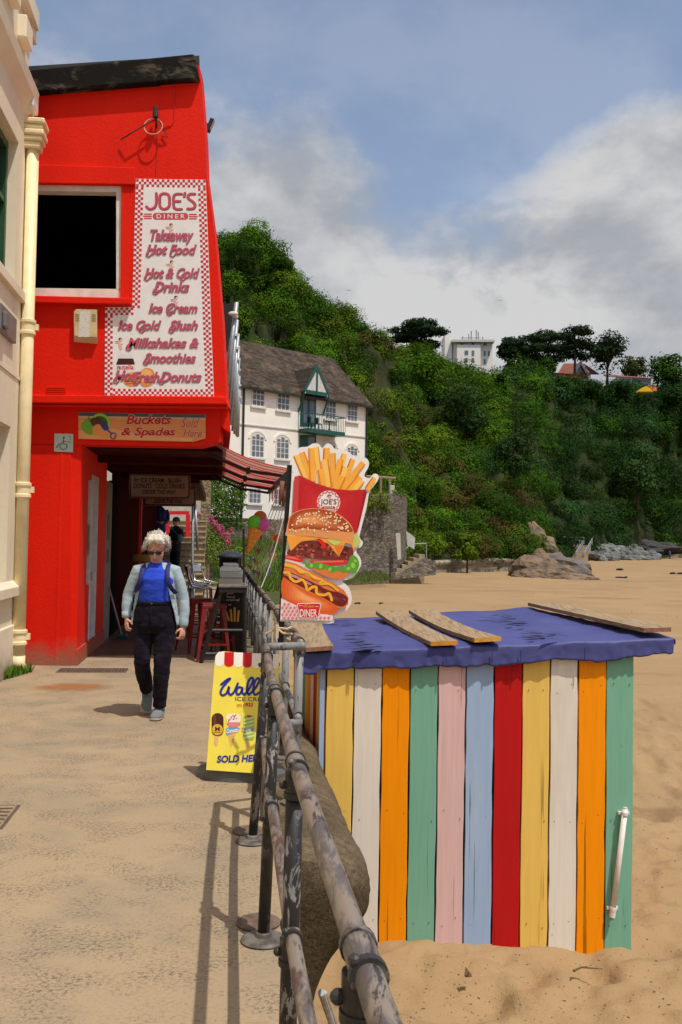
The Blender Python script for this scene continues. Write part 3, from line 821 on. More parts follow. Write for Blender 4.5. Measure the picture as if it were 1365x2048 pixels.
# ================================================================== white harbour house on its stone terrace
def z_at(px, py, Y): return P(px, py, Y).z
HL = P(483, 766, 63.0); 
Yr = 63.0
while P(735, 806, Yr).z < HL.z: Yr += 0.05
HR = P(735, 806, Yr)
hu = (HR - HL); hu.z = 0; HW = hu.length; hu.normalize(); hn = Vector((hu.y, -hu.x, 0)); hb = -hn
ze = HL.z
zb = P(478, 1036, 63).z
HP = Plane(HL, hn, 0.012)
wh = thing('white_house', 'white rendered house with slate roof and green balcony below the wooded hill', 'house', (HL + HR) / 2 * 1.0 - Vector((0, 0, ze - zb)))
HOUSEW = M('house_white', (0.84, 0.80, 0.73), 0.8, (0.78, 0.74, 0.67), 0.6, spec=0.1)
def slate():
    t = NT('slate_roof'); v = t.coords((1, 1, 1))
    br = t.t.nodes.new('ShaderNodeTexBrick'); 
    m = t.t.nodes.new('ShaderNodeMapping'); t.L(t.tc.outputs['Object'], m.inputs[0]); m.inputs['Rotation'].default_value = (0, 0, -math.atan2(hu.y, hu.x))
    sp = t.t.nodes.new('ShaderNodeSeparateXYZ'); t.L(m.outputs[0], sp.inputs[0])
    cb_ = t.t.nodes.new('ShaderNodeCombineXYZ'); t.L(sp.outputs['X'], cb_.inputs[0]); t.L(t.math('MULTIPLY', sp.outputs['Z'], 1.45), cb_.inputs[1])
    t.L(cb_.outputs[0], br.inputs['Vector'])
    br.inputs['Scale'].default_value = 1.0; br.inputs['Brick Width'].default_value = 0.42; br.inputs['Row Height'].default_value = 0.22; br.inputs['Mortar Size'].default_value = 0.012
    br.inputs['Color1'].default_value = (0.085, 0.064, 0.048, 1); br.inputs['Color2'].default_value = (0.036, 0.027, 0.022, 1); br.inputs['Mortar'].default_value = (0.02, 0.018, 0.016, 1)
    c = t.mix(t.ramp(t.noise(t.coords(), 0.9, 6, 0.7), 0.5, 0.72, 0, 0.8), br.outputs['Color'], (0.15, 0.115, 0.075, 1))
    t.color(c); t.set(rough=0.9, spec=0.08); return t.mat
SLATE = slate()
HD = 4.2
b = MB(); z3 = Vector((0, 0, ze - zb))
for A_, B_ in ((HL, HR), (HR, HR + hb * 2 * HD), (HR + hb * 2 * HD, HL + hb * 2 * HD - hu * 3), (HL + hb * 2 * HD - hu * 3, HL - hu * 3), (HL - hu * 3, HL)):
    b.poly([A_ - z3, B_ - z3, B_, A_])
rz_ = P(650, 719, HR.y + hb.y * HD).z - ze
RG = Vector((0, 0, rz_))
b.poly([HR, HR + hb * 2 * HD, HR + hb * HD + RG]); b.poly([HL - hu * 3, HL + hb * 2 * HD - hu * 3, HL + hb * HD + RG - hu * 3])
b.build('wall', HOUSEW, wh)
b = MB(); ov = 0.35
A_, B_ = HL - hu * 3.2 + hn * ov - RG * (ov / HD), HR + hu * 0.25 + hn * ov - RG * (ov / HD)
C_, D_ = HR + hu * 0.25 + hb * HD + RG, HL - hu * 3.2 + hb * HD + RG
b.prism([A_, B_, C_, D_], (0, 0, 0.12)); A2, B2 = HL - hu * 3.2 + hb * 2 * HD, HR + hu * 0.25 + hb * 2 * HD
b.prism([D_, C_, B2, A2], (0, 0, 0.12))
rf = b.build('roof', SLATE, wh)
b = MB(); b.box((A_ + B_) / 2 - Vector((0, 0, 0.06)) + hn * 0.05, ((B_ - A_).length, 0.10, 0.10), Matrix.Rotation(math.atan2(hu.y, hu.x), 3, 'Z')); b.build('gutter', M('gutter_dark', (0.012, 0.022, 0.022), 0.4), wh)
def onwall(px0, py0, px1, py1, k0, thick, mb, m=None):   # a slab standing proud of the wall by k0 with its thickness behind
    pts = [HP.at(px0, py0), HP.at(px1, py0), HP.at(px1, py1), HP.at(px0, py1)]
    mb.prism([p + hn * k0 for p in pts], -hn * thick, m)
def slopefix(px): return (px - 483) * 0.0
GLASS = M('house_glass', (0.10, 0.12, 0.16), 0.15, (0.16, 0.18, 0.22), 1.5, spec=0.6)
def hwindow(x0, y0, x1, y1, arched=False):
    def wz(px, py): return HP.at(px, py)
    a, c = wz(x0, (y0 + y1) / 2), wz(x1, (y0 + y1) / 2)
    top = wz((x0 + x1) / 2, y0).z; bot = wz((x0 + x1) / 2, y1).z
    ua = (a - HL).dot(hu); uc = (c - HL).dot(hu)
    pt = lambda u, z, k: HL + hu * u + hn * k + Vector((0, 0, z - ze))
    def outline(e):
        if not arched: return [(ua - e, bot - e), (uc + e, bot - e), (uc + e, top + e), (ua - e, top + e)]
        w = (uc - ua) / 2 + e; spr = top - (uc - ua) * 0.32
        return [(ua - e, bot - e), (uc + e, bot - e)] + [((ua + uc) / 2 + w * math.cos(t), spr + ((uc - ua) * 0.32 + e) * math.sin(t)) for t in (math.pi * i / 8 for i in range(9))]
    f = MB(); f.prism([pt(u, z, 0.05) for u, z in outline(0.06)], -hn * 0.2)
    w = f.build('window', WHITEP, wh)
    g = MB()
    for i in range(3):                              # three lights across, panes between the glazing bars
        for j in range(3 if not arched else 4):
            n_ = 3 if not arched else 4
            u0 = ua + (uc - ua) * (i + 0.10) / 3; u1 = ua + (uc - ua) * (i + 0.90) / 3
            z0 = bot + (top - bot) * (j + 0.08) / n_; z1 = bot + (top - bot) * (j + 0.92) / n_
            if arched and j == n_ - 1 and i != 1: z1 -= (top - bot) * 0.1
            g.prism([pt(u0, z0, 0.062), pt(u1, z0, 0.062), pt(u1, z1, 0.062), pt(u0, z1, 0.062)], -hn * 0.01)
    g.build('pane', GLASS, w)
    s = MB(); s.prism([pt(ua - 0.18, bot - 0.16, 0.14), pt(uc + 0.18, bot - 0.16, 0.14), pt(uc + 0.18, bot - 0.05, 0.14), pt(ua - 0.18, bot - 0.05, 0.14)], -hn * 0.2); s.build('sill', WHITEP, w)
    if arched:
        h = MB(); o1 = outline(0.28)[2:]; o0 = outline(0.14)[2:]
        for (p, q_), (r_, s_) in zip(zip(o0, o0[1:]), zip(o1, o1[1:])):
            h.prism([pt(*p, 0.05), pt(*q_, 0.05), pt(*s_, 0.05), pt(*r_, 0.05)], -hn * 0.1)
        h.build('hood_mould', HOUSEW, w)
for q in ((505, 777, 528, 812), (555, 785, 578, 820), (651, 803, 671, 838), (695, 811, 714, 842), (498, 977, 521, 1006), (548, 980, 570, 1008)): hwindow(*q)
for q in ((503, 868, 527, 914), (553, 874, 577, 917), (651, 886, 671, 925), (694, 892, 714, 928)): hwindow(*q, arched=True)
b = MB(); 
p0, p1 = HP.at(480, 847), HP.at(735, 874)
b.prism([p0 + hn * 0.06, p1 + hn * 0.06, p1 + hn * 0.06 - Vector((0, 0, 0.08)), p0 + hn * 0.06 - Vector((0, 0, 0.08))], -hn * 0.1); b.build('string_course', M('course_grey', (0.52, 0.50, 0.46), 0.7), wh)
for px in (486.5, 733): 
    p = HP.at(px, 800); b = MB(); b.tube([Vector((p.x, p.y, zb)) + hn * 0.1, Vector((p.x, p.y, ze - 0.1)) + hn * 0.1], 0.07, 8); b.build('downpipe', MATS['gutter_dark'], wh)
b = MB(); onwall(601, 789, 632, 852, 0.04, 0.2, b); d = b.build('door', GREENP, wh)
b = MB(); onwall(606, 794, 614, 846, 0.05, 0.03, b); onwall(619, 794, 628, 846, 0.05, 0.03, b); b.build('pane', GLASS, d)
b = MB(); onwall(599, 870, 632, 905, 0.04, 0.2, b); d = b.build('door', GREENP, wh)
b = MB(); onwall(616, 873, 629, 900, 0.05, 0.03, b); b.build('pane', GLASS, d)
# balcony
bl = MB(); p0, p1 = HP.at(597, 858), HP.at(670, 866); p1.z = p0.z
out = 1.1
bl.prism([p0, p1, p1 + hn * out, p0 + hn * out], (0, 0, -0.28)); blo = bl.build('balcony', GREENP, wh)
r_ = MB(); hh = 1.05
for A_, B_ in ((p0, p0 + hn * out), (p0 + hn * out, p1 + hn * out), (p1 + hn * out, p1)):
    n_ = max(2, int((B_ - A_).length / 0.16))
    for i in range(n_ + 1):
        q = A_.lerp(B_, i / n_); r_.box(q + Vector((0, 0, hh / 2)), (0.03, 0.03, hh))
    r_.tube([A_ + Vector((0, 0, hh)), B_ + Vector((0, 0, hh))], 0.035, 6)
r_.build('railing', GREENP, blo)
bt = thing('bistro_table', 'dark bistro table on the green balcony of the white house', 'table', p0.lerp(p1, 0.70) + hn * 0.55)
b = MB(); c = p0.lerp(p1, 0.70) + hn * 0.55; b.lathe(c, [(0.32, 0.70), (0.32, 0.74)], 14); b.build('tabletop', BLACK, bt)
b = MB(); b.tube([c, c + Vector((0, 0, 0.7))], 0.035, 6); b.tube([c + hu * 0.25, c + Vector((0, 0, 0.2))], 0.025, 5); b.tube([c - hu * 0.25, c + Vector((0, 0, 0.2))], 0.025, 5); b.build('base', BLACK, bt)
for i, (f0, lb) in enumerate(((0.42, 'dark bistro chair left of the balcony table'), (0.22, 'dark bistro chair nearest the green balcony door'))):
    c = p0.lerp(p1, f0) + hn * 0.5; ch = thing('bistro_chair', lb, 'chair', c, group='bistro chairs on the balcony')
    b = MB(); b.box(c + Vector((0, 0, 0.45)), (0.4, 0.4, 0.04)); b.build('seat', BLACK, ch)
    b = MB(); b.box(c - hu * 0.19 + Vector((0, 0, 0.68)), (0.05, 0.38, 0.42), Matrix.Rotation(math.atan2(hu.y, hu.x), 3, 'Z')); b.build('backrest', BLACK, ch)
    for sx in (-1, 1):
        for sy in (-1, 1):
            b = MB(); b.tube([c + hu * 0.18 * sx + hn * 0.18 * sy, c + hu * 0.15 * sx + hn * 0.15 * sy + Vector((0, 0, 0.45))], 0.022, 5); b.build('leg', BLACK, ch)
# dormer gable over the balcony
gp = Plane(HL + hn * 0.55, hn)
ap, gl, gr_ = gp.at(634, 737), gp.at(608, 786), gp.at(657, 793); gr_.z = gl.z
dm = MB()
back = hb * 4.0
apb = ap + hb * 4.0
dm.prism([gl, ap, apb, gl + hb * 1.2], (0, 0, 0.1)); dm.prism([ap, gr_, gr_ + hb * 1.2, apb], (0, 0, 0.1)); dmo = dm.build('dormer', SLATE, wh)
b = MB()
for A_, B_ in ((gl, ap), (gr_, ap)):
    d = (B_ - A_); b.prism([A_ + hn * 0.1, B_ + hn * 0.1, B_ + hn * 0.1 + Vector((0, 0, 0.26)), A_ + hn * 0.1 + Vector((0, 0, 0.26))], hb * 0.1)
m0 = gl.lerp(ap, 0.14); m1 = gr_.lerp(ap, 0.14)
b.prism([m0 + hn * 0.06, m1 + hn * 0.06, m1 + hn * 0.06 - Vector((0, 0, 0.28)), m0 + hn * 0.06 - Vector((0, 0, 0.28))], hb * 0.1)
mid = gl.lerp(gr_, 0.5); b.tube([mid + hn * 0.05, ap + hn * 0.05], 0.08, 6)
b.build('bargeboard', GREENP, dmo)
b = MB(); b.poly([gl + hn * 0.04, gr_ + hn * 0.04, ap + hn * 0.04]); b.build('gable', M('gable_grey', (0.55, 0.54, 0.52), 0.7), dmo)
for A_ in (gl, gr_):
    b = MB(); wl = A_ - hn * 0.55 - Vector((0, 0, 1.3)); b.tube([wl, A_ + hn * 0.05], 0.06, 6); b.build('bracket', GREENP, dmo)

# stone terrace wall below the house
def wall_strip(name, pts, th, mat, label, cat='wall'):
    """pts: (px, py_top, Y, zbottom) along the wall"""
    b = MB(); T_ = [P(px, py, Y) for px, py, Y, _ in pts]
    n = 8
    for (A_, B_, p, q) in zip(T_, T_[1:], pts, pts[1:]):
        for i in range(n):
            a, c = A_.lerp(B_, i / n), A_.lerp(B_, (i + 1) / n); za, zc_ = p[3] + (q[3] - p[3]) * i / n, p[3] + (q[3] - p[3]) * (i + 1) / n
            d = (B_ - A_); nn = Vector((-d.y, d.x, 0)).normalized() * th
            ja = 0.12 * (float(vnoise(a.x * 2, a.y * 2, 3)) - 0.5); jc = 0.12 * (float(vnoise(c.x * 2, c.y * 2, 3)) - 0.5)
            b.add([Vector((a.x, a.y, za)), Vector((c.x, c.y, zc_)), c + Vector((0, 0, jc)), a + Vector((0, 0, ja)), Vector((a.x, a.y, za)) + nn, Vector((c.x, c.y, zc_)) + nn, c + nn + Vector((0, 0, jc)), a + nn + Vector((0, 0, ja))], [(0, 1, 2, 3), (7, 6, 5, 4), (3, 2, 6, 7), (1, 5, 6, 2), (0, 3, 7, 4)])
    return tag(b.build(name, mat), label, cat)
wall_strip('stone_wall', [(440, 1046, 56, -1.2), (560, 1040, 59, -1.3), (700, 1015, 63, -1.4), (748, 992, 64.5, -1.4), (797, 987, 66, -1.4), (811, 990, 68.5, -1.4), (815, 1000, 78, -1.4)], 0.9, STONE, 'tall rubble stone terrace wall under the white house')
# wooden posts and rail on its corner
wf = thing('wooden_fence', 'short weathered timber post and rail fence on the stone terrace corner', 'fence', P(765, 990, 67))
WOODW = M('weathered_timber', (0.30, 0.22, 0.13), 0.85, (0.18, 0.13, 0.08), 6, stretch=(4, 4, 0.6))
for px in (740, 762, 780):
    p = P(px, 993, 67); b = MB(); b.box(p + Vector((0, 0, 0.65)), (0.16, 0.16, 1.35)); b.build('post', WOODW, wf)
b = MB(); a, c = P(733, 953, 67), P(792, 957, 67); b.tube([a, c], 0.10, 6); b.build('rail', WOODW, wf)
b = MB(); p = P(785, 996, 66.6); b.box(p + Vector((0, 0, 0.42)), (0.3, 0.12, 0.95)); tag(b.build('stone_slab', STUCCO, bevel=0.02), 'pale upright slab beside the timber fence on the terrace', 'slab')
# flight of steps from terrace to sand
def steps(name, label, px0, px1, pyb, Yb, pxt0, pxt1, pyt, Yt, n, mat):
    w2 = lambda v: v if isinstance(v, tuple) else (v, v)
    (y0, y1), (Y0, Y1), (t0, t1), (U0, U1) = w2(pyb), w2(Yb), w2(pyt), w2(Yt)
    A0, A1, T0, T1 = P(px0, y0, Y0), P(px1, y1, Y1), P(pxt0, t0, U0), P(pxt1, t1, U1)
    st = thing(name, label, 'steps', (A0 + A1) / 2)
    for i in range(n):
        a, c = A0.lerp(T0, i / n), A1.lerp(T1, i / n); a2, c2 = A0.lerp(T0, (i + 1) / n), A1.lerp(T1, (i + 1) / n)
        c.z = a.z; c2.z = a2.z
        top = Vector((0, 0, a2.z))
        b = MB(); b.prism([Vector((a.x, a.y, a2.z)), Vector((c.x, c.y, a2.z)), Vector((c2.x, c2.y, a2.z)), Vector((a2.x, a2.y, a2.z))], (0, 0, -(a2.z - A0.z) - 1.2)); b.build('step', mat, st)
    return st
LSTEP = steps('beach_steps', 'concrete beach steps with grey handrail beside the stone terrace wall', 770, 782, (1148, 1156), (68.5, 65.5), 838, 850, (1108, 1114), (70, 67), 6, STEPM)
b = MB(); b.prism([P(782, 1160, 65.3), P(872, 1150, 66), P(872, 1122, 66), P(850, 1115, 66), P(838, 1124, 65.8), P(800, 1147, 65.5)], (0, 0.3, 0)); b.build('side_wall', STONE, LSTEP)
hr = MB(); pts = [P(771, 1124, 66), P(815, 1095, 72), P(822, 1088, 73), P(853, 1087, 73.5)]
hr.tube(pts, 0.05, 6)
for px, py, y0, Y in ((771, 1124, 1152, 66), (801, 1104, 1140, 70), (853, 1087, 1118, 73.5)): hr.tube([P(px, py, Y), P(px, y0, Y)], 0.045, 6)
hr.build('handrail', GALV, LSTEP)
b = MB(); b.prism([P(792, 1066, 65), P(801, 1066, 65), P(803, 1118, 65), P(796, 1120, 65)], (0, 0.3, 0)); tag(b.build('pale_post', STUCCO), 'pale weathered upright post against the stone wall by the steps', 'post')
b = MB(); b.prism([P(813, 1062, 71), P(831, 1075, 71), P(829, 1099, 71), P(815, 1090, 71)], (0, 0.1, 0)); o = b.build('notice_board', M('board_white', (0.6, 0.6, 0.58), 0.5), None); tag(o, 'tilted white board with brown edge at the head of the beach steps', 'board')
# low sea wall on the sand
b = MB(); prev = None
pw = [(800, 1127, 87), (876, 1122, 89), (940, 1119, 92), (1000, 1117, 95), (1036, 1119, 97)]
for (px, py, Y), (px2, py2, Y2) in zip(pw, pw[1:]):
    for i in range(6):
        a, c = P(px, py, Y).lerp(P(px2, py2, Y2), i / 6), P(px, py, Y).lerp(P(px2, py2, Y2), (i + 1) / 6)
        d = c - a; nn = Vector((d.y, -d.x, 0)).normalized()
        prof = [(0.05, -3), (0.0, -0.85), (0.05, -0.55), (0.22, -0.35), (0.26, -0.15), (0.12, 0.02), (-0.5, 0.06), (-0.9, 0.0)]
        for (u0, z0), (u1, z1) in zip(prof, prof[1:]):
            b.poly([a + nn * u0 + Vector((0, 0, z0)), c + nn * u0 + Vector((0, 0, z0)), c + nn * u1 + Vector((0, 0, z1)), a + nn * u1 + Vector((0, 0, z1))])
tag(b.build('low_sea_wall', OLDCONC), 'low curved concrete sea wall at the foot of the wooded slope', 'wall')
b = MB(); a, c = P(1305, 1087, 225), P(1520, 1084, 260); b.prism([a, c, c + Vector((0, 0, -5)), a + Vector((0, 0, -5))], (0, 2.0, 0)); a2 = a + Vector((0, 0, 0.02)); b.prism([a2 + Vector((0, -0.4, 0)), c + Vector((0, -0.4, 0.02)), c + Vector((0, -0.4, -0.4)), a2 + Vector((0, -0.4, -0.4))], (0, 0.39, 0)); tag(b.build('far_sea_wall', OLDCONC), 'distant grey sea wall at the far right end of the beach', 'wall')
RSTEP = steps('far_beach_steps', 'far flight of beach steps with grey railings beside the boulders', 1145, 1166, 1117, 150, 1158, 1182, 1090, 158, 9, STEPM)
b = MB()
for dx in (6, 22):
    b.tube([P(1146 + dx, 1106, 150), P(1163 + dx, 1077, 158)], 0.09, 5); b.tube([P(1146 + dx, 1111, 150), P(1163 + dx, 1083, 158)], 0.06, 5)
    for i in range(6):
        f0 = i / 5; b.tube([P(1146 + dx + 17 * f0, 1117 - 27 * f0, 150 + 8 * f0), P(1146 + dx + 17 * f0, 1106 - 29 * f0, 150 + 8 * f0)], 0.06, 5)
b.build('handrail', GALV, RSTEP)
b = MB(); a, c = P(1135, 1088, 156), P(1163, 1088, 157); b.prism([a, c, c + Vector((0, 0, -3)), a + Vector((0, 0, -3))], (0, 3, 0)); RW = b.build('landing', OLDCONC, RSTEP)
b = MB()
for i in range(6): q = P(1128 + 8 * i, 1074, 157); b.tube([q, q - Vector((0, 0, 1.2))], 0.05, 5)
b.tube([P(1128, 1074, 157), P(1168, 1075, 157)], 0.06, 5); b.tube([P(1128, 1080, 157), P(1168, 1081, 157)], 0.05, 5); b.build('landing_rail', GALV, RSTEP)
# retaining stonework and stairs behind the diner
ST = thing('stone_stairs', 'worn stone staircase climbing behind the diner passage in striped sunlight', 'stairs', Q(-0.9, 25, 0))
for i in range(13):
    b = MB(PROM); b.span((-1.75, 25 + 0.30 * i, -0.02 if i == 0 else 0.165 * (i - 1)), (-0.40, 25 + 0.30 * (i + 1) + 0.03, 0.165 * (i + 1) - 0.041)); b.span((-1.76, 24.96 + 0.30 * i, 0.165 * (i + 1) - 0.04), (-0.39, 25 + 0.30 * (i + 1), 0.165 * (i + 1))); b.build('step', STEPM, ST, bevel=0.006)  # overhanging tread slabs added to cast dark bands on the risers
b = MB(PROM); b.span((-1.75, 28.9, 0), (-0.40, 34, 2.145)); b.build('landing', STEPM, ST)
PIL = mat_stone('pillar_stone', (0.30, 0.235, 0.13, 1), (0.2, 0.16, 0.1, 1), (0.35, 0.27, 0.15, 1), 5)
b = MB(PROM); b.span((-0.62, 31.0, 0), (-0.32, 33.5, 3.55)); tag(b.build('stone_pier', PIL, bevel=0.03), 'ochre stone pier beside the stairs with pink valerian growing below it', 'wall')
b = MB(PROM); b.span((-4.5, 34, 0), (-0.66, 34.4, 4.6)); tag(b.build('rendered_wall', M('beige_render', (0.5, 0.46, 0.40), 0.8)), 'pale rendered wall at the top of the stairs behind the walkers', 'wall')

# ================================================================== hills behind the beach
def pw(x, tab):
    return np.interp(x, [q[0] for q in tab], [q[1] for q in tab])
def sight_np(px, py):
    a = np.stack([(px - 682.5) / FPX, -(py - 1024) / FPX, -np.ones_like(px)], -1)
    return a @ np.array(CR).T
def hill_fn(sky, skyY, base, baseY, bulge=1.25):
    def fn(px, t):
        tt = np.clip(t, 0, 1)
        yb, ys_, Yb, Ys = pw(px, base), pw(px, sky), pw(px, baseY), pw(px, skyY)
        py = yb + (ys_ - yb) * tt
        Y = Yb + (Ys - Yb) * tt ** bulge
        d = sight_np(px, py)
        p = d * (Y / d[..., 1])[..., None] + np.array([0, 0, EYE])
        k = (fbm(px * 0.045, t * 9, 11, 4) - 0.47) * np.clip(tt * 6, 0, 1) * (1 - 0.7 * np.clip(tt * 8 - 7, 0, 1))
        p[..., 1] -= k * 9; p[..., 2] += k * 2
        ext = np.maximum(t - 1, 0)[..., None]
        p = p + ext * np.array([0.0, 160.0, -14.0])
        return p
    return fn
ROCKM = None
def mat_hill():
    t = NT('hill_soil'); v = t.coords()
    n = t.noise(v, 0.12, 7, 0.65); m = t.noise(t.coords((1, 1, 2.5)), 0.5, 7, 0.7)
    c = t.mix(t.ramp(n, 0.4, 0.65), (0.020, 0.032, 0.009, 1), (0.04, 0.042, 0.016, 1))
    c = t.mix(t.ramp(m, 0.58, 0.75, 0, 0.6), c, (0.09, 0.07, 0.035, 1))
    t.color(c); t.set(rough=0.95, spec=0.1); t.bump(m, 0.8, 0.6); return t.mat
HILLM = mat_hill()
def hill_mesh(name, fn, x0, x1, nx, nt=46, rough=1.0):
    px = np.linspace(x0, x1, nx); t = np.concatenate([np.linspace(-0.06, 1, nt), [1.15, 1.5, 2.2]])
    PX, T = np.meshgrid(px, t)
    p = fn(PX, T)
    ny, nx_ = PX.shape
    V = p.reshape(-1, 3); i = np.arange(ny - 1)[:, None] * nx_ + np.arange(nx_ - 1)[None, :]
    F = np.stack([i, i + 1, i + 1 + nx_, i + nx_], -1).reshape(-1, 4)
    me = bpy.data.meshes.new(name); n = len(F)
    me.vertices.add(len(V)); me.loops.add(4 * n); me.polygons.add(n)
    me.vertices.foreach_set('co', V.ravel()); me.loops.foreach_set('vertex_index', F.ravel())
    me.polygons.foreach_set('loop_start', np.arange(0, 4 * n, 4)); me.polygons.foreach_set('loop_total', np.full(n, 4)); me.polygons.foreach_set('use_smooth', np.ones(n, bool))
    me.materials.append(HILLM); me.update()
    return tag(link(name, me), kind='structure')
A_SKY = [(300, 480), (430, 492), (455, 478), (470, 462), (500, 452), (530, 470), (545, 490), (590, 535), (602, 572), (650, 606), (700, 632), (740, 657), (772, 694), (800, 752), (840, 832), (880, 902), (930, 962), (1000, 1010), (1050, 1060), (1100, 1122)]
A_SKYY = [(300, 108), (600, 108), (770, 116), (880, 114), (1000, 108), (1100, 101)]
A_BASE = [(300, 1040), (500, 1060), (740, 1095), (800, 1120), (880, 1121), (1030, 1121), (1100, 1136)]
A_BASEY = [(300, 68), (480, 78), (740, 82), (800, 84), (880, 91), (1030, 98), (1100, 100)]
hillA = hill_fn(A_SKY, A_SKYY, A_BASE, A_BASEY)
hill_mesh('near_hill', hillA, 300, 1100, 110)
B_SKY = [(650, 690), (770, 700), (850, 690), (895, 722), (950, 750), (990, 750), (1050, 742), (1130, 760), (1200, 772), (1240, 778), (1300, 780), (1365, 768), (1500, 740), (2000, 760)]
B_SKYY = [(650, 190), (900, 205), (1050, 215), (1365, 262), (2000, 340)]
B_BASE = [(650, 1110), (1060, 1122), (1190, 1112), (1300, 1100), (1365, 1099), (2000, 1112)]
B_BASEY = [(650, 140), (1060, 128), (1190, 165), (1300, 212), (1365, 240), (2000, 320)]
hillB = hill_fn(B_SKY, B_SKYY, B_BASE, B_BASEY, 1.1)
hill_mesh('far_cliff', hillB, 650, 2000, 150)

# ------------------------------------------------------------------ woodland covering the hills
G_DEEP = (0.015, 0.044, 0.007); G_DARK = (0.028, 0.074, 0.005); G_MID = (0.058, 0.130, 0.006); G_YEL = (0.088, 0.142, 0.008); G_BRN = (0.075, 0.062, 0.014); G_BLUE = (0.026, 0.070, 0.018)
LEAFM = leaf_mat('leaf')
def woodland(name, fn, sky, base, x0, x1, n, rpx, leafpx, per, gaps, species_shade, seed, tlim=(0, 1.0)):
    r_ = random.Random(seed)
    Cs, Ns, Ss, Ts = [], [], [], []
    k = 0
    tries = 0
    while k < n and tries < n * 6:
        tries += 1
        px = r_.uniform(x0, x1); t = r_.uniform(0.92, 1.0) if tries % 6 == 0 else r_.random() ** 0.95 * (tlim[1] - tlim[0]) + tlim[0]
        yb, ys_ = float(pw(px, base)), float(pw(px, sky)); py = yb + (ys_ - yb) * t
        if any(((px - gx) / gw) ** 2 + ((py - gy) / gh) ** 2 < 1 and r_.random() < pr for gx, gy, gw, gh, pr in gaps): continue
        if base is A_BASE and px > 850 and t < 0.07: continue
        k += 1
        p = fn(np.array(px), np.array(t))
        sc = p[1] / FPX
        R_ = rpx * sc * (r_.uniform(0.5, 0.95) if r_.random() < 0.68 else r_.uniform(1.2, 1.9)) * (1 if t < 0.93 else 0.7)
        m = int(per * (R_ / (rpx * sc)) ** 2)
        c = p + np.array([0, -R_ * 0.2, R_ * 0.10])
        q, nn = clump(c, (R_, R_, R_ * r_.uniform(0.65, 1.05)), m)
        base_c = species_shade(px, py, r_)
        nb = 1 + 0.38 * (r_.random() * 2 - 1)
        Cs.append(q); Ns.append(nn); Ss.append(leafpx * sc * npr.uniform(0.6, 1.35, m)); Ts.append(tints(m, tuple(v * nb for v in base_c)))
    o = leaves(name, np.concatenate(Cs), np.concatenate(Ns), np.concatenate(Ss), np.concatenate(Ts), origin=(0, 0, 0))
    return tag(o, kind='stuff')
def spA(px, py, r_):
    q = r_.random()
    if 890 < px < 1080 and py > 930: return G_BRN if q < 0.30 else G_DARK if q < 0.72 else G_YEL if q < 0.80 else G_MID
    if px > 650 and py > 640 and px - 560 > (py - 640) * 0.55: return G_YEL if q < 0.30 else G_MID if q < 0.70 else G_BRN if q < 0.78 else G_DARK
    return G_MID if q < 0.55 else G_DARK if q < 0.82 else G_YEL
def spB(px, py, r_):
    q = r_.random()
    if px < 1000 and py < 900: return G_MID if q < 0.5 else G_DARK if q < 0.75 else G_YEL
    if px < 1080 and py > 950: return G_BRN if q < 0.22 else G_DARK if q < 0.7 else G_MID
    if px > 1090: return G_DEEP if q < 0.6 else G_DARK if q < 0.85 else G_BLUE  # cloud shade over the right of the cliff, put into the leaf colours
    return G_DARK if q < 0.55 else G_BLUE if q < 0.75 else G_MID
tag(woodland('hillside_shrubs', hillA, A_SKY, A_BASE, 380, 1075, 720, 25, 2.05, 800, [(752, 770, 26, 40, 0.8), (775, 830, 15, 30, 0.5), (1080, 1075, 40, 40, 0.8), (1010, 1020, 14, 20, 0.5)], spA, 3), 'dense mixed shrubs covering the near green hillside', 'shrubs')
tag(woodland('clifftop_shrubs', hillB, B_SKY, B_BASE, 740, 1480, 940, 22, 1.9, 620, [(1165, 960, 16, 70, 0.6), (1215, 1035, 26, 45, 0.6), (1265, 1085, 40, 22, 0.7)], spB, 4), 'dark scrub and woodland covering the far cliff', 'shrubs')

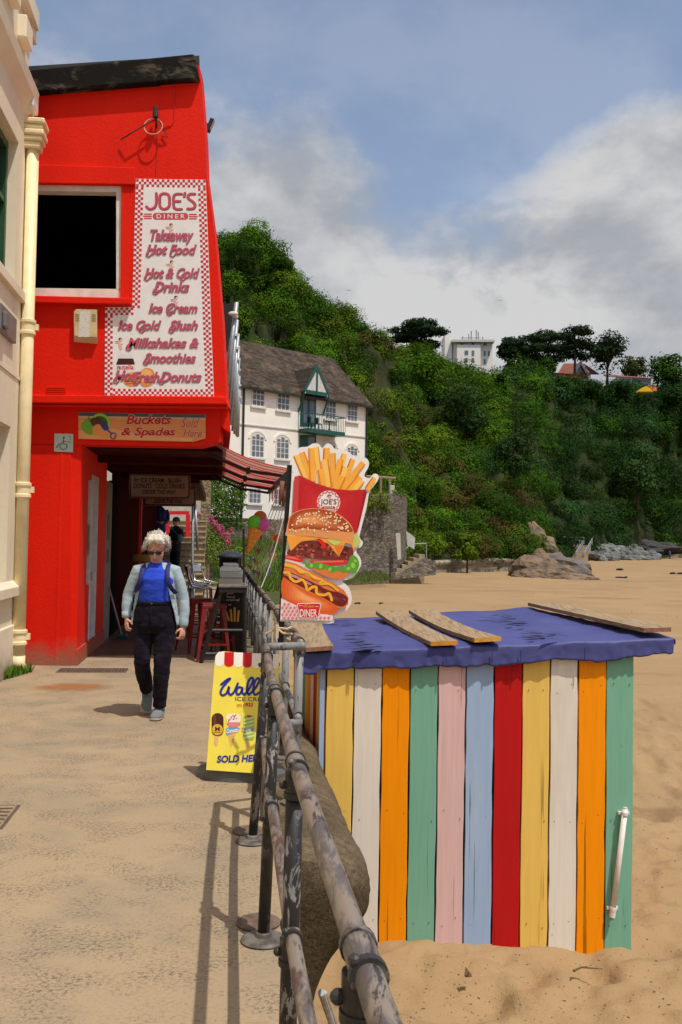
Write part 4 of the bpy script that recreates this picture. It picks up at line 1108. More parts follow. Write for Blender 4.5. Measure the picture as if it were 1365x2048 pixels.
# ------------------------------------------------------------------ single trees
BARK = M('bark', (0.07, 0.052, 0.036), 0.9, (0.04, 0.03, 0.02), 4, stretch=(1, 1, 0.3), bump=0.5, bscale=10, bdist=0.05)
def tree(label, base, h, w, color, kind, group, lean=0.0, n=2200, leaf=0.3, seed=1, name=None):
    r_ = random.Random(seed)
    t = thing(name or ('pine_tree' if kind == 'pine' else 'broadleaf_tree'), label, 'tree', base, group=group)
    b = MB(); base = Vector(base)
    th = h * (0.62 if kind == 'pine' else 0.45)
    top = base + Vector((lean * h, 0, th))
    tr = h * 0.022
    pts = [base - Vector((0, 0, 1)), base + Vector((lean * h * 0.2, 0, th * 0.4)), top]
    b.tube(pts, [tr * 1.5, tr, tr * 0.6], 8)
    cl = []
    nl = 15 if kind == 'pine' else 10
    for i in range(nl):
        a = 2 * math.pi * (i + r_.random() * 0.6) / nl * 2.4
        if kind == 'pine':
            f0 = i / nl; rr = w * 0.5 * r_.uniform(0.45, 0.95) * (0.62 + 0.6 * f0 - 0.75 * f0 * f0); zz = h * (0.46 + 0.48 * f0) + r_.uniform(-0.04, 0.04) * h
            e = base + Vector((lean * h + rr * math.cos(a), rr * math.sin(a), zz)); rad_ = (w * r_.uniform(0.17, 0.28), w * r_.uniform(0.17, 0.28), h * r_.uniform(0.05, 0.10))
        else:
            rr = w * 0.30 * r_.uniform(0.4, 1.0); zz = h * r_.uniform(0.12 if 'slopes' in group else 0.40, 0.82)
            e = base + Vector((lean * h + rr * math.cos(a), rr * math.sin(a), zz)); s_ = w * r_.uniform(0.18, 0.28); rad_ = (s_, s_, s_ * 0.85)
        st = pts[1].lerp(top, r_.uniform(0.3, 1.0))
        b.tube([st, st.lerp(e, 0.6) + Vector((0, 0, h * 0.02)), e], [tr * 0.5, tr * 0.3, tr * 0.12], 5)
        cl.append((e, rad_))
    if kind != 'pine': cl.append((base + Vector((lean * h, 0, h * (0.45 if 'slopes' in group else 0.55))), (w * 0.36, w * 0.36, h * (0.45 if 'slopes' in group else 0.36))))
    b.build('trunk', BARK, t, smooth=True)
    Cs, Ns = [], []
    for e, rad_ in cl:
        q, nn = clump(e, rad_, int((1.7 if kind == 'pine' else 1) * n / len(cl)), up=0.6 if kind == 'pine' else 0.35); Cs.append(q); Ns.append(nn)
    C_ = np.concatenate(Cs); m = len(C_)
    leaves('crown', C_, np.concatenate(Ns), leaf * npr.uniform(0.6, 1.3, m), tints(m, color), t)
    return t
PINE = (0.016, 0.034, 0.011)
def skyline(px, py_base, py_top, wpx, fn, tab_sky, kind, color, label, lean=0.0, n=2200, seed=1, Y=None, group='trees along the cliff top'):
    if Y is None: Y = float(pw(px, B_SKYY))
    base = P(px, py_base, Y); top = P(px, py_top, Y)
    return tree(label, base, top.z - base.z, wpx * Y / FPX, color, kind, group, lean, n, 0.0016 * Y if kind == 'pine' else 0.0016 * Y, seed)
skyline(836, 720, 637, 118, hillB, B_SKY, 'pine', PINE, 'broad dark umbrella pine on the skyline left of the white hotel', n=4200, seed=2)
skyline(1016, 750, 672, 46, hillB, B_SKY, 'pine', PINE, 'small dark pine on the skyline just right of the white hotel', n=1200, seed=3)
skyline(1062, 752, 666, 84, hillB, B_SKY, 'pine', PINE, 'dark pine leaning left in front of the red roofed houses', lean=-0.1, n=1900, seed=4)
skyline(1106, 765, 658, 92, hillB, B_SKY, 'pine', PINE, 'dark pine with bare leaning trunk left of the tallest pine', lean=-0.12, n=2200, seed=5)
skyline(1150, 765, 646, 84, hillB, B_SKY, 'pine', PINE, 'tallest dark pine with bare trunk before the grey gabled house', n=2600, seed=6)
skyline(1215, 775, 660, 104, hillB, B_SKY, 'broad', PINE, 'bushy dark pine right of the grey gabled house', n=3200, seed=7)
skyline(1268, 772, 708, 60, hillB, B_SKY, 'broad', (0.05, 0.065, 0.018), 'lighter olive tree behind the long red roof', n=1600, seed=8, Y=262)
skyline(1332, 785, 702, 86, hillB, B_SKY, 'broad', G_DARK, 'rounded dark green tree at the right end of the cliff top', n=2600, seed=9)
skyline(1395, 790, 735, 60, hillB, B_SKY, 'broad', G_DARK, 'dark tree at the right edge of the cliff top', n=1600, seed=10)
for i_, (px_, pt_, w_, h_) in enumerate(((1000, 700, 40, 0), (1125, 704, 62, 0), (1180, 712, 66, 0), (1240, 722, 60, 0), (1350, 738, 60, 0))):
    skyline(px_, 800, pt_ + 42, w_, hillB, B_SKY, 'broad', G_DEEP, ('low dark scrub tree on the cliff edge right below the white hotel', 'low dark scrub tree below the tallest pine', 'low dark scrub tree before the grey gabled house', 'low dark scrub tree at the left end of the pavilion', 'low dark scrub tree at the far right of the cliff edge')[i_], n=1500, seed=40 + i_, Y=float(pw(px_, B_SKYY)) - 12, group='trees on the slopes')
skyline(1085, 790, 706, 70, hillB, B_SKY, 'broad', G_DARK, 'low dark bushy tree below the leaning pines', n=2200, seed=12)
skyline(1035, 785, 705, 80, hillB, B_SKY, 'broad', G_DARK, 'dark rounded tree below the small pine by the hotel', n=2400, seed=13)
# big crowns on the slopes
skyline(850, 810, 692, 130, hillB, B_SKY, 'broad', G_MID, 'large bright green tree below the umbrella pine and hotel', n=5200, seed=14, Y=185, group='trees on the slopes')
skyline(928, 870, 765, 120, hillB, B_SKY, 'broad', (0.032, 0.07, 0.015), 'large mid green tree on the slope below the hotel', n=4800, seed=15, Y=178, group='trees on the slopes')
skyline(492, 560, 446, 92, hillA, A_SKY, 'broad', G_MID, 'tall ivy clad tree forming the peak of the near hill', n=5000, seed=16, Y=104, group='trees on the slopes')
skyline(548, 620, 500, 90, hillA, A_SKY, 'broad', G_DARK, 'dark tree on the shoulder of the near hill above the slate roof', n=4600, seed=17, Y=102, group='trees on the slopes')
skyline(1275, 1010, 880, 110, hillB, B_SKY, 'broad', (0.032, 0.075, 0.016), 'bright green tree low on the far cliff above the boulders', n=4200, seed=18, Y=200, group='trees on the slopes')
skyline(780, 1120, 985, 95, hillA, A_SKY, 'broad', (0.03, 0.065, 0.015), 'dense green tree behind the stone terrace corner', n=3800, seed=19, Y=84, group='trees on the slopes')
skyline(935, 1124, 1058, 62, hillA, A_SKY, 'broad', G_YEL, 'yellow green shrub hanging over the low sea wall', n=2600, seed=20, Y=89, group='trees on the slopes')
skyline(1030, 905 + 40, 850, 100, hillB, B_SKY, 'broad', (0.028, 0.06, 0.014), 'mid green tree in the gully between the two hillsides', n=3600, seed=21, Y=150, group='trees on the slopes')

# ------------------------------------------------------------------ buildings on the cliff top
ht = thing('hotel', 'tall white hotel block with roof aerials on the cliff top behind pines', 'building', P(945, 730, 245))
HY = 245
HPL = lambda x, y, dy=0: P(x, y, HY + dy)
CREAMW = M('hotel_white', (0.85, 0.82, 0.75), 0.7)
b = MB(); b.prism([HPL(908, 682), HPL(985, 682), HPL(987, 760), HPL(905, 760)], (0, 12, 0)); b.prism([HPL(913, 692), HPL(960, 692), HPL(960, 760), HPL(913, 760)], (0, -1.5, 0)); b.prism([HPL(890, 668), HPL(905, 668), HPL(905, 760), HPL(890, 760)], (0, 8, 0)); b.build('wall', CREAMW, ht)
b = MB(); b.prism([HPL(904, 679, -2), HPL(990, 679, -2), HPL(990, 683.5, -2), HPL(904, 683.5, -2)], (0, 14, 0)); b.build('roof', M('hotel_roof', (0.6, 0.57, 0.5), 0.7), ht)
for x0, x1, y0, y1 in ((922, 927, 684.5, 691), (944, 949, 684.5, 691), (968, 973, 684.5, 691), (930, 937, 701, 709), (944, 949, 701, 711), (968, 972, 702, 712), (976, 980, 702, 712), (930, 936, 716, 724), (944, 949, 716, 724), (968, 972, 718, 728)):
    b = MB(); d = -1.55 if x1 < 960 and y0 > 691 else -0.04; b.prism([HPL(x0, y0, d), HPL(x1, y0, d), HPL(x1, y1, d), HPL(x0, y1, d)], (0, -0.05, 0)); b.build('window', GLASS, ht)
b = MB()
for x, y in ((938, 668), (943, 662), (953, 660), (957, 664), (926, 673), (966, 674)): b.tube([HPL(x, 680, 3), HPL(x, y, 3)], 0.14, 5)
b.tube([HPL(922, 676, 3), HPL(962, 676, 3)], 0.1, 5); b.build('aerials', M('aerial_grey', (0.2, 0.2, 0.21), 0.5), ht)
TILE = M('red_tiles', (0.20, 0.055, 0.035), 0.8, (0.15, 0.045, 0.03), 2)
def hs(name, label, Y, roofpoly, wallpoly, wins, roofmat=TILE, depth=6, extra=None):
    t = thing(name, label, 'house', P(wallpoly[0][0], wallpoly[-1][1], Y))
    b = MB(); b.prism([P(x, y, Y) for x, y in wallpoly], (0, depth, 0)); b.build('wall', CREAMW, t)
    b = MB(); a = [P(x, y, Y - 0.5) for x, y in roofpoly]; 
    n = len(a); bk = [p + Vector((0, depth * 0.55 if roofpoly[i][1] < sum(q[1] for q in roofpoly) / n else 0.0, 0)) for i, p in enumerate(a)]
    b.prism(bk, (0, 0.8, 0)); b.build('roof', roofmat, t)
    for x0, y0, x1, y1 in wins:
        b = MB(); b.prism([P(x0, y0, Y - 0.06), P(x1, y0, Y - 0.06), P(x1, y1, Y - 0.06), P(x0, y1, Y - 0.06)], (0, -0.05, 0)); b.build('window', GLASS, t)
    return t
hs('red_roof_house', 'long white house with red tiled roof seen behind pine trunks', 228, [(1086, 738), (1174, 750), (1178, 757), (1084, 753)], [(1092, 753), (1172, 757), (1172, 785), (1092, 785)], [(1100 + 12 * i, 759, 1106 + 12 * i, 765) for i in range(6)])
gh = hs('gabled_house', 'house with steep grey gable and red roof between the tallest pines', 240, [(1135, 722), (1175, 722), (1200, 748), (1116, 748)], [(1150, 748), (1163, 725), (1182, 748), (1182, 775), (1150, 775)], [(1156, 735, 1172, 744)])
b = MB(); b.prism([P(1144, 750, 239), P(1162, 722, 239), P(1166, 722, 239), P(1150, 750, 239)], (0, 5, 0)); b.prism([P(1162, 722, 239.0), P(1180, 750, 239.0), P(1175, 750, 239.0), P(1160, 724, 239.0)], (0, 5, 0)); b.build('gable_roof', M('grey_slate', (0.16, 0.17, 0.20), 0.6), gh)
hs('white_gable_house', 'small white house with red pitched roof left of the leaning pine', 240, [(1090, 725), (1100, 722), (1112, 740), (1084, 740)], [(1086, 739), (1110, 739), (1110, 775), (1086, 775)], [(1092, 743, 1100, 750)])
pv = hs('glass_pavilion', 'low red roofed pavilion with wide blue glass front beside the yellow tent', 250, [(1215, 744), (1300, 750), (1306, 757), (1212, 752)], [(1235, 754), (1306, 757), (1306, 785), (1235, 785)], [(1240, 757, 1262, 775), (1265, 757, 1302, 774)])
tn = MB(); tn.prism([P(1278, 783, 236), P(1283, 777, 236), P(1292, 772, 236), P(1299, 775, 236), P(1307, 783, 236)], (0, 3, 0)); tag(tn.build('yellow_tent', ink(225, 180, 10)), 'small bright yellow tent on the grass at the cliff edge', 'tent')
b = MB(); 
q = P(1309, 780, 240); b.box(q, (1.0, 0.9, 0.6)); b.box(q + Vector((0.1, 0, 0.5)), (0.5, 0.6, 0.5)); b.tube([q + Vector((-0.6, 0, 0.3)), q + Vector((-1.4, 0, 1.2)), q + Vector((-2.0, 0, 0.3))], 0.15, 5)
tag(b.build('digger', ink(225, 120, 20)), 'small orange digger beside the yellow tent', 'digger')

# ------------------------------------------------------------------ rocks
def rock(name, label, pts, mat, seed, jag=0.35, cat='rock'):
    """pts: (px, py, Y, radius xyz)"""
    b = MB()
    for i, (px, py, Y, r) in enumerate(pts):
        c = P(px, py, Y); n, k = 22, 14
        vs = []
        for a in range(k + 1):
            th = math.pi * a / k
            for j in range(n):
                ph = 2 * math.pi * j / n
                d = Vector((math.sin(th) * math.cos(ph), math.sin(th) * math.sin(ph), math.cos(th)))
                q = 1 + jag * (float(fbm(d.x * 2.2 + seed + i * 3, d.z * 2.2 + d.y * 1.7, seed, 4)) - 0.47) * 2
                q = q + 0.10 * jag * round(3 * float(vnoise(d.x * 5 + i, d.z * 5 + d.y * 3, seed + 5)))
                vs.append(c + Vector((d.x * r[0] * q, d.y * r[1] * q, d.z * r[2] * q)))
        fs = [(a * n + j, (a + 1) * n + j, (a + 1) * n + (j + 1) % n, a * n + (j + 1) % n) for a in range(k) for j in range(n)]
        b.add(vs, fs)
    return tag(b.build(name, mat), label, cat)
ROCK = M('brown_rock', (0.22, 0.145, 0.085), 0.9, (0.10, 0.07, 0.05), 0.8, stretch=(1, 1, 1.8), bump=0.8, bscale=3, bdist=0.3)
ROCKG = M('grey_rock', (0.16, 0.135, 0.11), 0.9, (0.075, 0.065, 0.06), 0.7, bump=0.8, bscale=3, bdist=0.3)
rock('rock_outcrop', 'large brown rock outcrop on the sand at the end of the low sea wall', [(1075, 1150, 84, (2.2, 2.5, 1.7)), (1095, 1158, 82, (2.8, 2.0, 1.2)), (1050, 1150, 86, (1.3, 2, 1.2)), (1078, 1132, 87, (1.2, 1.5, 1.3))], ROCK, 5)
rock('dark_rock', 'darker rock slab behind the brown outcrop on the beach', [(1125, 1140, 90, (2.6, 2, 1.3)), (1150, 1152, 86, (1.7, 1.5, 0.8)), (1105, 1126, 92, (1.6, 1.5, 1.0))], ROCKG, 9)
rock('flat_rock', 'low pale rock sloping into the sand in front of the outcrop', [(1150, 1160, 80, (1.9, 1.5, 0.55)), (1180, 1160, 79, (0.7, 1, 0.3))], ROCK, 13)
rock('cliff_face', 'bare brown rock face below the gorse at the cliff foot', [(1062, 1086, 103, (1.6, 3, 2.0)), (1088, 1098, 102, (1.3, 2.5, 1.3))], M('ochre_rock', (0.22, 0.15, 0.085), 0.9, (0.10, 0.08, 0.05), 0.6, bump=0.8, bscale=2, bdist=0.3), 17)
rock('scree_slope', 'dark grey scree slope between the boulders and the far sea wall', [(1292, 1098, 212, (8, 6, 1.6)), (1262, 1092, 210, (4, 4, 1.8))], M('scree', (0.05, 0.05, 0.052), 0.95, (0.03, 0.03, 0.03), 1.5, bump=0.6, bscale=3, bdist=0.3), 25, 0.4, 'scree')
BOUL = M('boulder_grey', (0.17, 0.175, 0.165), 0.9, (0.08, 0.083, 0.08), 1.0, bump=0.6, bscale=4, bdist=0.15, rand=True)
protos = []
for s_ in range(4):
    b = MB(); vs = []; n, k = 9, 6
    for a in range(k + 1):
        th = math.pi * a / k
        for j in range(n):
            ph = 2 * math.pi * j / n; q = 1 + 0.45 * (float(vnoise(math.cos(ph) * 1.7 + s_ * 5, math.sin(ph) * 1.7 + th * 1.5, 30 + s_)) - 0.5)
            vs.append(Vector((math.sin(th) * math.cos(ph) * q, math.sin(th) * math.sin(ph) * q * 0.8, math.cos(th) * q * 0.6)))
    b.add(vs, [(a * n + j, (a + 1) * n + j, (a + 1) * n + (j + 1) % n, a * n + (j + 1) % n) for a in range(k) for j in range(n)])
    protos.append(b)
first = {}
rr = random.Random(11)
for i in range(90):
    f0 = rr.random(); px = 1185 + 128 * f0; hh = (1 - f0) * 0.4 + 0.6
    py = 1117 - rr.random() * (26 if px < 1270 else 26 - (px - 1270) * 0.45)
    Y = 150 + (px - 1185) * 0.30 + (1117 - py) * 0.6
    p = P(px, py, Y); s_ = i % 4
    if s_ not in first:
        o = protos[s_].build('boulder', BOUL, None, local=True); first[s_] = o
    else:
        o = first[s_].copy(); scene.collection.objects.link(o)
    k = rr.uniform(0.7, 1.5); o.location = p - Vector((0, 0, 0.3)); o.scale = (k * rr.uniform(0.8, 1.3), k, k * rr.uniform(0.8, 1.2)); o.rotation_euler = (rr.uniform(-0.3, 0.3), rr.uniform(-0.3, 0.3), rr.uniform(0, 6))
    tag(o, 'grey boulder in the rock armour heap at the foot of the far cliff', 'boulder', 'boulders heaped at the cliff foot')

# ------------------------------------------------------------------ planting near the diner
def bush(name, label, spots, leafsz, col, dens, cat='shrub', kind=None, group=None, aspect=0.55, up=0.35):
    Cs, Ns, Ts = [], [], []
    for px, py, Y, r in spots:
        c = np.array(P(px, py, Y)); m = int(dens * r[0] * r[2])
        q, nn = clump(c, r, m, up); Cs.append(q); Ns.append(nn); Ts.append(tints(m, col if isinstance(col, tuple) else col[rng.randrange(len(col))], 0.28))
    C_ = np.concatenate(Cs)
    o = leaves(name, C_, np.concatenate(Ns), leafsz * npr.uniform(0.6, 1.3, len(C_)), np.concatenate(Ts), aspect=aspect)
    return tag(o, label, cat, group, kind)
bush('climbing_shrub', 'large bright green climbing shrub against the white house wall', [(450, 985, 40, (0.9, 0.7, 0.75)), (470, 1005, 41, (0.5, 0.6, 0.8)), (430, 1010, 39, (0.6, 0.6, 0.9)), (455, 1035, 40, (0.6, 0.6, 0.6)), (425, 975, 41, (0.5, 0.5, 0.6)), (480, 975, 42, (0.35, 0.5, 0.35)), (445, 950, 41, (0.8, 0.6, 0.5)), (470, 945, 41, (0.5, 0.5, 0.4)), (410, 990, 38, (0.35, 0.5, 0.7)), (440, 1060, 39, (0.5, 0.5, 0.4)), (478, 1050, 42, (0.25, 0.4, 0.3))], 0.055, [(0.05, 0.10, 0.018), (0.065, 0.125, 0.02)], 2600)
bush('garden_plants', 'pale green leafy plants filling the bank under the pink flowers', [(418, 1070, 30, (0.32, 0.4, 0.4)), (412, 1095, 29, (0.28, 0.4, 0.4)), (432, 1090, 30, (0.4, 0.4, 0.35)), (405, 1045, 31, (0.2, 0.3, 0.35)), (445, 1105, 30, (0.35, 0.4, 0.25)), (455, 1080, 32, (0.3, 0.4, 0.3)), (470, 1110, 32, (0.4, 0.4, 0.3)), (425, 1115, 28, (0.35, 0.4, 0.3)), (400, 1120, 28, (0.25, 0.4, 0.3)), (490, 1120, 34, (0.3, 0.4, 0.3))], 0.035, [(0.12, 0.17, 0.03), (0.09, 0.145, 0.025)], 6000, 'plants', 'stuff')
bush('pink_valerian', 'tall pink valerian in flower on the bank beside the stairs', [(423, 1036, 30, (0.10, 0.1, 0.10)), (428, 1046, 30, (0.14, 0.12, 0.12)), (437, 1056, 30, (0.20, 0.15, 0.15)), (447, 1068, 30, (0.2, 0.15, 0.14)), (455, 1083, 30, (0.14, 0.12, 0.2)), (449, 1095, 30, (0.12, 0.12, 0.12)), (396, 1030, 30.5, (0.09, 0.1, 0.09)), (463, 1060, 31, (0.06, 0.06, 0.1))], 0.026, [(0.50, 0.10, 0.20), (0.42, 0.07, 0.16)], 15000, 'flowers', 'stuff')
# rough grass bank at the foot of the terrace wall
def grass(name, quad, n, h, col, label=None, seed=0):
    uv = npr.random((n, 2)); q = [np.array(p) for p in quad]
    p = (q[0] * (1 - uv[:, :1]) + q[1] * uv[:, :1]) * (1 - uv[:, 1:]) + (q[3] * (1 - uv[:, :1]) + q[2] * uv[:, :1]) * uv[:, 1:]
    hh = h * npr.uniform(0.4, 1.2, (n, 1)); dr = npr.normal(size=(n, 3)) * 0.3; dr[:, 2] = 1
    sd = npr.normal(size=(n, 3)); sd[:, 2] = 0; sd /= np.linalg.norm(sd, axis=1, keepdims=True)
    w = hh * 0.06 + 0.004
    V = np.stack([p - sd * w, p + sd * w, p + dr * hh], 1)
    me = bpy.data.meshes.new(name); o0 = V[:, 0].mean(0); V = (V - o0).reshape(-1, 3)
    me.vertices.add(3 * n); me.loops.add(3 * n); me.polygons.add(n)
    me.vertices.foreach_set('co', V.ravel()); me.loops.foreach_set('vertex_index', np.arange(3 * n)); me.polygons.foreach_set('loop_start', np.arange(0, 3 * n, 3)); me.polygons.foreach_set('loop_total', np.full(n, 3))
    at = me.color_attributes.new('tint', 'FLOAT_COLOR', 'POINT'); cc = np.ones((n, 4)); cc[:, :3] = tints(n, col, 0.3, 0.2); at.data.foreach_set('color', np.repeat(cc, 3, 0).ravel())
    me.materials.append(LEAFM); me.update()
    return tag(link(name, me, None, o0), label, 'grass', None, 'stuff')
b = MB(); q = [P(430, 1190, 38), P(585, 1182, 46), P(590, 1085, 58), P(430, 1085, 54)]
b.prism(q, (0, 0, -1.5)); tag(b.build('grass_bank', M('bank_soil', (0.10, 0.12, 0.03), 0.95)), kind='structure')
grass('rough_grass', q, 16000, 0.42, (0.10, 0.17, 0.03), 'long rough green grass on the bank below the stone wall')
grass('beach_grass', [P(690, 1168, 56), P(780, 1162, 62), P(770, 1146, 66), P(690, 1146, 64)], 2200, 0.3, (0.12, 0.16, 0.04), 'thin grass at the foot of the stone wall on the sand')
grass('wall_grass', [Q(-2.38, 10.8, 0), Q(-2.28, 10.9, 0), Q(-2.12, 11.5, 0), Q(-2.38, 11.45, 0)], 700, 0.12, (0.10, 0.18, 0.02), 'tuft of bright grass at the foot of the cream downpipe')
bush('parapet_plant', 'small brown plant growing from the cream parapet above the hopper', [(58, 214, 11.3, (0.07, 0.08, 0.08))], 0.03, (0.10, 0.07, 0.02), 12000, 'plant')
bush('terrace_shrub', 'bright yellow green shrub spilling over the stone terrace wall corner', [(752, 1000, 64, (0.9, 0.8, 0.7)), (765, 1003, 65, (0.5, 0.6, 0.6)), (738, 1003, 63, (0.5, 0.6, 0.6)), (790, 985, 66, (0.35, 0.5, 0.18)), (805, 990, 67, (0.3, 0.5, 0.16)), (775, 1018, 64.5, (0.4, 0.4, 0.3))], 0.09, (0.12, 0.15, 0.02), 900)

# ================================================================== railings along the sea wall
def mat_rail():
    t = NT('worn_rail_paint'); v = t.coords((1, 1, 1)); w = t.coords((1.0, 0.22, 1.0), rot=(0, 0, -PA))
    n = t.noise(w, 24, 7, 0.68, 0.5); m = t.noise(w, 6, 4); k = t.noise(v, 60, 4, 0.7)
    c = t.mix(t.ramp(n, 0.44, 0.56), (0.215, 0.178, 0.145, 1), (0.095, 0.084, 0.080, 1))
    c = t.mix(t.math('MULTIPLY', t.ramp(n, 0.53, 0.57), t.ramp(m, 0.54, 0.60)), c, (0.095, 0.040, 0.032, 1))
    c = t.mix(t.ramp(t.noise(w, 22, 6, 0.72, 1.0), 0.55, 0.60, 0, 0.9), c, (0.022, 0.022, 0.025, 1))
    c = t.mix(t.ramp(k, 0.62, 0.72, 0, 0.5), c, (0.26, 0.245, 0.23, 1))
    t.color(c); t.set(rough=t.ramp(n, 0.3, 0.7, 0.32, 0.55), spec=0.5)
    t.bump(n, 0.35, 0.003); return t.mat
def mat_post():
    t = NT('chipped_black_paint'); v = t.coords((1, 1, 0.4))
    n = t.noise(v, 22, 7, 0.7, 0.8); m = t.noise(v, 3.5, 3)
    c = t.mix(t.math('MULTIPLY', t.ramp(n, 0.51, 0.56), t.ramp(m, 0.38, 0.56)), (0.012, 0.012, 0.013, 1), (0.26, 0.245, 0.225, 1))
    t.color(c); t.set(rough=0.5); t.bump(n, 0.4, 0.003); return t.mat
def mat_greypost():
    t = NT('chipped_grey_paint'); v = t.coords((1, 1, 0.4)); n = t.noise(v, 18, 7, 0.7, 0.8)
    t.color(t.mix(t.ramp(n, 0.50, 0.60), (0.20, 0.205, 0.205, 1), (0.035, 0.035, 0.037, 1))); t.set(rough=0.55); return t.mat
RAILM, POSTM, GPOST = mat_rail(), mat_post(), mat_greypost()
def rl(a): return 0.218 + 0.012 * max(a - 2.5, 0) + 0.017 * max(a - 4.2, 0)
def rail_seg(mb, pts, r, n=16): mb.tube(pts, r, n)
rail = thing('pipe_railing', 'worn brown and black pipe railing running along the promenade edge toward the camera', 'railing', Q(0.22, 2.5, 0))
b = MB(); rail_seg(b, [Q(rl(a), a, 0.97) for a in [-0.6, 0.2, 0.8, 1.37, 2.0, 2.56, 3.2, 3.79, 4.4, 5.03, 5.42]], 0.0212, 20); b.build('top_rail', RAILM, rail, smooth=True)
b = MB(); rail_seg(b, [Q(rl(a) - 0.006, a, 0.53) for a in [-0.6, 0.2, 0.8, 1.37, 2.0, 2.56, 3.2, 3.79, 4.4, 5.03, 5.42]], 0.0198, 18); b.build('mid_rail', RAILM, rail, smooth=True)
for a in (0.15, 1.37, 2.56, 3.79, 5.03):
    l0 = 0.205; l1 = rl(a) - 0.004
    b = MB(); b.tube([Q(l0, a, 0.0), Q(l0 + (l1 - l0) * 0.55, a, 0.53), Q(l1, a, 0.945)], 0.0240, 16); po = b.build('post', POSTM, rail, smooth=True)
    for z, r in ((0.53, 0.0198), (0.97, 0.0212)):
        l = l1 + 0.004 if z > 0.6 else rl(a) - 0.006
        b = MB()
        for da in (-0.05, 0.05): b.tube([Q(l, a + da - 0.008, z), Q(l, a + da + 0.008, z)], r + 0.0075, 18)
        b.tube([Q(l, a - 0.05, z), Q(l, a + 0.05, z)], r + 0.004, 18, True, 1)
        b.tube([Q(l, a, z - 0.075), Q(l, a, z - 0.015)], 0.031, 16); b.tube([Q(l, a, z - 0.085), Q(l, a, z - 0.068)], 0.034, 16)
        b.ball(Q(l - 0.036, a, z - 0.05), 0.012, 8, 6); b.ball(Q(l - 0.02, a - 0.05, z + 0.022), 0.010, 8, 6)
        b.build('collar', [M('collar_black', (0.030, 0.028, 0.028), 0.5, (0.16, 0.14, 0.125), 22, lo=0.52, hi=0.64), RAILM], rail, smooth=False)
    b = MB(); b.lathe(Q(l0, a, 0.002), [(0.088, 0), (0.090, 0.006), (0.078, 0.013), (0.034, 0.018), (0.031, 0.032), (0.026, 0.036)], 24); b.build('base_flange', M('flange_grey', (0.15, 0.135, 0.115), 0.6, (0.05, 0.045, 0.04), 14), po, smooth=False)
    b = MB(); b.lathe(Q(l0 - 0.012, a + 0.17, 0.001), [(0.090, 0), (0.092, 0.008), (0.08, 0.013)], 22); b.build('base_plate', RUST, po)
b = MB(); b.tube([Q(rl(5.42), 5.42, 0.97), Q(0.49, 5.50, 0.97)], 0.0225, 16); b.ball(Q(0.485, 5.5, 0.97), 0.026, 12, 8); b.build('cross_bar', GPOST, rail, smooth=True)
b = MB(); b.tube([Q(rl(5.42), 5.42, 0.53), Q(0.49, 5.50, 0.53)], 0.0215, 16); b.build('cross_bar', GPOST, rail, smooth=True)
b = MB(); b.tube([Q(0.285, 5.40, 0.0), Q(rl(5.42), 5.42, 0.96)], 0.027, 14); b.build('post', GPOST, rail, smooth=True)
rail2 = thing('pipe_railing', 'grey and brown pipe railing on the wall top beside the diner tables', 'railing', Q(0.49, 9, 0))
A2 = [5.62, 6.2, 7.4, 8.6, 9.8, 11.0, 12.2, 14.0, 16.0, 19.0, 23.0]
b = MB(); rail_seg(b, [Q(0.49 + 0.004 * (a - 5.6), a, 0.97) for a in A2], 0.0245, 14); b.build('top_rail', RAILM, rail2, smooth=True)
b = MB(); rail_seg(b, [Q(0.485 + 0.004 * (a - 5.6), a, 0.53) for a in A2], 0.0225, 14); b.build('mid_rail', GPOST, rail2, smooth=True)
for a in (5.7, 6.9, 8.1, 9.3, 10.5, 11.7, 12.9, 14.1, 15.3, 16.5, 17.7, 19.0, 21.0, 23.0):
    l = 0.49 + 0.004 * (a - 5.6)
    b = MB(); b.tube([Q(l - 0.01, a, 0), Q(l, a, 0.96)], 0.026, 14); po = b.build('post', GPOST, rail2, smooth=True)
    MB().tube([Q(l, a - 0.045, 0.53), Q(l, a + 0.045, 0.53)], 0.030, 14).build('collar', MATS['collar_black'], rail2)
    b = MB(); b.tube([Q(l, a - 0.045, 0.97), Q(l, a + 0.045, 0.97)], 0.031, 14)
    b.tube([Q(l, a, 0.90), Q(l, a, 0.96)], 0.034, 14); b.build('collar', MATS['collar_black'], rail2)
    b = MB(); b.lathe(Q(l - 0.01, a, 0.012), [(0.085, 0), (0.085, 0.012), (0.04, 0.02)], 18); b.build('base_flange', MATS['flange_grey'], po)

# ================================================================== burger sign on its black post
Yb = 6.03
BP = Plane(P(640, 1060, Yb), (0.06, -1, 0.0), 0.0014)
bs = thing('burger_sign', 'cut-out printed sign of burger, hot dog and chips on a black post', 'sign', P(563, 1275, Yb))
Z5 = lambda pts: [(380 + x / 3.25, 860 + y / 3.25) for x, y in pts]
outline = [(668, 165), (690, 130), (722, 112), (765, 108), (800, 88), (838, 90), (862, 118), (890, 88), (922, 95), (945, 125), (985, 125), (1030, 140), (1062, 165), (1100, 172), (1145, 182), (1165, 210), (1160, 245), (1140, 278), (1137, 302), (1170, 312), (1195, 285), (1222, 290), (1226, 320), (1192, 370), (1165, 412), (1150, 500), (1108, 668), (1105, 700), (1126, 730), (1112, 762), (1086, 772), (1086, 800), (1108, 830), (1115, 872), (1096, 912), (1062, 958), (1015, 975), (992, 985), (1032, 1020), (1052, 1080), (1046, 1132), (1010, 1180), (962, 1200), (940, 1215), (936, 1250), (900, 1259)]
op = [BP.at(x, y) for x, y in curve_pts(Z5(outline), 3, False) + Z5([(586, 1243), (600, 1100), (618, 860), (640, 620), (660, 340)])]
b = MB(); b.prism(op, -BP.n * 0.012); b.build('board', ink(236, 234, 232, 0.35), bs)
def part_art(name, parent, colours):
    mb = MB(); return mb
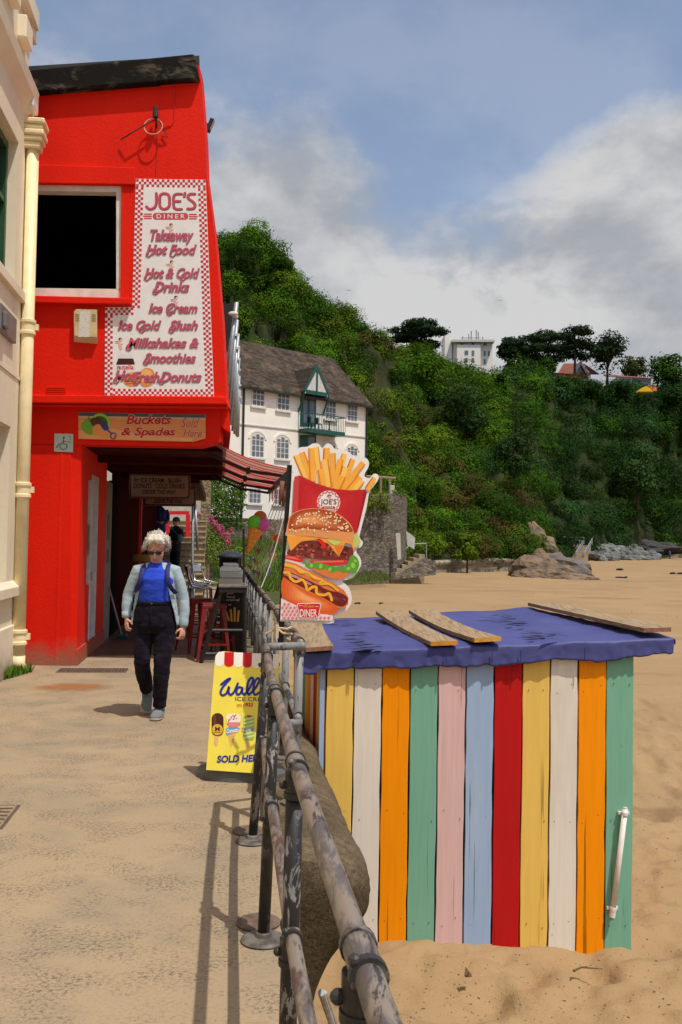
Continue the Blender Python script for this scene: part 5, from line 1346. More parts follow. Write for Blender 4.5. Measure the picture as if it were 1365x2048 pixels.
def cols(*c): return [ink(*q) for q in c]
def shade(name, pts, ctr, c0, c1, n, k, parent=bs):
    mb = MB(); q = curve_pts(Z5(pts), 5); cx, cy = Z5([ctr])[0]
    for i in range(n):
        f0 = 1 - 0.86 * (i / n) ** 0.85
        mb.poly([BP.at(cx + (x - cx) * f0, cy + (y - cy) * f0, k + 0.16 * i) for x, y in q], i)
    return mb.build(name, [ink(*[int(a + (c - a) * i / (n - 1)) for a, c in zip(c0, c1)]) for i in range(n)], parent)
# chips
b = MB(); fcols = cols((246, 176, 66), (226, 132, 30), (250, 198, 96), (205, 108, 22))
fr_ = [(752, 315, 690, 165, 40), (796, 330, 728, 145, 42), (800, 335, 790, 118, 46), (850, 340, 822, 112, 36), (880, 350, 890, 118, 46), (935, 380, 930, 150, 40), (955, 380, 1005, 155, 40), (945, 380, 980, 190, 44), (985, 390, 1060, 190, 40), (905, 372, 878, 190, 50), (866, 362, 850, 255, 44), (990, 392, 1128, 212, 42), (960, 386, 1010, 240, 44), (1010, 396, 1085, 265, 50), (1030, 398, 1108, 305, 46), (1065, 402, 1122, 330, 40), (1150, 388, 1200, 312, 36), (955, 388, 995, 300, 50)]
for i, (x0, y0, x1, y1, w) in enumerate(fr_):
    d = math.hypot(x1 - x0, y1 - y0); ux, uy = -(y1 - y0) / d * w / 2, (x1 - x0) / d * w / 2
    k = 1 + i * 0.22
    blob(b, Z5([(x0 + ux, y0 + uy), (x0 - ux, y0 - uy), (x1 - ux * 0.9, y1 - uy * 0.9), (x1 + ux * 0.9, y1 + uy * 0.9)]), BP, k, 0 if i % 3 else 2, smooth=False)
    s_ = 1 if i % 2 else -1
    blob(b, Z5([(x0 + ux * s_, y0 + uy * s_), (x0 + ux * 0.45 * s_, y0 + uy * 0.45 * s_), (x1 + ux * 0.55 * s_, y1 + uy * 0.5 * s_), (x1 + ux * 0.9 * s_, y1 + uy * 0.9 * s_)]), BP, k + 0.1, 1 if i % 4 else 3, smooth=False)
b.build('chips', fcols, bs)
shade('carton_sheen', [(716, 330), (830, 372), (930, 402), (1040, 410), (1130, 408), (1100, 560), (1060, 640), (720, 560)], (860, 500), (192, 26, 34), (212, 44, 48), 5, 6.1)
b = MB(); blob(b, Z5([(712, 295), (830, 350), (930, 383), (1040, 392), (1135, 387), (1152, 405), (1088, 668), (1040, 660), (640, 640), (690, 520)]), BP, 6, 0, smooth=False)
blob(b, Z5([(680, 306), (712, 295), (702, 530), (666, 536)]), BP, 6.2, 1, smooth=False); blob(b, Z5([(1135, 387), (1152, 405), (1096, 640), (1085, 640)]), BP, 6.3, 2, smooth=False)
b.build('carton', cols((196, 28, 36), (205, 62, 66), (160, 18, 26)), bs)
lg = MB(); oval(lg, (380 + 902 / 3.25, 860 + 470 / 3.25), 23.2, 23.2, BP, 7, 0, 32)
for i in range(32):
    for j, (r0, r1) in enumerate(((18.4, 20.4), (20.4, 22.4))):
        if (i + j) % 2: continue
        a0, a1 = 2 * math.pi * i / 32, 2 * math.pi * (i + 1) / 32; cx, cy = 657.5, 1004.6
        lg.poly([BP.at(cx + r * math.cos(a), cy + r * math.sin(a), 8) for r, a in ((r0, a0), (r1, a0), (r1, a1), (r0, a1))], 1)
write(lg, "JOE'S", (641.5, 998, 673.5, 1012), BP, 8.2, 2, bold=0.01)
blob(lg, [(644, 1014), (647, 1012.6), (668, 1012.6), (671, 1014), (671, 1016), (668, 1018), (647, 1018), (644, 1016)], BP, 8, 3, smooth=False); write(lg, "DINER", (649, 1013.6, 667, 1017.2), BP, 8.6, 0, space=1.3)
oval(lg, (659, 992), 4.5, 3, BP, 8, 3); oval(lg, (660, 994), 3, 2.2, BP, 8.3, 4)
stroke(lg, [(649, 1021), (666, 1021)], 0.8, BP, 8, 2)
lg.build('logo', cols((238, 232, 228), (204, 50, 58), (110, 50, 60), (200, 50, 55), (225, 170, 150)), bs)
# burger
shade('bun_crust', [(650, 648), (644, 608), (660, 560), (705, 530), (775, 514), (850, 516), (930, 534), (996, 574), (1040, 620), (1054, 662), (960, 656), (840, 648), (740, 640)], (770, 585), (172, 66, 26), (238, 158, 96), 9, 9.35)
b = MB(); blob(b, Z5([(632, 690), (628, 650), (638, 600), (655, 556), (705, 525), (775, 510), (850, 512), (930, 530), (1000, 570), (1045, 615), (1066, 668), (1062, 715), (1035, 727), (900, 706), (760, 690)]), BP, 9, 0)
rs = random.Random(4)
for i in range(120):
    x, y = rs.uniform(650, 1040), rs.uniform(520, 660)
    if ((x - 845) / 205) ** 2 + ((y - 680) / 165) ** 2 > 0.93: continue
    oval(b, Z5([(x, y)])[0], 2.3, 1.5, BP, 11, 1, 8, rs.uniform(0, 3))
b.build('bun_top', cols((226, 152, 92), (246, 224, 180)), bs)
b = MB(); blob(b, Z5([(1068, 680), (1090, 675), (1098, 700), (1110, 730), (1095, 752), (1070, 765), (1050, 740)]), BP, 6.6, 0); blob(b, Z5([(630, 688), (660, 682), (690, 690), (660, 700)]), BP, 9.8, 0); blob(b, Z5([(890, 712), (930, 712), (980, 728), (950, 750), (915, 735)]), BP, 12.6, 0)
blob(b, Z5([(740, 845), (770, 868), (830, 858), (900, 880), (990, 892), (1025, 870), (1050, 815), (1085, 828), (1100, 880), (1070, 930), (1030, 920), (1000, 930), (960, 915), (920, 930), (890, 905), (830, 908), (800, 890), (760, 895)]), BP, 11.6, 1)
for x, y, r in ((790, 880, 14), (850, 885, 16), (910, 905, 14), (1060, 880, 20), (1075, 850, 12), (1030, 900, 14)): oval(b, Z5([(x, y)])[0], r / 3.25, r / 4.5, BP, 11.9, 2, 9, x)
b.build('lettuce', cols((196, 206, 112), (92, 158, 44), (150, 200, 80)), bs)
b = MB(); blob(b, Z5([(630, 800), (650, 770), (690, 742), (760, 720), (850, 728), (930, 745), (1000, 752), (1055, 768), (1060, 815), (1020, 846), (900, 842), (760, 832), (650, 812)]), BP, 9.9, 0)
for i in range(70):
    x, y = rs.uniform(655, 1045), rs.uniform(745, 832)
    oval(b, Z5([(x, y)])[0], rs.uniform(2, 5), rs.uniform(1.4, 3), BP, 10.3 + 0.01 * i, 1 + i % 3, 8, rs.uniform(0, 3))
b.build('patty', cols((120, 44, 36), (84, 26, 22), (152, 66, 52), (182, 96, 76)), bs)
b = MB(); blob(b, Z5([(632, 705), (656, 787), (722, 724), (830, 712), (900, 740), (968, 824), (1012, 732), (1050, 742), (1066, 795), (1068, 770), (1055, 730), (1000, 722), (760, 692), (640, 688)]), BP, 11.3, 0, smooth=False); blob(b, Z5([(940, 760), (968, 820), (1000, 745)]), BP, 11.5, 1, smooth=False); b.build('cheese', cols((244, 160, 58), (226, 122, 40)), bs)
b = MB(); blob(b, Z5([(822, 712), (850, 708), (880, 740), (885, 760), (868, 775), (848, 765), (855, 745)]), BP, 12.4, 0); b.build('ketchup', cols((214, 40, 22)), bs)
b = MB(); blob(b, Z5([(620, 812), (680, 818), (742, 842), (720, 862), (622, 838)]), BP, 11.0, 0, smooth=False); blob(b, Z5([(770, 848), (900, 848), (1015, 842), (1022, 872), (900, 880), (790, 862)]), BP, 11.0, 0, smooth=False); blob(b, Z5([(622, 818), (680, 826), (720, 846), (622, 828)]), BP, 11.2, 1, smooth=False); blob(b, Z5([(800, 852), (1000, 848), (1000, 858), (820, 862)]), BP, 11.2, 1, smooth=False); b.build('tomato', cols((212, 46, 34), (238, 110, 92)), bs)
b = MB(); blob(b, Z5([(625, 838), (720, 858), (760, 890), (690, 880), (622, 858)]), BP, 10.8, 0, smooth=False); b.build('onion', cols((222, 210, 200)), bs)
b = MB(); blob(b, Z5([(800, 905), (860, 892), (960, 900), (1022, 922), (1014, 952), (965, 966), (880, 948)]), BP, 11.3, 0); b.build('bun_base', cols((226, 120, 56)), bs)
# hot dog
b = MB(); blob(b, Z5([(619, 850), (690, 868), (800, 926), (920, 988), (1000, 1038), (1032, 1090), (1028, 1132), (1000, 1160), (930, 1150), (600, 1000)]), BP, 12.8, 0, smooth=False)
blob(b, Z5([(618, 862), (690, 882), (800, 940), (900, 992), (840, 985), (700, 915), (616, 885)]), BP, 13.0, 1, smooth=False)
blob(b, Z5([(606, 955), (700, 1012), (800, 1064), (900, 1108), (960, 1145), (968, 1178), (925, 1196), (860, 1195), (760, 1162), (680, 1132), (598, 1086)]), BP, 14.2, 2, smooth=False); blob(b, Z5([(603, 1010), (700, 1062), (820, 1112), (900, 1150), (880, 1160), (760, 1120), (600, 1050)]), BP, 14.4, 3, smooth=False)
b.build('hot_dog_roll', cols((222, 122, 62), (240, 178, 118), (234, 112, 44), (246, 152, 86)), bs)
b = MB(); blob(b, Z5([(612, 915), (680, 935), (800, 990), (900, 1040), (980, 1058), (1024, 1090), (1018, 1128), (985, 1146), (930, 1128), (870, 1090), (780, 1046), (700, 1004), (609, 960)]), BP, 13.4, 0); blob(b, Z5([(620, 925), (690, 945), (790, 1000), (760, 1000), (690, 968), (615, 940)]), BP, 13.6, 1); blob(b, Z5([(930, 1080), (985, 1090), (1010, 1105), (990, 1112), (940, 1100)]), BP, 13.6, 1); b.build('sausage', cols((112, 30, 28), (196, 140, 150)), bs)
shade('roll_front', [(606, 962), (700, 1018), (800, 1070), (900, 1114), (956, 1150), (960, 1176), (920, 1190), (860, 1188), (760, 1156), (680, 1126), (602, 1082)], (760, 1092), (222, 92, 34), (250, 168, 104), 7, 14.5)
shade('sausage_shine', [(640, 950), (700, 966), (800, 1018), (900, 1068), (985, 1090), (1010, 1115), (960, 1118), (880, 1082), (780, 1036), (690, 992)], (880, 1070), (112, 30, 28), (176, 74, 66), 6, 13.7)
b = MB(); stroke(b, Z5([(616, 925), (646, 930), (655, 962), (690, 985), (730, 972), (752, 1000), (765, 1040), (795, 1020), (822, 1022), (825, 1060), (870, 1072), (905, 1062), (922, 1105)]), 5.2, BP, 15, 0); stroke(b, Z5([(622, 878), (680, 892), (720, 925), (765, 925), (805, 958), (860, 975), (845, 1000), (905, 1000), (962, 1042)]), 4.2, BP, 15, 0); b.build('mustard', cols((246, 180, 44)), bs)
# cloth and badge
b = MB(); blob(b, Z5([(594, 1092), (690, 1138), (800, 1172), (905, 1200), (930, 1204), (928, 1238), (589, 1230)]), BP, 13.8, 0, smooth=False)
for i in range(13):
    for j in range(6):
        x, y = 604 + 26 * i + 13 * (j % 2), 1108 + 22 * j
        if y < 1092 + (x - 594) * 0.36 + 14 or y > 1222: continue
        b.poly([BP.at(*q, 15.6) for q in Z5([(x - 11, y), (x, y - 10), (x + 11, y), (x, y + 10)])], 1)
b.build('gingham', cols((238, 214, 214), (226, 128, 136)), bs)
b = MB(); bd = [(697, 1135), (703, 1124), (846, 1122), (853, 1132), (838, 1212), (828, 1222), (722, 1222), (712, 1214)]
blob(b, Z5(bd), BP, 16.2, 0, smooth=False); blob(b, Z5([(775 + (x - 775) * 0.94, 1172 + (y - 1172) * 0.90) for x, y in bd]), BP, 16.6, 1, smooth=False)
write(b, 'DINER', Z5([(716, 1164)])[0] + Z5([(826, 1212)])[0], BP, 17.2, 0, bold=0.012); write(b, "Ol' Joes", Z5([(740, 1134)])[0] + Z5([(808, 1156)])[0], BP, 17.2, 2, shear=0.3)
stroke(b, Z5([(710, 1140), (732, 1140)]), 0.8, BP, 17.2, 0); stroke(b, Z5([(814, 1146), (838, 1146)]), 0.8, BP, 17.2, 0)
b.build('badge', cols((240, 226, 220), (206, 44, 46), (246, 196, 60)), bs)
b = MB(); pA, pB = P(581.5, 930, Yb + 0.02), P(561.5, 1300, Yb + 0.02); dv = (pB - pA)
b.prism([pA + Vector((-0.022, 0, 0)), pA + Vector((0.014, 0, 0)), pB + Vector((0.014, 0, 0)), pB + Vector((-0.022, 0, 0))], (0, 0.05, 0)); b.build('post', BLACK, bs)
b = MB()
for px, py in ((586, 945), (577, 1093), (566, 1235)): oval(b, (px, py), 1.2, 1.2, BP, 18, 0, 8)
b.build('screws', GALV, bs)
# pale rope tying the post to the rail
rp = MB(); c = Q(0.49, 6.12, 0.97)
for k in range(3): rp.tube([c + Vector((0.045 * math.cos(t) - 0.02, 0.02 * k - 0.03, 0.045 * math.sin(t))) for t in (2 * math.pi * i / 12 for i in range(13))], 0.007, 6)
rp.tube([P(543, 1222, 6.2), P(552, 1240, 6.1), P(555, 1256, 6.0), P(575, 1258, 5.95), P(585, 1254, 5.95)], 0.008, 6); rp.tube([P(531, 1268, 6.0), P(545, 1262, 5.97), P(553, 1252, 5.95)], 0.007, 6); rp.tube([P(555, 1250, 5.93), P(554, 1276, 5.93)], 0.011, 6); rp.tube([P(556, 1258, 5.94), P(566, 1266, 5.95), P(585, 1268, 5.97)], 0.007, 6)
tag(rp.build('rope', M('pale_rope', (0.62, 0.50, 0.33), 0.8)), 'pale rope knotted round the railing and burger sign post', 'rope')

# ================================================================== ice cream pavement sign
wa, wb_, wc = P(413, 1541, 6.22), P(540, 1549, 6.18), P(434, 1303, 6.36)
nW = (wb_ - wa).cross(wc - wa).normalized()
if nW.y > 0: nW = -nW
WP = Plane(wa, nW, 0.0012)
ws = thing('ice_cream_sign', 'yellow ice cream pavement sign with red and white scalloped top on grey base', 'sign', G(478, 1562))
Z7 = lambda pts: [(380 + x / 3.592, 1260 + y / 3.592) for x, y in pts]
bo = Z7([(118, 1005), (180, 225), (184, 190), (205, 162), (240, 152)]) + [(545, 1311), (556, 1320), (558, 1330), (545, 1549)]
b = MB(); b.prism([WP.at(*q) for q in bo], -WP.n * 0.025); b.build('panel', ink(240, 222, 84, 0.35), ws)
b = MB()
tx = [183, 250, 318, 383, 448, 515, 582, 640]
for i, (x0, x1) in enumerate(zip(tx, tx[1:])):
    yt = 153 + (x0 - 183) * 0.045; yb = yt + 82
    pts = [(x0 + (4 if i == 0 else 0), yt + (30 if i == 0 else 2)), ] + ([(x0 + 26, yt + 4)] if i == 0 else []) + [(x1, yt + 3), (x1 - 2, yb)] + [((x0 + x1) / 2 - 2 + (x1 - x0) / 2 * math.cos(t), yb + 27 * math.sin(t)) for t in (math.pi * k / 8 for k in range(9))] + [(x0 - 3, yb)]
    b.poly([WP.at(*q, 1 + 0.2 * (i % 2)) for q in Z7(pts)], 0 if i % 2 == 0 else 1)
b.build('awning_print', cols((240, 236, 230), (206, 20, 28)), ws)
b = MB(); w7 = 4.6
for s_ in ([(226, 392), (262, 362), (292, 348), (262, 382), (232, 420), (222, 452), (238, 470), (266, 452), (283, 408), (279, 446), (294, 466), (318, 446), (336, 408), (346, 384)],
           [(378, 416), (352, 412), (336, 438), (344, 464), (366, 452), (380, 418), (378, 450), (394, 466)], [(394, 466), (428, 420), (455, 362), (446, 342), (424, 366), (411, 430), (424, 466)], [(424, 466), (470, 420), (500, 364), (490, 346), (468, 372), (456, 432), (470, 466), (500, 448)], [(500, 452), (530, 414), (538, 440), (534, 464), (510, 466)], [(520, 372), (530, 384), (522, 398)]):
    stroke(b, Z7(s_), w7, WP, 2, 0)
write(b, 'ICE CREAM', Z7([(328, 483)])[0] + Z7([(585, 512)])[0], WP, 2, 1, bold=0.004, tilt=2); write(b, 'SINCE', Z7([(338, 530)])[0] + Z7([(376, 543)])[0], WP, 2, 2, shear=0.2, bold=0.01); stroke(b, Z7([(338, 548), (376, 549)]), 0.7, WP, 2, 2); write(b, '1922', Z7([(384, 524)])[0] + Z7([(456, 550)])[0], WP, 2, 2, shear=0.2, bold=0.03)
write(b, 'SOLD HERE', Z7([(195, 897)])[0] + Z7([(525, 950)])[0], WP, 2, 0, shear=0.15, bold=0.04, tilt=-3)
b.build('lettering', cols((30, 46, 150), (40, 40, 60), (196, 26, 36)), ws)
def rrect(x0, y0, x1, y1, r, n=6):
    o = []
    for cx, cy, a0 in ((x1 - r, y1 - r, 0), (x0 + r, y1 - r, 90), (x0 + r, y0 + r, 180), (x1 - r, y0 + r, 270)):
        for i in range(n + 1): a = rad(a0 + 90 * i / n); o.append((cx + r * math.cos(a), cy + r * math.sin(a)))
    return o
b = MB(); blob(b, Z7([(178, 750), (206, 750), (204, 815), (198, 832), (184, 832), (174, 815)]), WP, 1.5, 3, smooth=False); blob(b, Z7(rrect(158, 597, 243, 762, 40)), WP, 2, 0, smooth=False); blob(b, Z7(rrect(170, 606, 190, 700, 9)), WP, 2.3, 1, smooth=False); oval(b, Z7([(200, 716)])[0], 11.2, 11.2, WP, 2.6, 2, 24); write(b, 'M', Z7([(183, 696)])[0] + Z7([(217, 726)])[0], WP, 3, 0, bold=0.02); stroke(b, Z7([(174, 734), (226, 734)]), 0.9, WP, 3, 0)
b.build('choc_ice', cols((74, 34, 20), (104, 56, 36), (214, 170, 64), (222, 184, 124)), ws)
b = MB(); blob(b, Z7([(272, 745), (336, 735), (300, 840), (296, 840)]), WP, 1.5, 0, smooth=False); 
for k in range(4): stroke(b, Z7([(280 + 6 * k, 752 + 20 * k), (328 - 7 * k, 745 + 20 * k)]), 0.5, WP, 1.8, 5)
blob(b, Z7([(262, 625), (275, 606), (310, 600), (350, 606), (368, 625), (360, 665), (345, 690), (315, 698), (285, 690), (268, 660)]), WP, 2, 1); blob(b, Z7([(270, 665), (362, 665), (345, 692), (315, 698), (285, 690)]), WP, 2.3, 4)
for i in range(16): oval(b, Z7([(rs.uniform(272, 358), rs.uniform(608, 660))])[0], 1.6, 1.1, WP, 2.6, 2 if i % 2 else 5, 7, i)
blob(b, Z7([(262, 710), (285, 698), (352, 702), (352, 720), (300, 738), (268, 752)]), WP, 2.8, 3); write(b, 'Cornetto', Z7([(264, 706)])[0] + Z7([(352, 738)])[0], WP, 3.2, 1, shear=0.3, bold=0.03, tilt=-3)
b.build('ice_cream_cone', cols((228, 184, 112), (244, 232, 222), (190, 40, 46), (92, 160, 214), (226, 130, 140), (170, 110, 50)), ws)
b = MB(); blob(b, Z7([(400, 780), (424, 780), (422, 848), (402, 848)]), WP, 1.5, 2, smooth=False); blob(b, Z7(rrect(386, 612, 462, 790, 18)), WP, 2, 0, smooth=False)
for k in range(6): blob(b, Z7([(387, 640 + 26 * k), (461, 622 + 26 * k), (461, 634 + 26 * k), (387, 654 + 26 * k)]), WP, 2.3, 1, smooth=False)
blob(b, Z7([(410, 612), (440, 612), (446, 626), (416, 630)]), WP, 2.5, 4, smooth=False); blob(b, Z7([(372, 700), (466, 706), (464, 732), (376, 728)]), WP, 2.8, 3, smooth=False); write(b, 'TWISTER', Z7([(376, 704)])[0] + Z7([(462, 726)])[0], WP, 3.2, 5, bold=0.03)
b.build('twisted_lolly', cols((150, 190, 66), (214, 222, 160), (222, 184, 124), (206, 200, 180), (196, 40, 50), (110, 120, 110)), ws)
b = MB(); blob(b, Z7(rrect(494, 597, 570, 762, 36)), WP, 2, 0, smooth=False); blob(b, Z7([(520, 760), (546, 760), (544, 832), (522, 832)]), WP, 1.5, 1, smooth=False); b.build('choc_ice', cols((74, 34, 20), (222, 184, 124)), ws)
c = G(482, 1554); b = MB(); b.lathe(c + Vector((0, 0.03, 0)), [(0.30, 0.0), (0.30, 0.035), (0.285, 0.06), (0.2, 0.075), (0.03, 0.08)], 32, sy=0.62); b.build('base', M('base_grey', (0.12, 0.12, 0.115), 0.6), ws, smooth=False)

# ================================================================== painted kiosk on the sand
YH = 7.74
hut = thing('beach_kiosk', 'beach kiosk of wide painted planks in pastel stripes under a blue tarpaulin', 'kiosk', Vector((1.1, YH + 1, -1.66)))
def mat_plank(name, c, worn, amt=0.5):
    t = NT(name); v = t.coords((1, 1, 0.055), True); w = t.coords((1, 1, 0.25), True)
    g = t.noise(v, 34, 6, 0.62, 0.2); big = t.noise(w, 2.6, 6, 0.65)
    col = t.mix(t.ramp(g, 0.35, 0.75, 0, 0.30), c, tuple(q * 0.70 for q in c[:3]) + (1,))
    col = t.mix(t.ramp(big, 0.50, 0.72, 0, amt), col, worn)
    cr = t.math('MULTIPLY', t.ramp(t.noise(t.coords((1, 1, 0.018), True), 34, 4, 0.55), 0.63, 0.66), t.ramp(t.noise(w, 1.6, 3), 0.44, 0.54))
    col = t.mix(t.math('MULTIPLY', cr, 0.75), col, tuple(q * 0.25 for q in c[:3]) + (1,))
    kn = t.ramp(t.voro(t.coords((1, 1, 0.6), True), 7.0), 0.075, 0.03, 0, 0.6)
    kn = t.math('MULTIPLY', kn, t.ramp(t.noise(w, 2.0, 2), 0.52, 0.6))
    col = t.mix(kn, col, tuple(q * 0.45 for q in c[:3]) + (1,))
    sc_ = t.ramp(t.noise(t.coords((1, 1, 0.3), True), 48, 5, 0.75), 0.66, 0.74, 0, 0.35)
    col = t.mix(sc_, col, worn)
    t.color(col); t.set(rough=0.55, spec=0.15)
    t.bump(t.math('SUBTRACT', t.math('MULTIPLY', g, 0.4), cr), 0.4, 0.004)
    return t.mat
PL = {'yellow': mat_plank('plank_yellow', (0.82, 0.54, 0.12, 1), (0.66, 0.44, 0.12, 1), 0.35), 'white': mat_plank('plank_white', (0.77, 0.71, 0.62, 1), (0.62, 0.56, 0.46, 1), 0.6), 'orange': mat_plank('plank_orange', (0.95, 0.30, 0.0005, 1), (0.85, 0.25, 0.001, 1), 0.4),
      'green': mat_plank('plank_green', (0.195, 0.43, 0.305, 1), (0.26, 0.47, 0.36, 1), 0.4), 'pink': mat_plank('plank_pink', (0.72, 0.48, 0.46, 1), (0.60, 0.38, 0.36, 1), 0.35), 'blue': mat_plank('plank_blue', (0.33, 0.46, 0.66, 1), (0.42, 0.52, 0.66, 1), 0.5), 'red': mat_plank('plank_red', (0.50, 0.010, 0.010, 1), (0.40, 0.009, 0.010, 1), 0.5)}
XL, XRt = P(652, 1400, YH).x, P(1267.5, 1600, YH).x
order = ['yellow', 'white', 'orange', 'green', 'pink', 'blue', 'red', 'yellow', 'white', 'orange', 'green']
W_ = (XRt - XL) / 11
TOPZ = lambda x: P(652, 1322, YH).z + (P(1268, 1303, YH).z - P(652, 1322, YH).z) * (x - XL) / (XRt - XL)
def slab(mb, x0, x1, y0, y1, z0, z1a, z1b, sag=0.0):
    mb.add([(x0, y0, z0), (x1, y0, z0), (x1, y1, z0), (x0, y1, z0), (x0, y0, z1a), (x1, y0, z1b), (x1, y1, z1b), (x0, y1, z1a)], [(3, 2, 1, 0), (4, 5, 6, 7), (0, 1, 5, 4), (1, 2, 6, 5), (2, 3, 7, 6), (3, 0, 4, 7)])
rh = random.Random(3)
for i, cname in enumerate(order):
    x0, x1 = XL + W_ * i + 0.0055, XL + W_ * (i + 1) - 0.0055
    j = rh.uniform(-0.004, 0.004); b = MB()
    # slightly uneven edges: split the plank in lengths
    nz = 14; z0, z1 = -1.85, None
    V = []; 
    for k in range(nz + 1):
        f0 = k / nz
        for (xx, sg) in ((x0, 1), (x1, -1)):
            zt = TOPZ(xx); z = z0 + (zt - z0) * f0; e = 0.0045 * (float(vnoise(z * 9, i * 3 + sg, 2)) - 0.5) * 2
            V.append((xx + e, YH + j, z)); V.append((xx + e, YH + j + 0.028, z))
    F = []
    for k in range(nz):
        o = k * 4; F += [(o, o + 2, o + 6, o + 4), (o + 3, o + 1, o + 5, o + 7), (o + 1, o, o + 4, o + 5), (o + 2, o + 3, o + 7, o + 6)]
    F += [(1, 3, 2, 0), (nz * 4, nz * 4 + 2, nz * 4 + 3, nz * 4 + 1)]
    b.add(V, F)
    o = b.build('plank', PL[cname], hut, bevel=0.004); o['label'] = '%s painted plank' % cname
# nail heads
for i in range(11):
    for zz in (-1.45, -0.62, 0.42):
        for s_ in (0.22, 0.78):
            if rh.random() < 0.3: continue
            c = Vector((XL + W_ * (i + s_ + rh.uniform(-0.06, 0.06)), YH - 0.004, zz + rh.uniform(-0.05, 0.05))); MB().tube([c, c + Vector((0, 0.01, 0))], 0.0038, 6).build('nail', RUST, hut)
DEP = 2.15
shift = lambda d: -math.tan(rad(9)) * d
cf = [Vector((XL, YH + 0.03, 0)), Vector((XRt - 0.03, YH + 0.03, 0)), Vector((XRt - 0.03 + shift(DEP), YH + DEP, 0)), Vector((XL + shift(DEP), YH + DEP, 0))]
b = MB(); zt0, zt1 = TOPZ(XL) + 0.0, TOPZ(XRt) + 0.0
ins = [cf[0] + Vector((0.02, 0.002, 0)), cf[1] + Vector((-0.03, 0.002, 0)), cf[2] + Vector((-0.03, -0.02, 0)), cf[3] + Vector((0.03, -0.02, 0))]
b.add([Vector((p.x, p.y, -1.9)) for p in ins] + [Vector((p.x, p.y, zt0 if i in (0, 3) else zt1)) - Vector((0, 0, 0.01)) for i, p in enumerate(ins)], [(3, 2, 1, 0), (4, 5, 6, 7), (0, 1, 5, 4), (1, 2, 6, 5), (2, 3, 7, 6), (3, 0, 4, 7)])
b.build('frame', M('dark_backing', (0.015, 0.013, 0.012), 0.8), hut)  # backing box; shade of the gaps between planks is put into its colour
sc_ = ['orange', 'yellow', 'red', 'white', 'orange', 'yellow', 'green', 'orange', 'yellow', 'red']
n_ = 11
for side, (A_, B_) in (('l', (cf[0], cf[3])), ('r', (cf[1], cf[2]))):
    for i in range(n_):
        p, q = A_.lerp(B_, (i + 0.03) / n_), A_.lerp(B_, (i + 0.97) / n_); d = (B_ - A_).normalized(); nn = Vector((-d.y, d.x, 0)) * (1 if side == 'l' else -1) * 0.024
        zt = zt0 if side == 'l' else zt1
        b = MB(); b.prism([Vector((p.x, p.y, -1.88)), Vector((q.x, q.y, -1.88)), Vector((q.x, q.y, zt)), Vector((p.x, p.y, zt))], nn); b.build('plank', PL[sc_[i % 10]], hut)
b = MB(); pc_ = P(645, 1400, YH).x; b.span((pc_ - 0.022, YH + 0.005, -1.85), (pc_ + 0.018, YH + 0.05, P(645, 1338, YH).z)); b.build('corner_post', PL['blue'], hut, bevel=0.004)
# white plastic tube fixed to the last plank
b = MB(); ta, tb = P(1251, 1618, YH - 0.045), P(1225, 1833, YH - 0.045)
b.tube([ta, tb], 0.022, 16); tp = b.build('plastic_tube', M('pvc_white', (0.74, 0.70, 0.66), 0.35), hut, smooth=True)
b = MB(); 
for f0 in (0.045, 0.93):
    c = ta.lerp(tb, f0); d = (tb - ta).normalized(); b.tube([c - d * 0.012, c + d * 0.012], 0.027, 14); b.box(c + Vector((0, 0.03, 0)), (0.09, 0.03, 0.02))
b.tube([ta, ta - (tb - ta).normalized() * 0.012], 0.017, 12); b.tube([tb - (tb - ta).normalized() * 0.05, tb + (tb - ta).normalized() * 0.004], 0.0245, 14); b.build('clips', MATS['pvc_white'], tp)
# tarpaulin
def mat_tarp():
    t = NT('blue_tarpaulin'); v = t.coords()
    n = t.noise(v, 2.0, 5); f0 = t.noise(t.coords((1, 1, 1)), 14, 6, 0.65)
    c = t.mix(t.ramp(n, 0.3, 0.7), (0.046, 0.052, 0.185, 1), (0.060, 0.068, 0.22, 1))
    c = t.mix(t.ramp(f0, 0.6, 0.75, 0, 0.4), c, (0.085, 0.095, 0.27, 1))
    t.color(c); t.set(rough=0.55, spec=0.35); t.bump(t.math('ADD', f0, t.math('MULTIPLY', t.noise(v, 300, 2), 0.15)), 0.35, 0.006); return t.mat
TARP = mat_tarp()
FLc, FRc, BRc, BLc = P(596, 1304, 7.695), P(1349, 1274, 7.70), P(1062, 1216, 10.0), P(585, 1243, 9.95)
def tsurf(u, v):                                   # u along the front, v towards the back
    return FLc.lerp(FRc, u).lerp(BLc.lerp(BRc, u), v)
nu, nv, nh = 150, 36, 9
V = []; F = []
for j in range(nv + 1):
    for i in range(nu + 1):
        u, v = i / nu, j / nv; p = tsurf(u, v)
        wr = 0.034 * (float(fbm(p.x * 3.1, p.y * 1.6, 41, 4)) - 0.47) + 0.022 * (float(fbm(p.x * 1.0 + p.y * 6, p.y * 2, 45, 3)) - 0.45)
        V.append(p + Vector((0, 0, wr - 0.012 * (1 - min(v * 12, 1)))))
for j in range(nv):
    for i in range(nu): o = j * (nu + 1) + i; F.append((o, o + 1, o + nu + 2, o + nu + 1))
def drop(u):
    return 0.118 + 0.075 * float(fbm(np.array(u * 17), np.array(2.0), 51, 4)) + (0.035 if u < 0.06 else 0) - 0.03 * max(u - 0.92, 0) / 0.08
base = len(V)
pr = list(range(nu + 1))
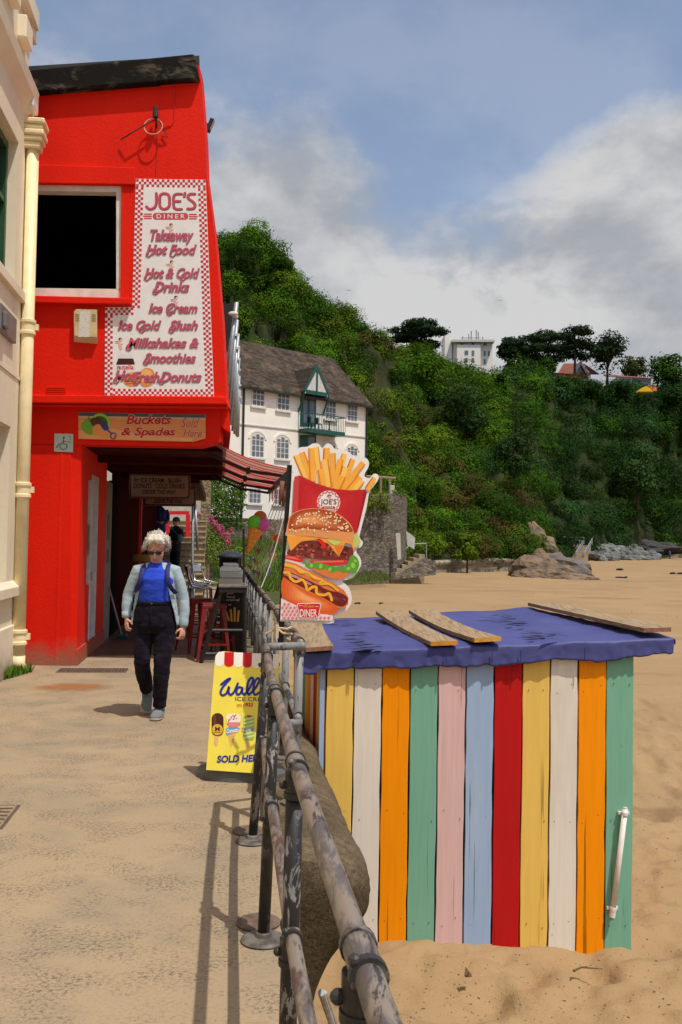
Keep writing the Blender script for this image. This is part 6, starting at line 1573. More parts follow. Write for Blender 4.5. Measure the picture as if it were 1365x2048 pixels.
for k in range(1, nh + 1):
    cur = []
    for i in range(nu + 1):
        u = i / nu; p = V[i]; h = k / nh
        fold = (float(fbm(np.array(u * 26), np.array(h * 0.8), 61, 3)) - 0.42) * 0.075 * h + 0.012 * math.sin(u * 95 + 3 * math.sin(u * 14)) * h
        V.append(Vector((p.x + 0.010 * math.sin(u * 60 + h) * h, p.y - 0.006 - abs(fold) * 0.7 + (0.004 if fold < 0 else 0), p.z - drop(u) * h + 0.004))); cur.append(len(V) - 1)
    for i in range(nu): F.append((cur[i], cur[i + 1], pr[i + 1], pr[i]))
    pr = cur
for col, sgn in ((0, -1), (nu, 1)):
    pr = [j * (nu + 1) + col for j in range(nv + 1)]
    for k in range(1, 5):
        cur = []
        for j in range(nv + 1):
            p = V[j * (nu + 1) + col]; V.append(Vector((p.x + sgn * 0.010 * (1 + math.sin(j * 1.1)), p.y - 0.005, p.z - 0.04 * k * (0.9 if sgn < 0 else 0.3)))); cur.append(len(V) - 1)
        for j in range(nv): F.append((pr[j], pr[j + 1], cur[j + 1], cur[j]) if sgn < 0 else (pr[j + 1], pr[j], cur[j], cur[j + 1]))
        pr = cur
b = MB(); b.add(V, F); tarp = b.build('tarpaulin', TARP, smooth=True); tag(tarp, 'faded blue tarpaulin stretched over the painted kiosk roof with frayed creases', 'tarpaulin')
md = tarp.modifiers.new('thick', 'SOLIDIFY'); md.thickness = 0.004; md.offset = -1
# frayed dark patches and creases of the tarpaulin
FRAY = M('frayed_black', (0.012, 0.012, 0.03), 0.6, (0.03, 0.03, 0.06)); rt = random.Random(12)
for cx, cy, n in ((690, 1253, 7), (715, 1272, 8), (740, 1306, 7), (1000, 1236, 9), (1040, 1254, 10), (1075, 1270, 8), (720, 1290, 6), (1085, 1277, 6)):
    b = MB()
    for k in range(n):
        px, py = cx + rt.gauss(0, 14), cy + rt.gauss(0, 4.5)
        # find the surface point under this pixel
        best = None
        for v_ in range(0, 21):
            v0 = v_ / 20; a, c = FLc.lerp(BLc, v0), FRc.lerp(BRc, v0); q = P(px, py, a.y + 0.001)
            dz = abs(q.z - (a.z + (c.z - a.z) * (q.x - a.x) / (c.x - a.x)))
            if best is None or dz < best[0]: best = (dz, q, v0)
        q = best[1]; s1, s2 = rt.uniform(0.03, 0.10), rt.uniform(0.010, 0.032); th = rt.uniform(-0.3, 0.7)
        e = Vector((math.cos(th), math.sin(th), 0)); f1 = Vector((-e.y, e.x, 0))
        pts = [q + e * s1 * math.cos(t) * rt.uniform(0.6, 1.2) + f1 * s2 * math.sin(t) * rt.uniform(0.5, 1.4) + Vector((0, 0, 0.018 + 0.0007 * k)) for t in (2 * math.pi * i / 9 for i in range(9))]
        b.poly(pts)
    b.build('frayed_patch', FRAY, tarp)
b = MB()
for pxs in (712, 716, 893, 985, 1042, 1170): b.box(P(pxs, 1322 - (pxs - 700) * 0.03, 7.66), (0.004, 0.012, 0.10))
b.build('seams', M('tarp_seam', (0.03, 0.03, 0.14), 0.6), tarp)
b = MB(); a, c = P(1240, 1296, 7.75), P(1333, 1291, 7.8); b.tube([a, c], 0.022, 6); tag(b.build('batten', WOODW), 'thin timber batten poking out under the right end of the tarpaulin', 'plank')
# planks lying on the tarpaulin
def mat_board():
    t = NT('old_board'); v = t.coords((1, 1, 1), True)
    m = t.t.nodes.new('ShaderNodeMapping'); t.L(t.tc.outputs['Object'], m.inputs[0]); m.inputs['Scale'].default_value = (1, 0.06, 1); m.inputs['Rotation'].default_value = (0, 0, rad(-18))
    g = t.noise(m.outputs[0], 42, 6, 0.65, 0.4); n = t.noise(v, 3, 5)
    c = t.mix(t.ramp(g, 0.38, 0.68), (0.33, 0.235, 0.13, 1), (0.17, 0.115, 0.06, 1)); c = t.mix(t.ramp(n, 0.5, 0.7, 0, 0.5), c, (0.25, 0.20, 0.145, 1))
    t.color(c); t.set(rough=0.85); t.bump(g, 0.5, 0.004); return t.mat
BOARD = mat_board()
def tarp_plank(label, bl, br, fr0, fl, yb, yf, endcol, thick=0.034, bow=0.02):
    A_, B_, C_, D_ = P(*bl, yb), P(*br, yb), P(*fr0, yf), P(*fl, yf)
    n = 12; V = []; F = []
    for k in range(n + 1):
        f0 = k / n; a, c = A_.lerp(D_, f0), B_.lerp(C_, f0); dz = -bow * math.sin(math.pi * f0)
        lo = Vector((0, 0, 0.012 + dz)); hi = Vector((0, 0, 0.012 + thick + dz))
        V += [a + hi, c + hi, c + lo, a + lo]
    for k in range(n):
        o = k * 4; F += [(o, o + 1, o + 5, o + 4), (o + 1, o + 2, o + 6, o + 5), (o + 2, o + 3, o + 7, o + 6), (o + 3, o, o + 4, o + 7)]
    F += [(3, 2, 1, 0)]
    b = MB(); b.add(V, F, 0); b.add(V[-4:], [(0, 1, 2, 3)], 1)
    o = b.build('loose_plank', [BOARD, M('plank_end_%d' % len(MATS), endcol, 0.7, tuple(q * 0.6 for q in endcol[:3]), 30)]); return tag(o, label, 'plank', 'planks weighing down the tarpaulin')
tarp_plank('wide plank at the left end of the tarpaulin beside the burger sign', (578, 1250), (640, 1247), (667, 1303), (612, 1307), 9.7, 7.64, (0.30, 0.14, 0.09))
tarp_plank('plank with orange end grain, left one of the middle pair on the tarpaulin', (752, 1231), (800, 1229), (916, 1293), (862, 1295), 9.75, 7.66, (0.62, 0.26, 0.03))
tarp_plank('plank with yellow end grain, right one of the middle pair on the tarpaulin', (818, 1229), (866, 1227), (1003, 1285), (949, 1288), 9.75, 7.66, (0.68, 0.33, 0.05), bow=0.03)
tarp_plank('longest plank along the right edge of the tarpaulin by the open sand', (1056, 1214), (1108, 1213), (1343, 1266), (1288, 1268), 9.95, 7.72, (0.30, 0.13, 0.09), bow=0.0)
# ---- bits on the sand
rd = random.Random(8)
LEAFB = M('dead_leaf', (0.17, 0.085, 0.04), 0.8, (0.08, 0.045, 0.025), 20)
def zs(x, y): return float(beach_z(x, y))
b = MB(); c = G(935, 1955, -1.58)
for k in range(5):
    a = rd.uniform(0, 6); e = Vector((math.cos(a), math.sin(a), 0)) * 0.04; f1 = Vector((-e.y, e.x, 0)) * 0.6
    b.poly([c + e + Vector((0, 0, 0.015)), c + f1 + Vector((0, 0, 0.03 + 0.01 * k)), c - e * 0.6 + Vector((0, 0, 0.02)), c - f1 + Vector((0, 0, 0.01))])
tag(b.build('dead_leaf', LEAFB), 'curled brown dead leaf on the sand in front of the kiosk', 'leaf')
b = MB(); c = G(1165, 1945, -1.585); b.tube([c + Vector((-0.07, -0.02, 0.02)), c + Vector((0.0, 0.02, 0.03)), c + Vector((0.16, 0.03, 0.015))], [0.010, 0.008, 0.003], 6); b.tube([c + Vector((-0.07, -0.05, 0.03)), c + Vector((-0.05, 0.0, 0.02))], 0.007, 6); b.tube([c + Vector((0, 0.02, 0.03)), c + Vector((0.05, 0.06, 0.02))], 0.004, 5)
tag(b.build('twig', M('dry_twig', (0.12, 0.075, 0.04), 0.9)), 'dry broken twig lying on the sand right of the dead leaf', 'twig')
b = MB()
for k in range(900):
    px, py = rd.uniform(700, 1365), rd.uniform(1900, 2048)
    if k > 480: px, py = rd.uniform(1262, 1420), rd.uniform(1320, 1900)
    if k > 700: px, py = rd.uniform(700, 1365), rd.uniform(1165, 1235)
    zz = -1.60 if py > 1300 else None
    c = G(px, py, -1.60); 
    if zz is None: c.z = zs(c.x, c.y) + 0.02; c = G(px, py, c.z)
    s_ = rd.choice((0.0015, 0.002, 0.003, 0.004, 0.006)) * rd.uniform(0.7, 1.2) * (1 if py > 1300 else 3); a = rd.uniform(0, 6)
    b.box(c + Vector((0, 0, s_ * 0.3)), (s_ * rd.uniform(1, 3.5), s_, s_ * 0.8), (0, 0, a))
tag(b.build('sand_debris', LEAFB), 'small scattered dark debris and shell bits on the sand', 'debris', None, 'stuff')
for i, (px, py, w, lb) in enumerate(((1246, 1155, 22, 'dark clump of seaweed on the far sand below the boulders'), (1352, 1147, 24, 'dark strand of seaweed at the right edge of the far sand'), (716, 1206, 12, 'small dark seaweed scrap on the sand right of the burger sign'), (762, 1206, 8, 'tiny dark seaweed scrap further right of the burger sign'), (1247, 1139, 22, 'flat dark line of seaweed nearest the boulders'))):
    Yc = G(px, py, -1.1).y; c = Vector((P(px, py, Yc).x, Yc, zs(0, Yc) + 0.05)); d = (c - Vector((0, 0, EYE))); c = G(px, py, c.z); b = MB(); L_ = w * c.y / FPX
    for k in range(7): b.ball(c + Vector((rd.uniform(-0.5, 0.5) * L_, rd.uniform(-0.5, 0.5) * 0.6, 0)), (L_ * rd.uniform(0.1, 0.22), 0.3, L_ * rd.uniform(0.05, 0.12)), 7, 5, jit=0.3, rnd=rd)
    tag(b.build('seaweed', M('seaweed', (0.025, 0.018, 0.010), 0.8)), lb, 'seaweed')
b = MB(); b.tube([G(643, 1985, -1.0), G(668, 2060, -1.55)], 0.02, 10); b.tube([G(650, 1985, -1.05), G(676, 2060, -1.6)], 0.012, 8); tag(b.build('drain_pole', M('pole_blue_white', (0.45, 0.50, 0.55), 0.5, (0.30, 0.25, 0.2), 9)), 'pale pole leaning against the foot of the sea wall below the railing', 'pole')

# ================================================================== signs and fittings on the diner
FP = Plane(P(300, 500, YF - 0.004), (0, -1, 0), 0.0016)
js = thing('menu_board', 'tall white diner menu board with red checked border on the red wall', 'sign', P(320, 795, YF))
LS = [(272.5, 358), (412, 360), (428.5, 795), (210, 793), (211, 615), (265, 614)]
b = MB(); b.prism([FP.at(x, y, 4) for x, y in LS], (0, 0.006, 0)); b.build('panel', ink(232, 228, 226, 0.4), js)
b = MB(); cell = 5.15
def checks(p, q, inward):
    d = math.hypot(q[0] - p[0], q[1] - p[1]); ux, uy = (q[0] - p[0]) / d, (q[1] - p[1]) / d; nx, ny = inward
    for i in range(int(round(d / cell))):
        for j in range(3):
            if (i + j) % 2: continue
            o = (p[0] + ux * cell * i + nx * cell * j, p[1] + uy * cell * i + ny * cell * j)
            b.poly([FP.at(o[0] + ux * cell * a + nx * cell * c, o[1] + uy * cell * a + ny * cell * c, 5) for a, c in ((0, 0), (0.98, 0), (0.98, 0.98), (0, 0.98))], 0)
checks((273, 358.5), (411, 360.5), (0, 1)); checks((412, 361 + 3 * cell), (427.6, 794), (-1, 0.03)); checks((211 + 3 * cell, 777.5), (412, 779), (0, 1)); checks((211, 631), (210.5, 793), (1, 0)); checks((211, 616), (266, 615), (0, 1)); checks((272.5, 374), (265.3, 614), (1, 0.03))
b.build('checked_border', cols((200, 40, 58)), js)
Z2 = lambda x0, y0, x1, y1: (40 + x0 / 3.25, 340 + y0 / 3.25, 40 + x1 / 3.25, 340 + y1 / 3.25)
Z2p = lambda pts: [(40 + x / 3.25, 340 + y / 3.25) for x, y in pts]
b = MB()
joes = [[(886, 152), (886, 215), (872, 246), (842, 254), (822, 238)], [(908, 200), (912, 165), (940, 152), (966, 165), (972, 200), (968, 238), (940, 254), (912, 240)], [(1050, 156), (1018, 156), (1000, 170), (998, 205), (1000, 240), (1018, 254), (1050, 254)], [(1000, 203), (1040, 203)], [(1072, 150), (1068, 172)], [(1136, 156), (1108, 156), (1092, 170), (1098, 188), (1122, 205), (1138, 228), (1126, 250), (1090, 252)]]
for i, s_ in enumerate(joes):
    stroke(b, [(x + 0.9, y + 0.9) for x, y in Z2p(s_)], 5.8, FP, 5 + 0.1 * i, 1, closed=(i == 1)); stroke(b, Z2p(s_), 4.0, FP, 6 + 0.1 * i, 0, closed=(i == 1))
b.poly([FP.at(x, y, 5) for x, y in rrect(*Z2(865, 280, 1096, 324), 6.4)], 0)
for k in range(3):
    stroke(b, Z2p([(806 + 6 * abs(k - 1), 288 + 14 * k), (856, 288 + 14 * k)]), 2.6, FP, 5, 0); stroke(b, Z2p([(1104, 290 + 14 * k), (1154 - 6 * abs(k - 1), 290 + 14 * k)]), 2.6, FP, 5, 0)
write(b, 'DINER', Z2(890, 289, 1074, 317), FP, 7, 2, space=1.5, bold=0.012)
tl = [('Takeaway', (850, 388, 1130, 485), 2), ('Hot Food', (822, 486, 1150, 553), 2), ('Hot & Cold', (812, 638, 1170, 706), 2), ('Drinks', (872, 726, 1103, 796), 2), ('Ice Cream', (838, 866, 1155, 932), 2), ('Ice Cold', (638, 978, 920, 1042), 2), ('Slush', (972, 978, 1158, 1042), 2), ('Milkshakes &', (700, 1092, 1165, 1158), 2), ('Smoothies', (810, 1190, 1145, 1256), 2), ('Hot', (616, 1302, 760, 1372), 0), ('Fresh', (740, 1312, 908, 1382), 0), ('Donuts', (912, 1312, 1182, 1380), 0)]
for i, (s_, bx, _) in enumerate(tl):
    bb = Z2(*bx)
    write(b, s_, bb, FP, 8 + 0.02 * i, 1, shear=0.32, bold=0.035, dx=0.8, dy=0.9); write(b, s_, bb, FP, 9 + 0.02 * i, 3, shear=0.32, bold=0.022)
# looped flourishes of the script capitals
for x, y in ((824, 548), (980, 548), (812, 702), (868, 792), (694, 1156), (806, 1250), (612, 1370), (742, 1380), (908, 1376), (1046, 702), (960, 928), (780, 1040), (972, 1042)):
    sw = [(x + 34, y - 36), (x + 8, y - 16), (x - 2, y + 8), (x + 16, y + 16), (x + 34, y - 2)]
    stroke(b, [(u + 0.7, v + 0.8) for u, v in Z2p(sw)], 2.6, FP, 7.4, 1); stroke(b, Z2p(sw), 1.9, FP, 7.8, 3)
b.build('lettering', cols((206, 70, 84), (112, 92, 112), (232, 222, 220), (196, 84, 102)), js)
b = MB()                                            # tiny waitress figures carrying trays
for cx, cy in ((985, 380), (988, 620), (1016, 850), (655, 1122)):
    p_ = lambda dx, dy: (40 + (cx + dx) / 3.25, 340 + (cy + dy) / 3.25)
    stroke(b, [p_(-2, -12), p_(-4, 10), p_(4, 36)], 5, FP, 7, 0); stroke(b, [p_(-6, -4), p_(-26, -2)], 2, FP, 7.2, 0); stroke(b, [p_(-34, -6), p_(-16, -6)], 1.3, FP, 7.4, 1); oval(b, p_(0, -22), 3.6, 2.8, FP, 7.4, 2); oval(b, p_(4, -17), 2.2, 2.4, FP, 7.6, 0); stroke(b, [p_(6, 6), p_(14, 2)], 3, FP, 7.3, 3)
b.build('figures', cols((226, 176, 164), (130, 120, 120), (44, 34, 36), (236, 226, 222)), js)
b = MB()
blob(b, Z2p([(640, 1228), (652, 1222), (725, 1222), (740, 1230), (750, 1268), (750, 1345), (740, 1366), (640, 1366), (626, 1345), (626, 1268)]), FP, 5, 0, smooth=False); blob(b, Z2p(rrect(640, 1198, 734, 1226, 5)), FP, 5.4, 1, smooth=False); blob(b, Z2p([(626, 1268), (750, 1266), (750, 1330), (626, 1330)]), FP, 5.6, 2, smooth=False); write(b, 'n', Z2(636, 1276, 652, 1298), FP, 6.4, 3, bold=0.03); write(b, 'utella', Z2(654, 1266, 742, 1298), FP, 6.4, 4, bold=0.02)
oval(b, Z2p([(728, 1366)])[0], 17, 13, FP, 6.0, 5); oval(b, Z2p([(732, 1340)])[0], 15, 8, FP, 6.2, 6)
for k in range(4): stroke(b, Z2p([(690, 1352 + 13 * k), (776, 1348 + 13 * k)]), 1.4, FP, 6.5, 7)
oval(b, Z2p([(826, 1348)])[0], 17, 19, FP, 6.6, 5, 24, 0.3); oval(b, Z2p([(822, 1340)])[0], 13, 14, FP, 6.9, 6, 24, 0.3)
b.build('jar_and_pancakes', cols((66, 30, 24), (222, 220, 220), (228, 220, 216), (40, 36, 40), (206, 60, 64), (222, 140, 70), (236, 178, 106), (150, 80, 40)), js)
bp_ = thing('bell_box', 'cream alarm bell box with rusted label on the red wall below the window', 'alarm box', P(172, 690, YF))
b = MB(); o = [(147, 622), (152, 617), (196, 618), (195, 688), (148, 684)]; i_ = [(157, 622), (185, 622), (184, 674), (157, 672)]
fb = [P(*q, YF - 0.001) for q in o]; ff = [P(*q, YF - 0.085) for q in [(148.5, 624), (153, 619), (194, 620), (194, 674), (149, 672)]]
b.add(fb + ff, [(0, 1, 2, 3, 4)[::-1], (5, 6, 7, 8, 9)] + [((k), (k + 1) % 5, 5 + (k + 1) % 5, 5 + k) for k in range(5)]); b.build('case', M('bell_cream', (0.62, 0.48, 0.26), 0.5, (0.50, 0.38, 0.2), 8), bp_, bevel=0.004)
b = MB(); pf = YF - 0.088; b.prism([P(x, y, pf) for x, y in ((160, 623), (181, 623), (179, 674), (157, 674))], (0, 0.004, 0)); lb = b.build('label_panel', M('worn_white', (0.62, 0.58, 0.52), 0.6, (0.3, 0.22, 0.14), 45, lo=0.58, hi=0.68), bp_)
b = MB()
for x0 in (151, 184):
    for k in range(4): b.prism([P(x0, 628 + 4 * k, pf), P(x0 + 8, 629 + 4 * k, pf), P(x0 + 8, 630.5 + 4 * k, pf), P(x0, 629.5 + 4 * k, pf)], (0, 0.003, 0))
b.build('vents', M('vent_brown', (0.25, 0.17, 0.08), 0.7), bp_)
lf = thing('lamp_fitting', 'broken black lamp fitting with cable ring on the upper red wall', 'lamp', P(312, 270, YF))
b = MB(); t0 = P(312, 214, YF - 0.10); b.lathe(t0, [(0.030, 0), (0.030, -0.03), (0.026, -0.035), (0.030, -0.04), (0.030, -0.065), (0.036, -0.07), (0.036, -0.125), (0.02, -0.13)], 14); b.build('lamp_holder', M('lamp_black', (0.03, 0.028, 0.024), 0.5), lf)
b = MB(); b.tube([P(312, 236, YF - 0.10), P(313, 246, YF - 0.06), P(313, 257, YF)], 0.014, 8); b.tube([P(313, 238, YF - 0.09), P(290, 250, YF - 0.10), P(262, 267, YF - 0.10), P(242, 279, YF - 0.04)], 0.009, 6); b.tube([P(318, 240, YF - 0.08), P(328, 260, YF - 0.06), P(336, 274, YF - 0.03), P(324, 272, YF - 0.01)], 0.007, 6); b.build('bracket', M('rust_dark', (0.06, 0.025, 0.018), 0.7), lf)
b = MB(); rc = P(307, 253, YF - 0.09); b.tube([rc + Vector((0.112 * math.cos(t), 0.02 * math.sin(t), 0.105 * math.sin(t))) for t in (2 * math.pi * i / 24 for i in range(25))], 0.0075, 6); b.build('cable_ring', M('ring_pink', (0.62, 0.32, 0.24), 0.5), lf)
b = MB(); b.tube([P(350, 165, YF - 0.008), P(350, 222, YF - 0.008), P(349, 238, YF - 0.008), P(344, 250, YF - 0.008), P(326, 253, YF - 0.012)], 0.006, 6); b.tube([P(322, 172, YF - 0.01), P(340, 170, YF - 0.01), P(392, 168, YF - 0.01)], 0.012, 6); b.build('cable', REDTRIM, lf)
b = MB(); b.tube([P(314, 258, YF - 0.006), P(315, 300, YF - 0.006), P(313, 358, YF - 0.006)], 0.006, 6); b.build('cable', REDTRIM, lf)
fl = thing('floodlight', 'small black floodlight on the right side wall of the diner', 'lamp', P(420, 250, 12.2))
b = MB(); c = P(421, 251, 12.2); b.box(c, (0.05, 0.10, 0.17), (0, rad(22), 0)); b.build('housing', BLACK, fl, bevel=0.006)
b = MB(); b.box(c + Vector((0.03, -0.02, -0.01)), (0.004, 0.075, 0.13), (0, rad(22), 0)); b.build('glass', M('lamp_glass', (0.3, 0.3, 0.26), 0.2), fl)
b = MB(); b.tube([P(411, 246, 12.2), c], 0.012, 6); b.tube([P(411, 258, 12.2), c - Vector((0, 0, 0.04))], 0.01, 6); b.build('bracket', BLACK, fl)
SP = Plane(P(300, 850, YL - 0.004), (0, -1, 0), 0.0014)
bk = thing('beach_toy_sign', 'long sandy coloured sign for buckets and spades on the passage beam', 'sign', P(285, 884, YL))
b = MB(); b.prism([SP.at(x, y, 10) for x, y in ((158, 825), (412, 829), (412, 877), (386, 884), (158, 878))], (0, 0.014, 0)); b.build('panel', ink(222, 146, 84), bk)
b = MB(); blob(b, [(158.5, 825.5), (411.5, 829.5), (411.5, 836), (158.5, 832)], SP, 11, 0, smooth=False); blob(b, [(158.5, 832), (411.5, 836), (411.5, 840), (158.5, 836)], SP, 11, 1, smooth=False); blob(b, [(158.5, 862), (230, 858), (300, 872), (386, 876), (386, 883), (158.5, 877.5)], SP, 11, 2, smooth=False); b.build('beach_print', cols((70, 84, 110), (214, 176, 140), (232, 164, 100)), bk)
Z3 = lambda pts: [(x / 2.967, 780 + y / 2.967) for x, y in pts]
b = MB(); blob(b, Z3([(484, 225), (500, 185), (545, 165), (575, 225), (565, 262), (520, 262)]), SP, 12, 0); oval(b, Z3([(602, 190)])[0], 19, 16.5, SP, 12.3, 1, 24, 0.5); oval(b, Z3([(600, 195)])[0], 15, 13, SP, 12.6, 2, 24, 0.5); blob(b, Z3([(540, 175), (580, 165), (615, 190), (600, 220), (555, 215)]), SP, 12.9, 3); blob(b, Z3([(560, 215), (600, 205), (650, 240), (690, 270), (650, 282), (580, 270), (552, 255)]), SP, 13.1, 4); blob(b, Z3([(596, 200), (628, 192), (650, 232), (622, 240)]), SP, 13.4, 5); stroke(b, Z3([(638, 235), (668, 262)]), 3, SP, 13.6, 5); stroke(b, Z3([(662, 262), (680, 256), (692, 268), (684, 288), (664, 286)]), 2.2, SP, 13.7, 5, closed=True); stroke(b, Z3([(535, 185), (528, 165), (540, 150)]), 1, SP, 13, 6)
b.build('bucket_print', cols((112, 170, 40), (150, 204, 62), (60, 100, 24), (84, 48, 26), (228, 150, 76), (62, 52, 130), (40, 40, 40)), bk)
b = MB()
for s_, bx, sh, bo_ in (('Buckets', (752, 148, 1020, 205), 0.25, 0.03), ('& Spades', (722, 222, 1046, 286), 0.25, 0.03), ('Sold', (1076, 168, 1184, 224), 0.35, 0.0), ('Here', (1090, 232, 1202, 280), 0.35, 0.0)):
    bb = Z3([(bx[0], bx[1])])[0] + Z3([(bx[2], bx[3])])[0]
    write(b, s_, (bb[0] - 0.8, bb[1] - 0.8, bb[2] + 0.8, bb[3] + 0.8), SP, 12, 1, shear=sh, bold=bo_ + 0.03); write(b, s_, bb, SP, 13.2, 0, shear=sh, bold=bo_)
b.build('lettering', cols((190, 26, 34), (238, 196, 160)), bk)
wc_ = thing('accessible_sign', 'small pale green wheelchair access sign on the red pillar', 'sign', P(128, 904, YL))
b = MB(); b.prism([SP.at(x, y, 4) for x, y in ((109.5, 867), (147, 868), (146.5, 904.5), (109, 903))], (0, 0.006, 0)); b.build('panel', ink(186, 204, 190), wc_)
b = MB(); oval(b, (128.5, 875.5), 2.2, 2.2, SP, 5, 0, 12); stroke(b, [(128, 879), (127, 888), (134, 889), (135, 894)], 2, SP, 5, 0, smooth=False); stroke(b, [(128, 882.5), (133, 883.5)], 1.4, SP, 5.2, 0, smooth=False); stroke(b, [(125, 886), (121, 890), (122, 897), (127, 899), (133, 897), (135, 892)], 1.5, SP, 5.3, 0); stroke(b, [(119, 888), (114, 895)], 1.8, SP, 5.2, 0); stroke(b, [(137, 872), (142, 872), (142, 880)], 1, SP, 5, 0, smooth=False); stroke(b, [(137, 884), (142, 885)], 1.2, SP, 5, 0); b.build('symbol', cols((20, 96, 72)), wc_)

# ================================================================== awning along the passage
aw = thing('awning', 'striped red and cream awning sloping out from the diner over the tables', 'awning', Q(0.5, 14, 2.4))
ai, ao = P(413, 872, 11.75), P(581, 938, 11.95)
li, zi = toQ(ai)[0], ai.z; lo_, zo = toQ(ao)[0], ao.z
aN, aF = toQ(ai)[1], 17.2
def mat_awn(name, c):
    t = NT(name); t.color(c); t.set(rough=0.7)
    tr = t.t.nodes.new('ShaderNodeBsdfTranslucent'); tr.inputs[0].default_value = c
    mx = t.t.nodes.new('ShaderNodeMixShader'); mx.inputs[0].default_value = 0.5; t.L(t.b.outputs[0], mx.inputs[1]); t.L(tr.outputs[0], mx.inputs[2]); t.L(mx.outputs[0], t.out.inputs[0]); return t.mat
AW = [mat_awn('awning_red', (0.42, 0.02, 0.02, 1)), mat_awn('awning_cream', (0.40, 0.28, 0.22, 1))]
b = MB(PROM); ns = 34
for i in range(ns):
    a0, a1 = aN + (aF - aN) * i / ns, aN + (aF - aN) * (i + 1) / ns
    for k in range(6):
        f0, f1 = k / 6, (k + 1) / 6; sg = lambda f: -0.07 * math.sin(math.pi * f)
        b.add([(li + (lo_ - li) * f0, a0, zi + (zo - zi) * f0 + sg(f0)), (li + (lo_ - li) * f1, a0, zi + (zo - zi) * f1 + sg(f1)), (li + (lo_ - li) * f1, a1, zi + (zo - zi) * f1 + sg(f1)), (li + (lo_ - li) * f0, a1, zi + (zo - zi) * f0 + sg(f0))], [(0, 1, 2, 3)], (0, 1, 0, 1, 1)[i % 5] if i % 7 else 0)
    zz = 0.22 + 0.03 * math.sin(i * 1.3)
    b.add([(lo_, a0, zo - 0.02), (lo_, a1, zo - 0.02), (lo_ + 0.02 * math.sin(i), a1, zo - zz), (lo_ + 0.02 * math.sin(i), a0, zo - zz)], [(0, 1, 2, 3)], i % 2)
b.build('canopy', AW, aw)
b = MB(PROM); b.span((lo_ - 0.02, aN - 0.02, zo - 0.06), (lo_ + 0.03, aF, zo + 0.0)); b.build('front_bar', BLACK, aw)
b = MB(); b.prism([P(548, 966, 11.9), P(580, 936, 11.9), P(584, 940, 11.9), P(584, 969, 11.9), P(550, 971, 11.9)], (0, 0.12, 0)); b.build('end_bracket', BLACK, aw)
for a in (12.6, 14.2, 15.8, 17.0):
    b = MB(PROM); b.tube([(li + 0.02, a, zi - 0.16), (li + (lo_ - li) * 0.52, a + 0.1, zi + (zo - zi) * 0.52 - 0.16), (lo_ - 0.02, a, zo - 0.05)], 0.022, 6); b.box((li + (lo_ - li) * 0.52, a + 0.1, zi + (zo - zi) * 0.52 - 0.16), (0.05, 0.05, 0.09)); b.build('arm', BLACK, aw)
b = MB(); rs2 = random.Random(5)
for k in range(5):
    x0 = 562 + 4.5 * k; pts = [P(x0 + 3, 962, 11.9 + 0.05 * k), P(x0 + rs2.uniform(-3, 3), 985, 11.9 + 0.05 * k), P(x0 + rs2.uniform(-4, 2) - 2, 1000 + rs2.uniform(-4, 14), 11.9 + 0.05 * k)]
    b.tube(pts, [0.03, 0.026, 0.012], 7)
b.build('bunched_valance', M('bunched_cloth', (0.26, 0.11, 0.07), 0.8, (0.16, 0.05, 0.035), 20, stretch=(1, 1, 0.3)), aw, smooth=True)
for i, (px, py, Y, lb) in enumerate(((368, 911, 13.2, 'nearest hanging strip lamp under the passage ceiling'), (387, 937, 15.2, 'second hanging strip lamp under the passage ceiling'), (405, 956, 17.0, 'farthest hanging strip lamp under the passage ceiling'))):
    h = thing('strip_lamp', lb, 'lamp', P(px, py, Y), group='strip lamps under the passage ceiling'); c = P(px, py, Y); w = 0.26 - 0.03 * i
    b = MB(); b.box(c, (w, 0.08, 0.025)); b.build('housing', M('lamp_alu', (0.30, 0.28, 0.27), 0.4), h)
    b = MB(); b.box(c + Vector((0, 0, 0.035)), (w * 0.7, 0.06, 0.04)); b.build('reflector', BLACK, h)
    b = MB(); b.tube([c + Vector((-w * 0.25, 0, 0.05)), c + Vector((-w * 0.1, 0, 0.2)), c + Vector((-w * 0.1, 0, zc - c.z))], 0.008, 5); b.tube([c + Vector((w * 0.3, 0, 0.0)), c + Vector((w * 0.2, 0, 0.2)), c + Vector((w * 0.2, 0, zc - c.z))], 0.006, 5); b.build('wires', BLACK, h)
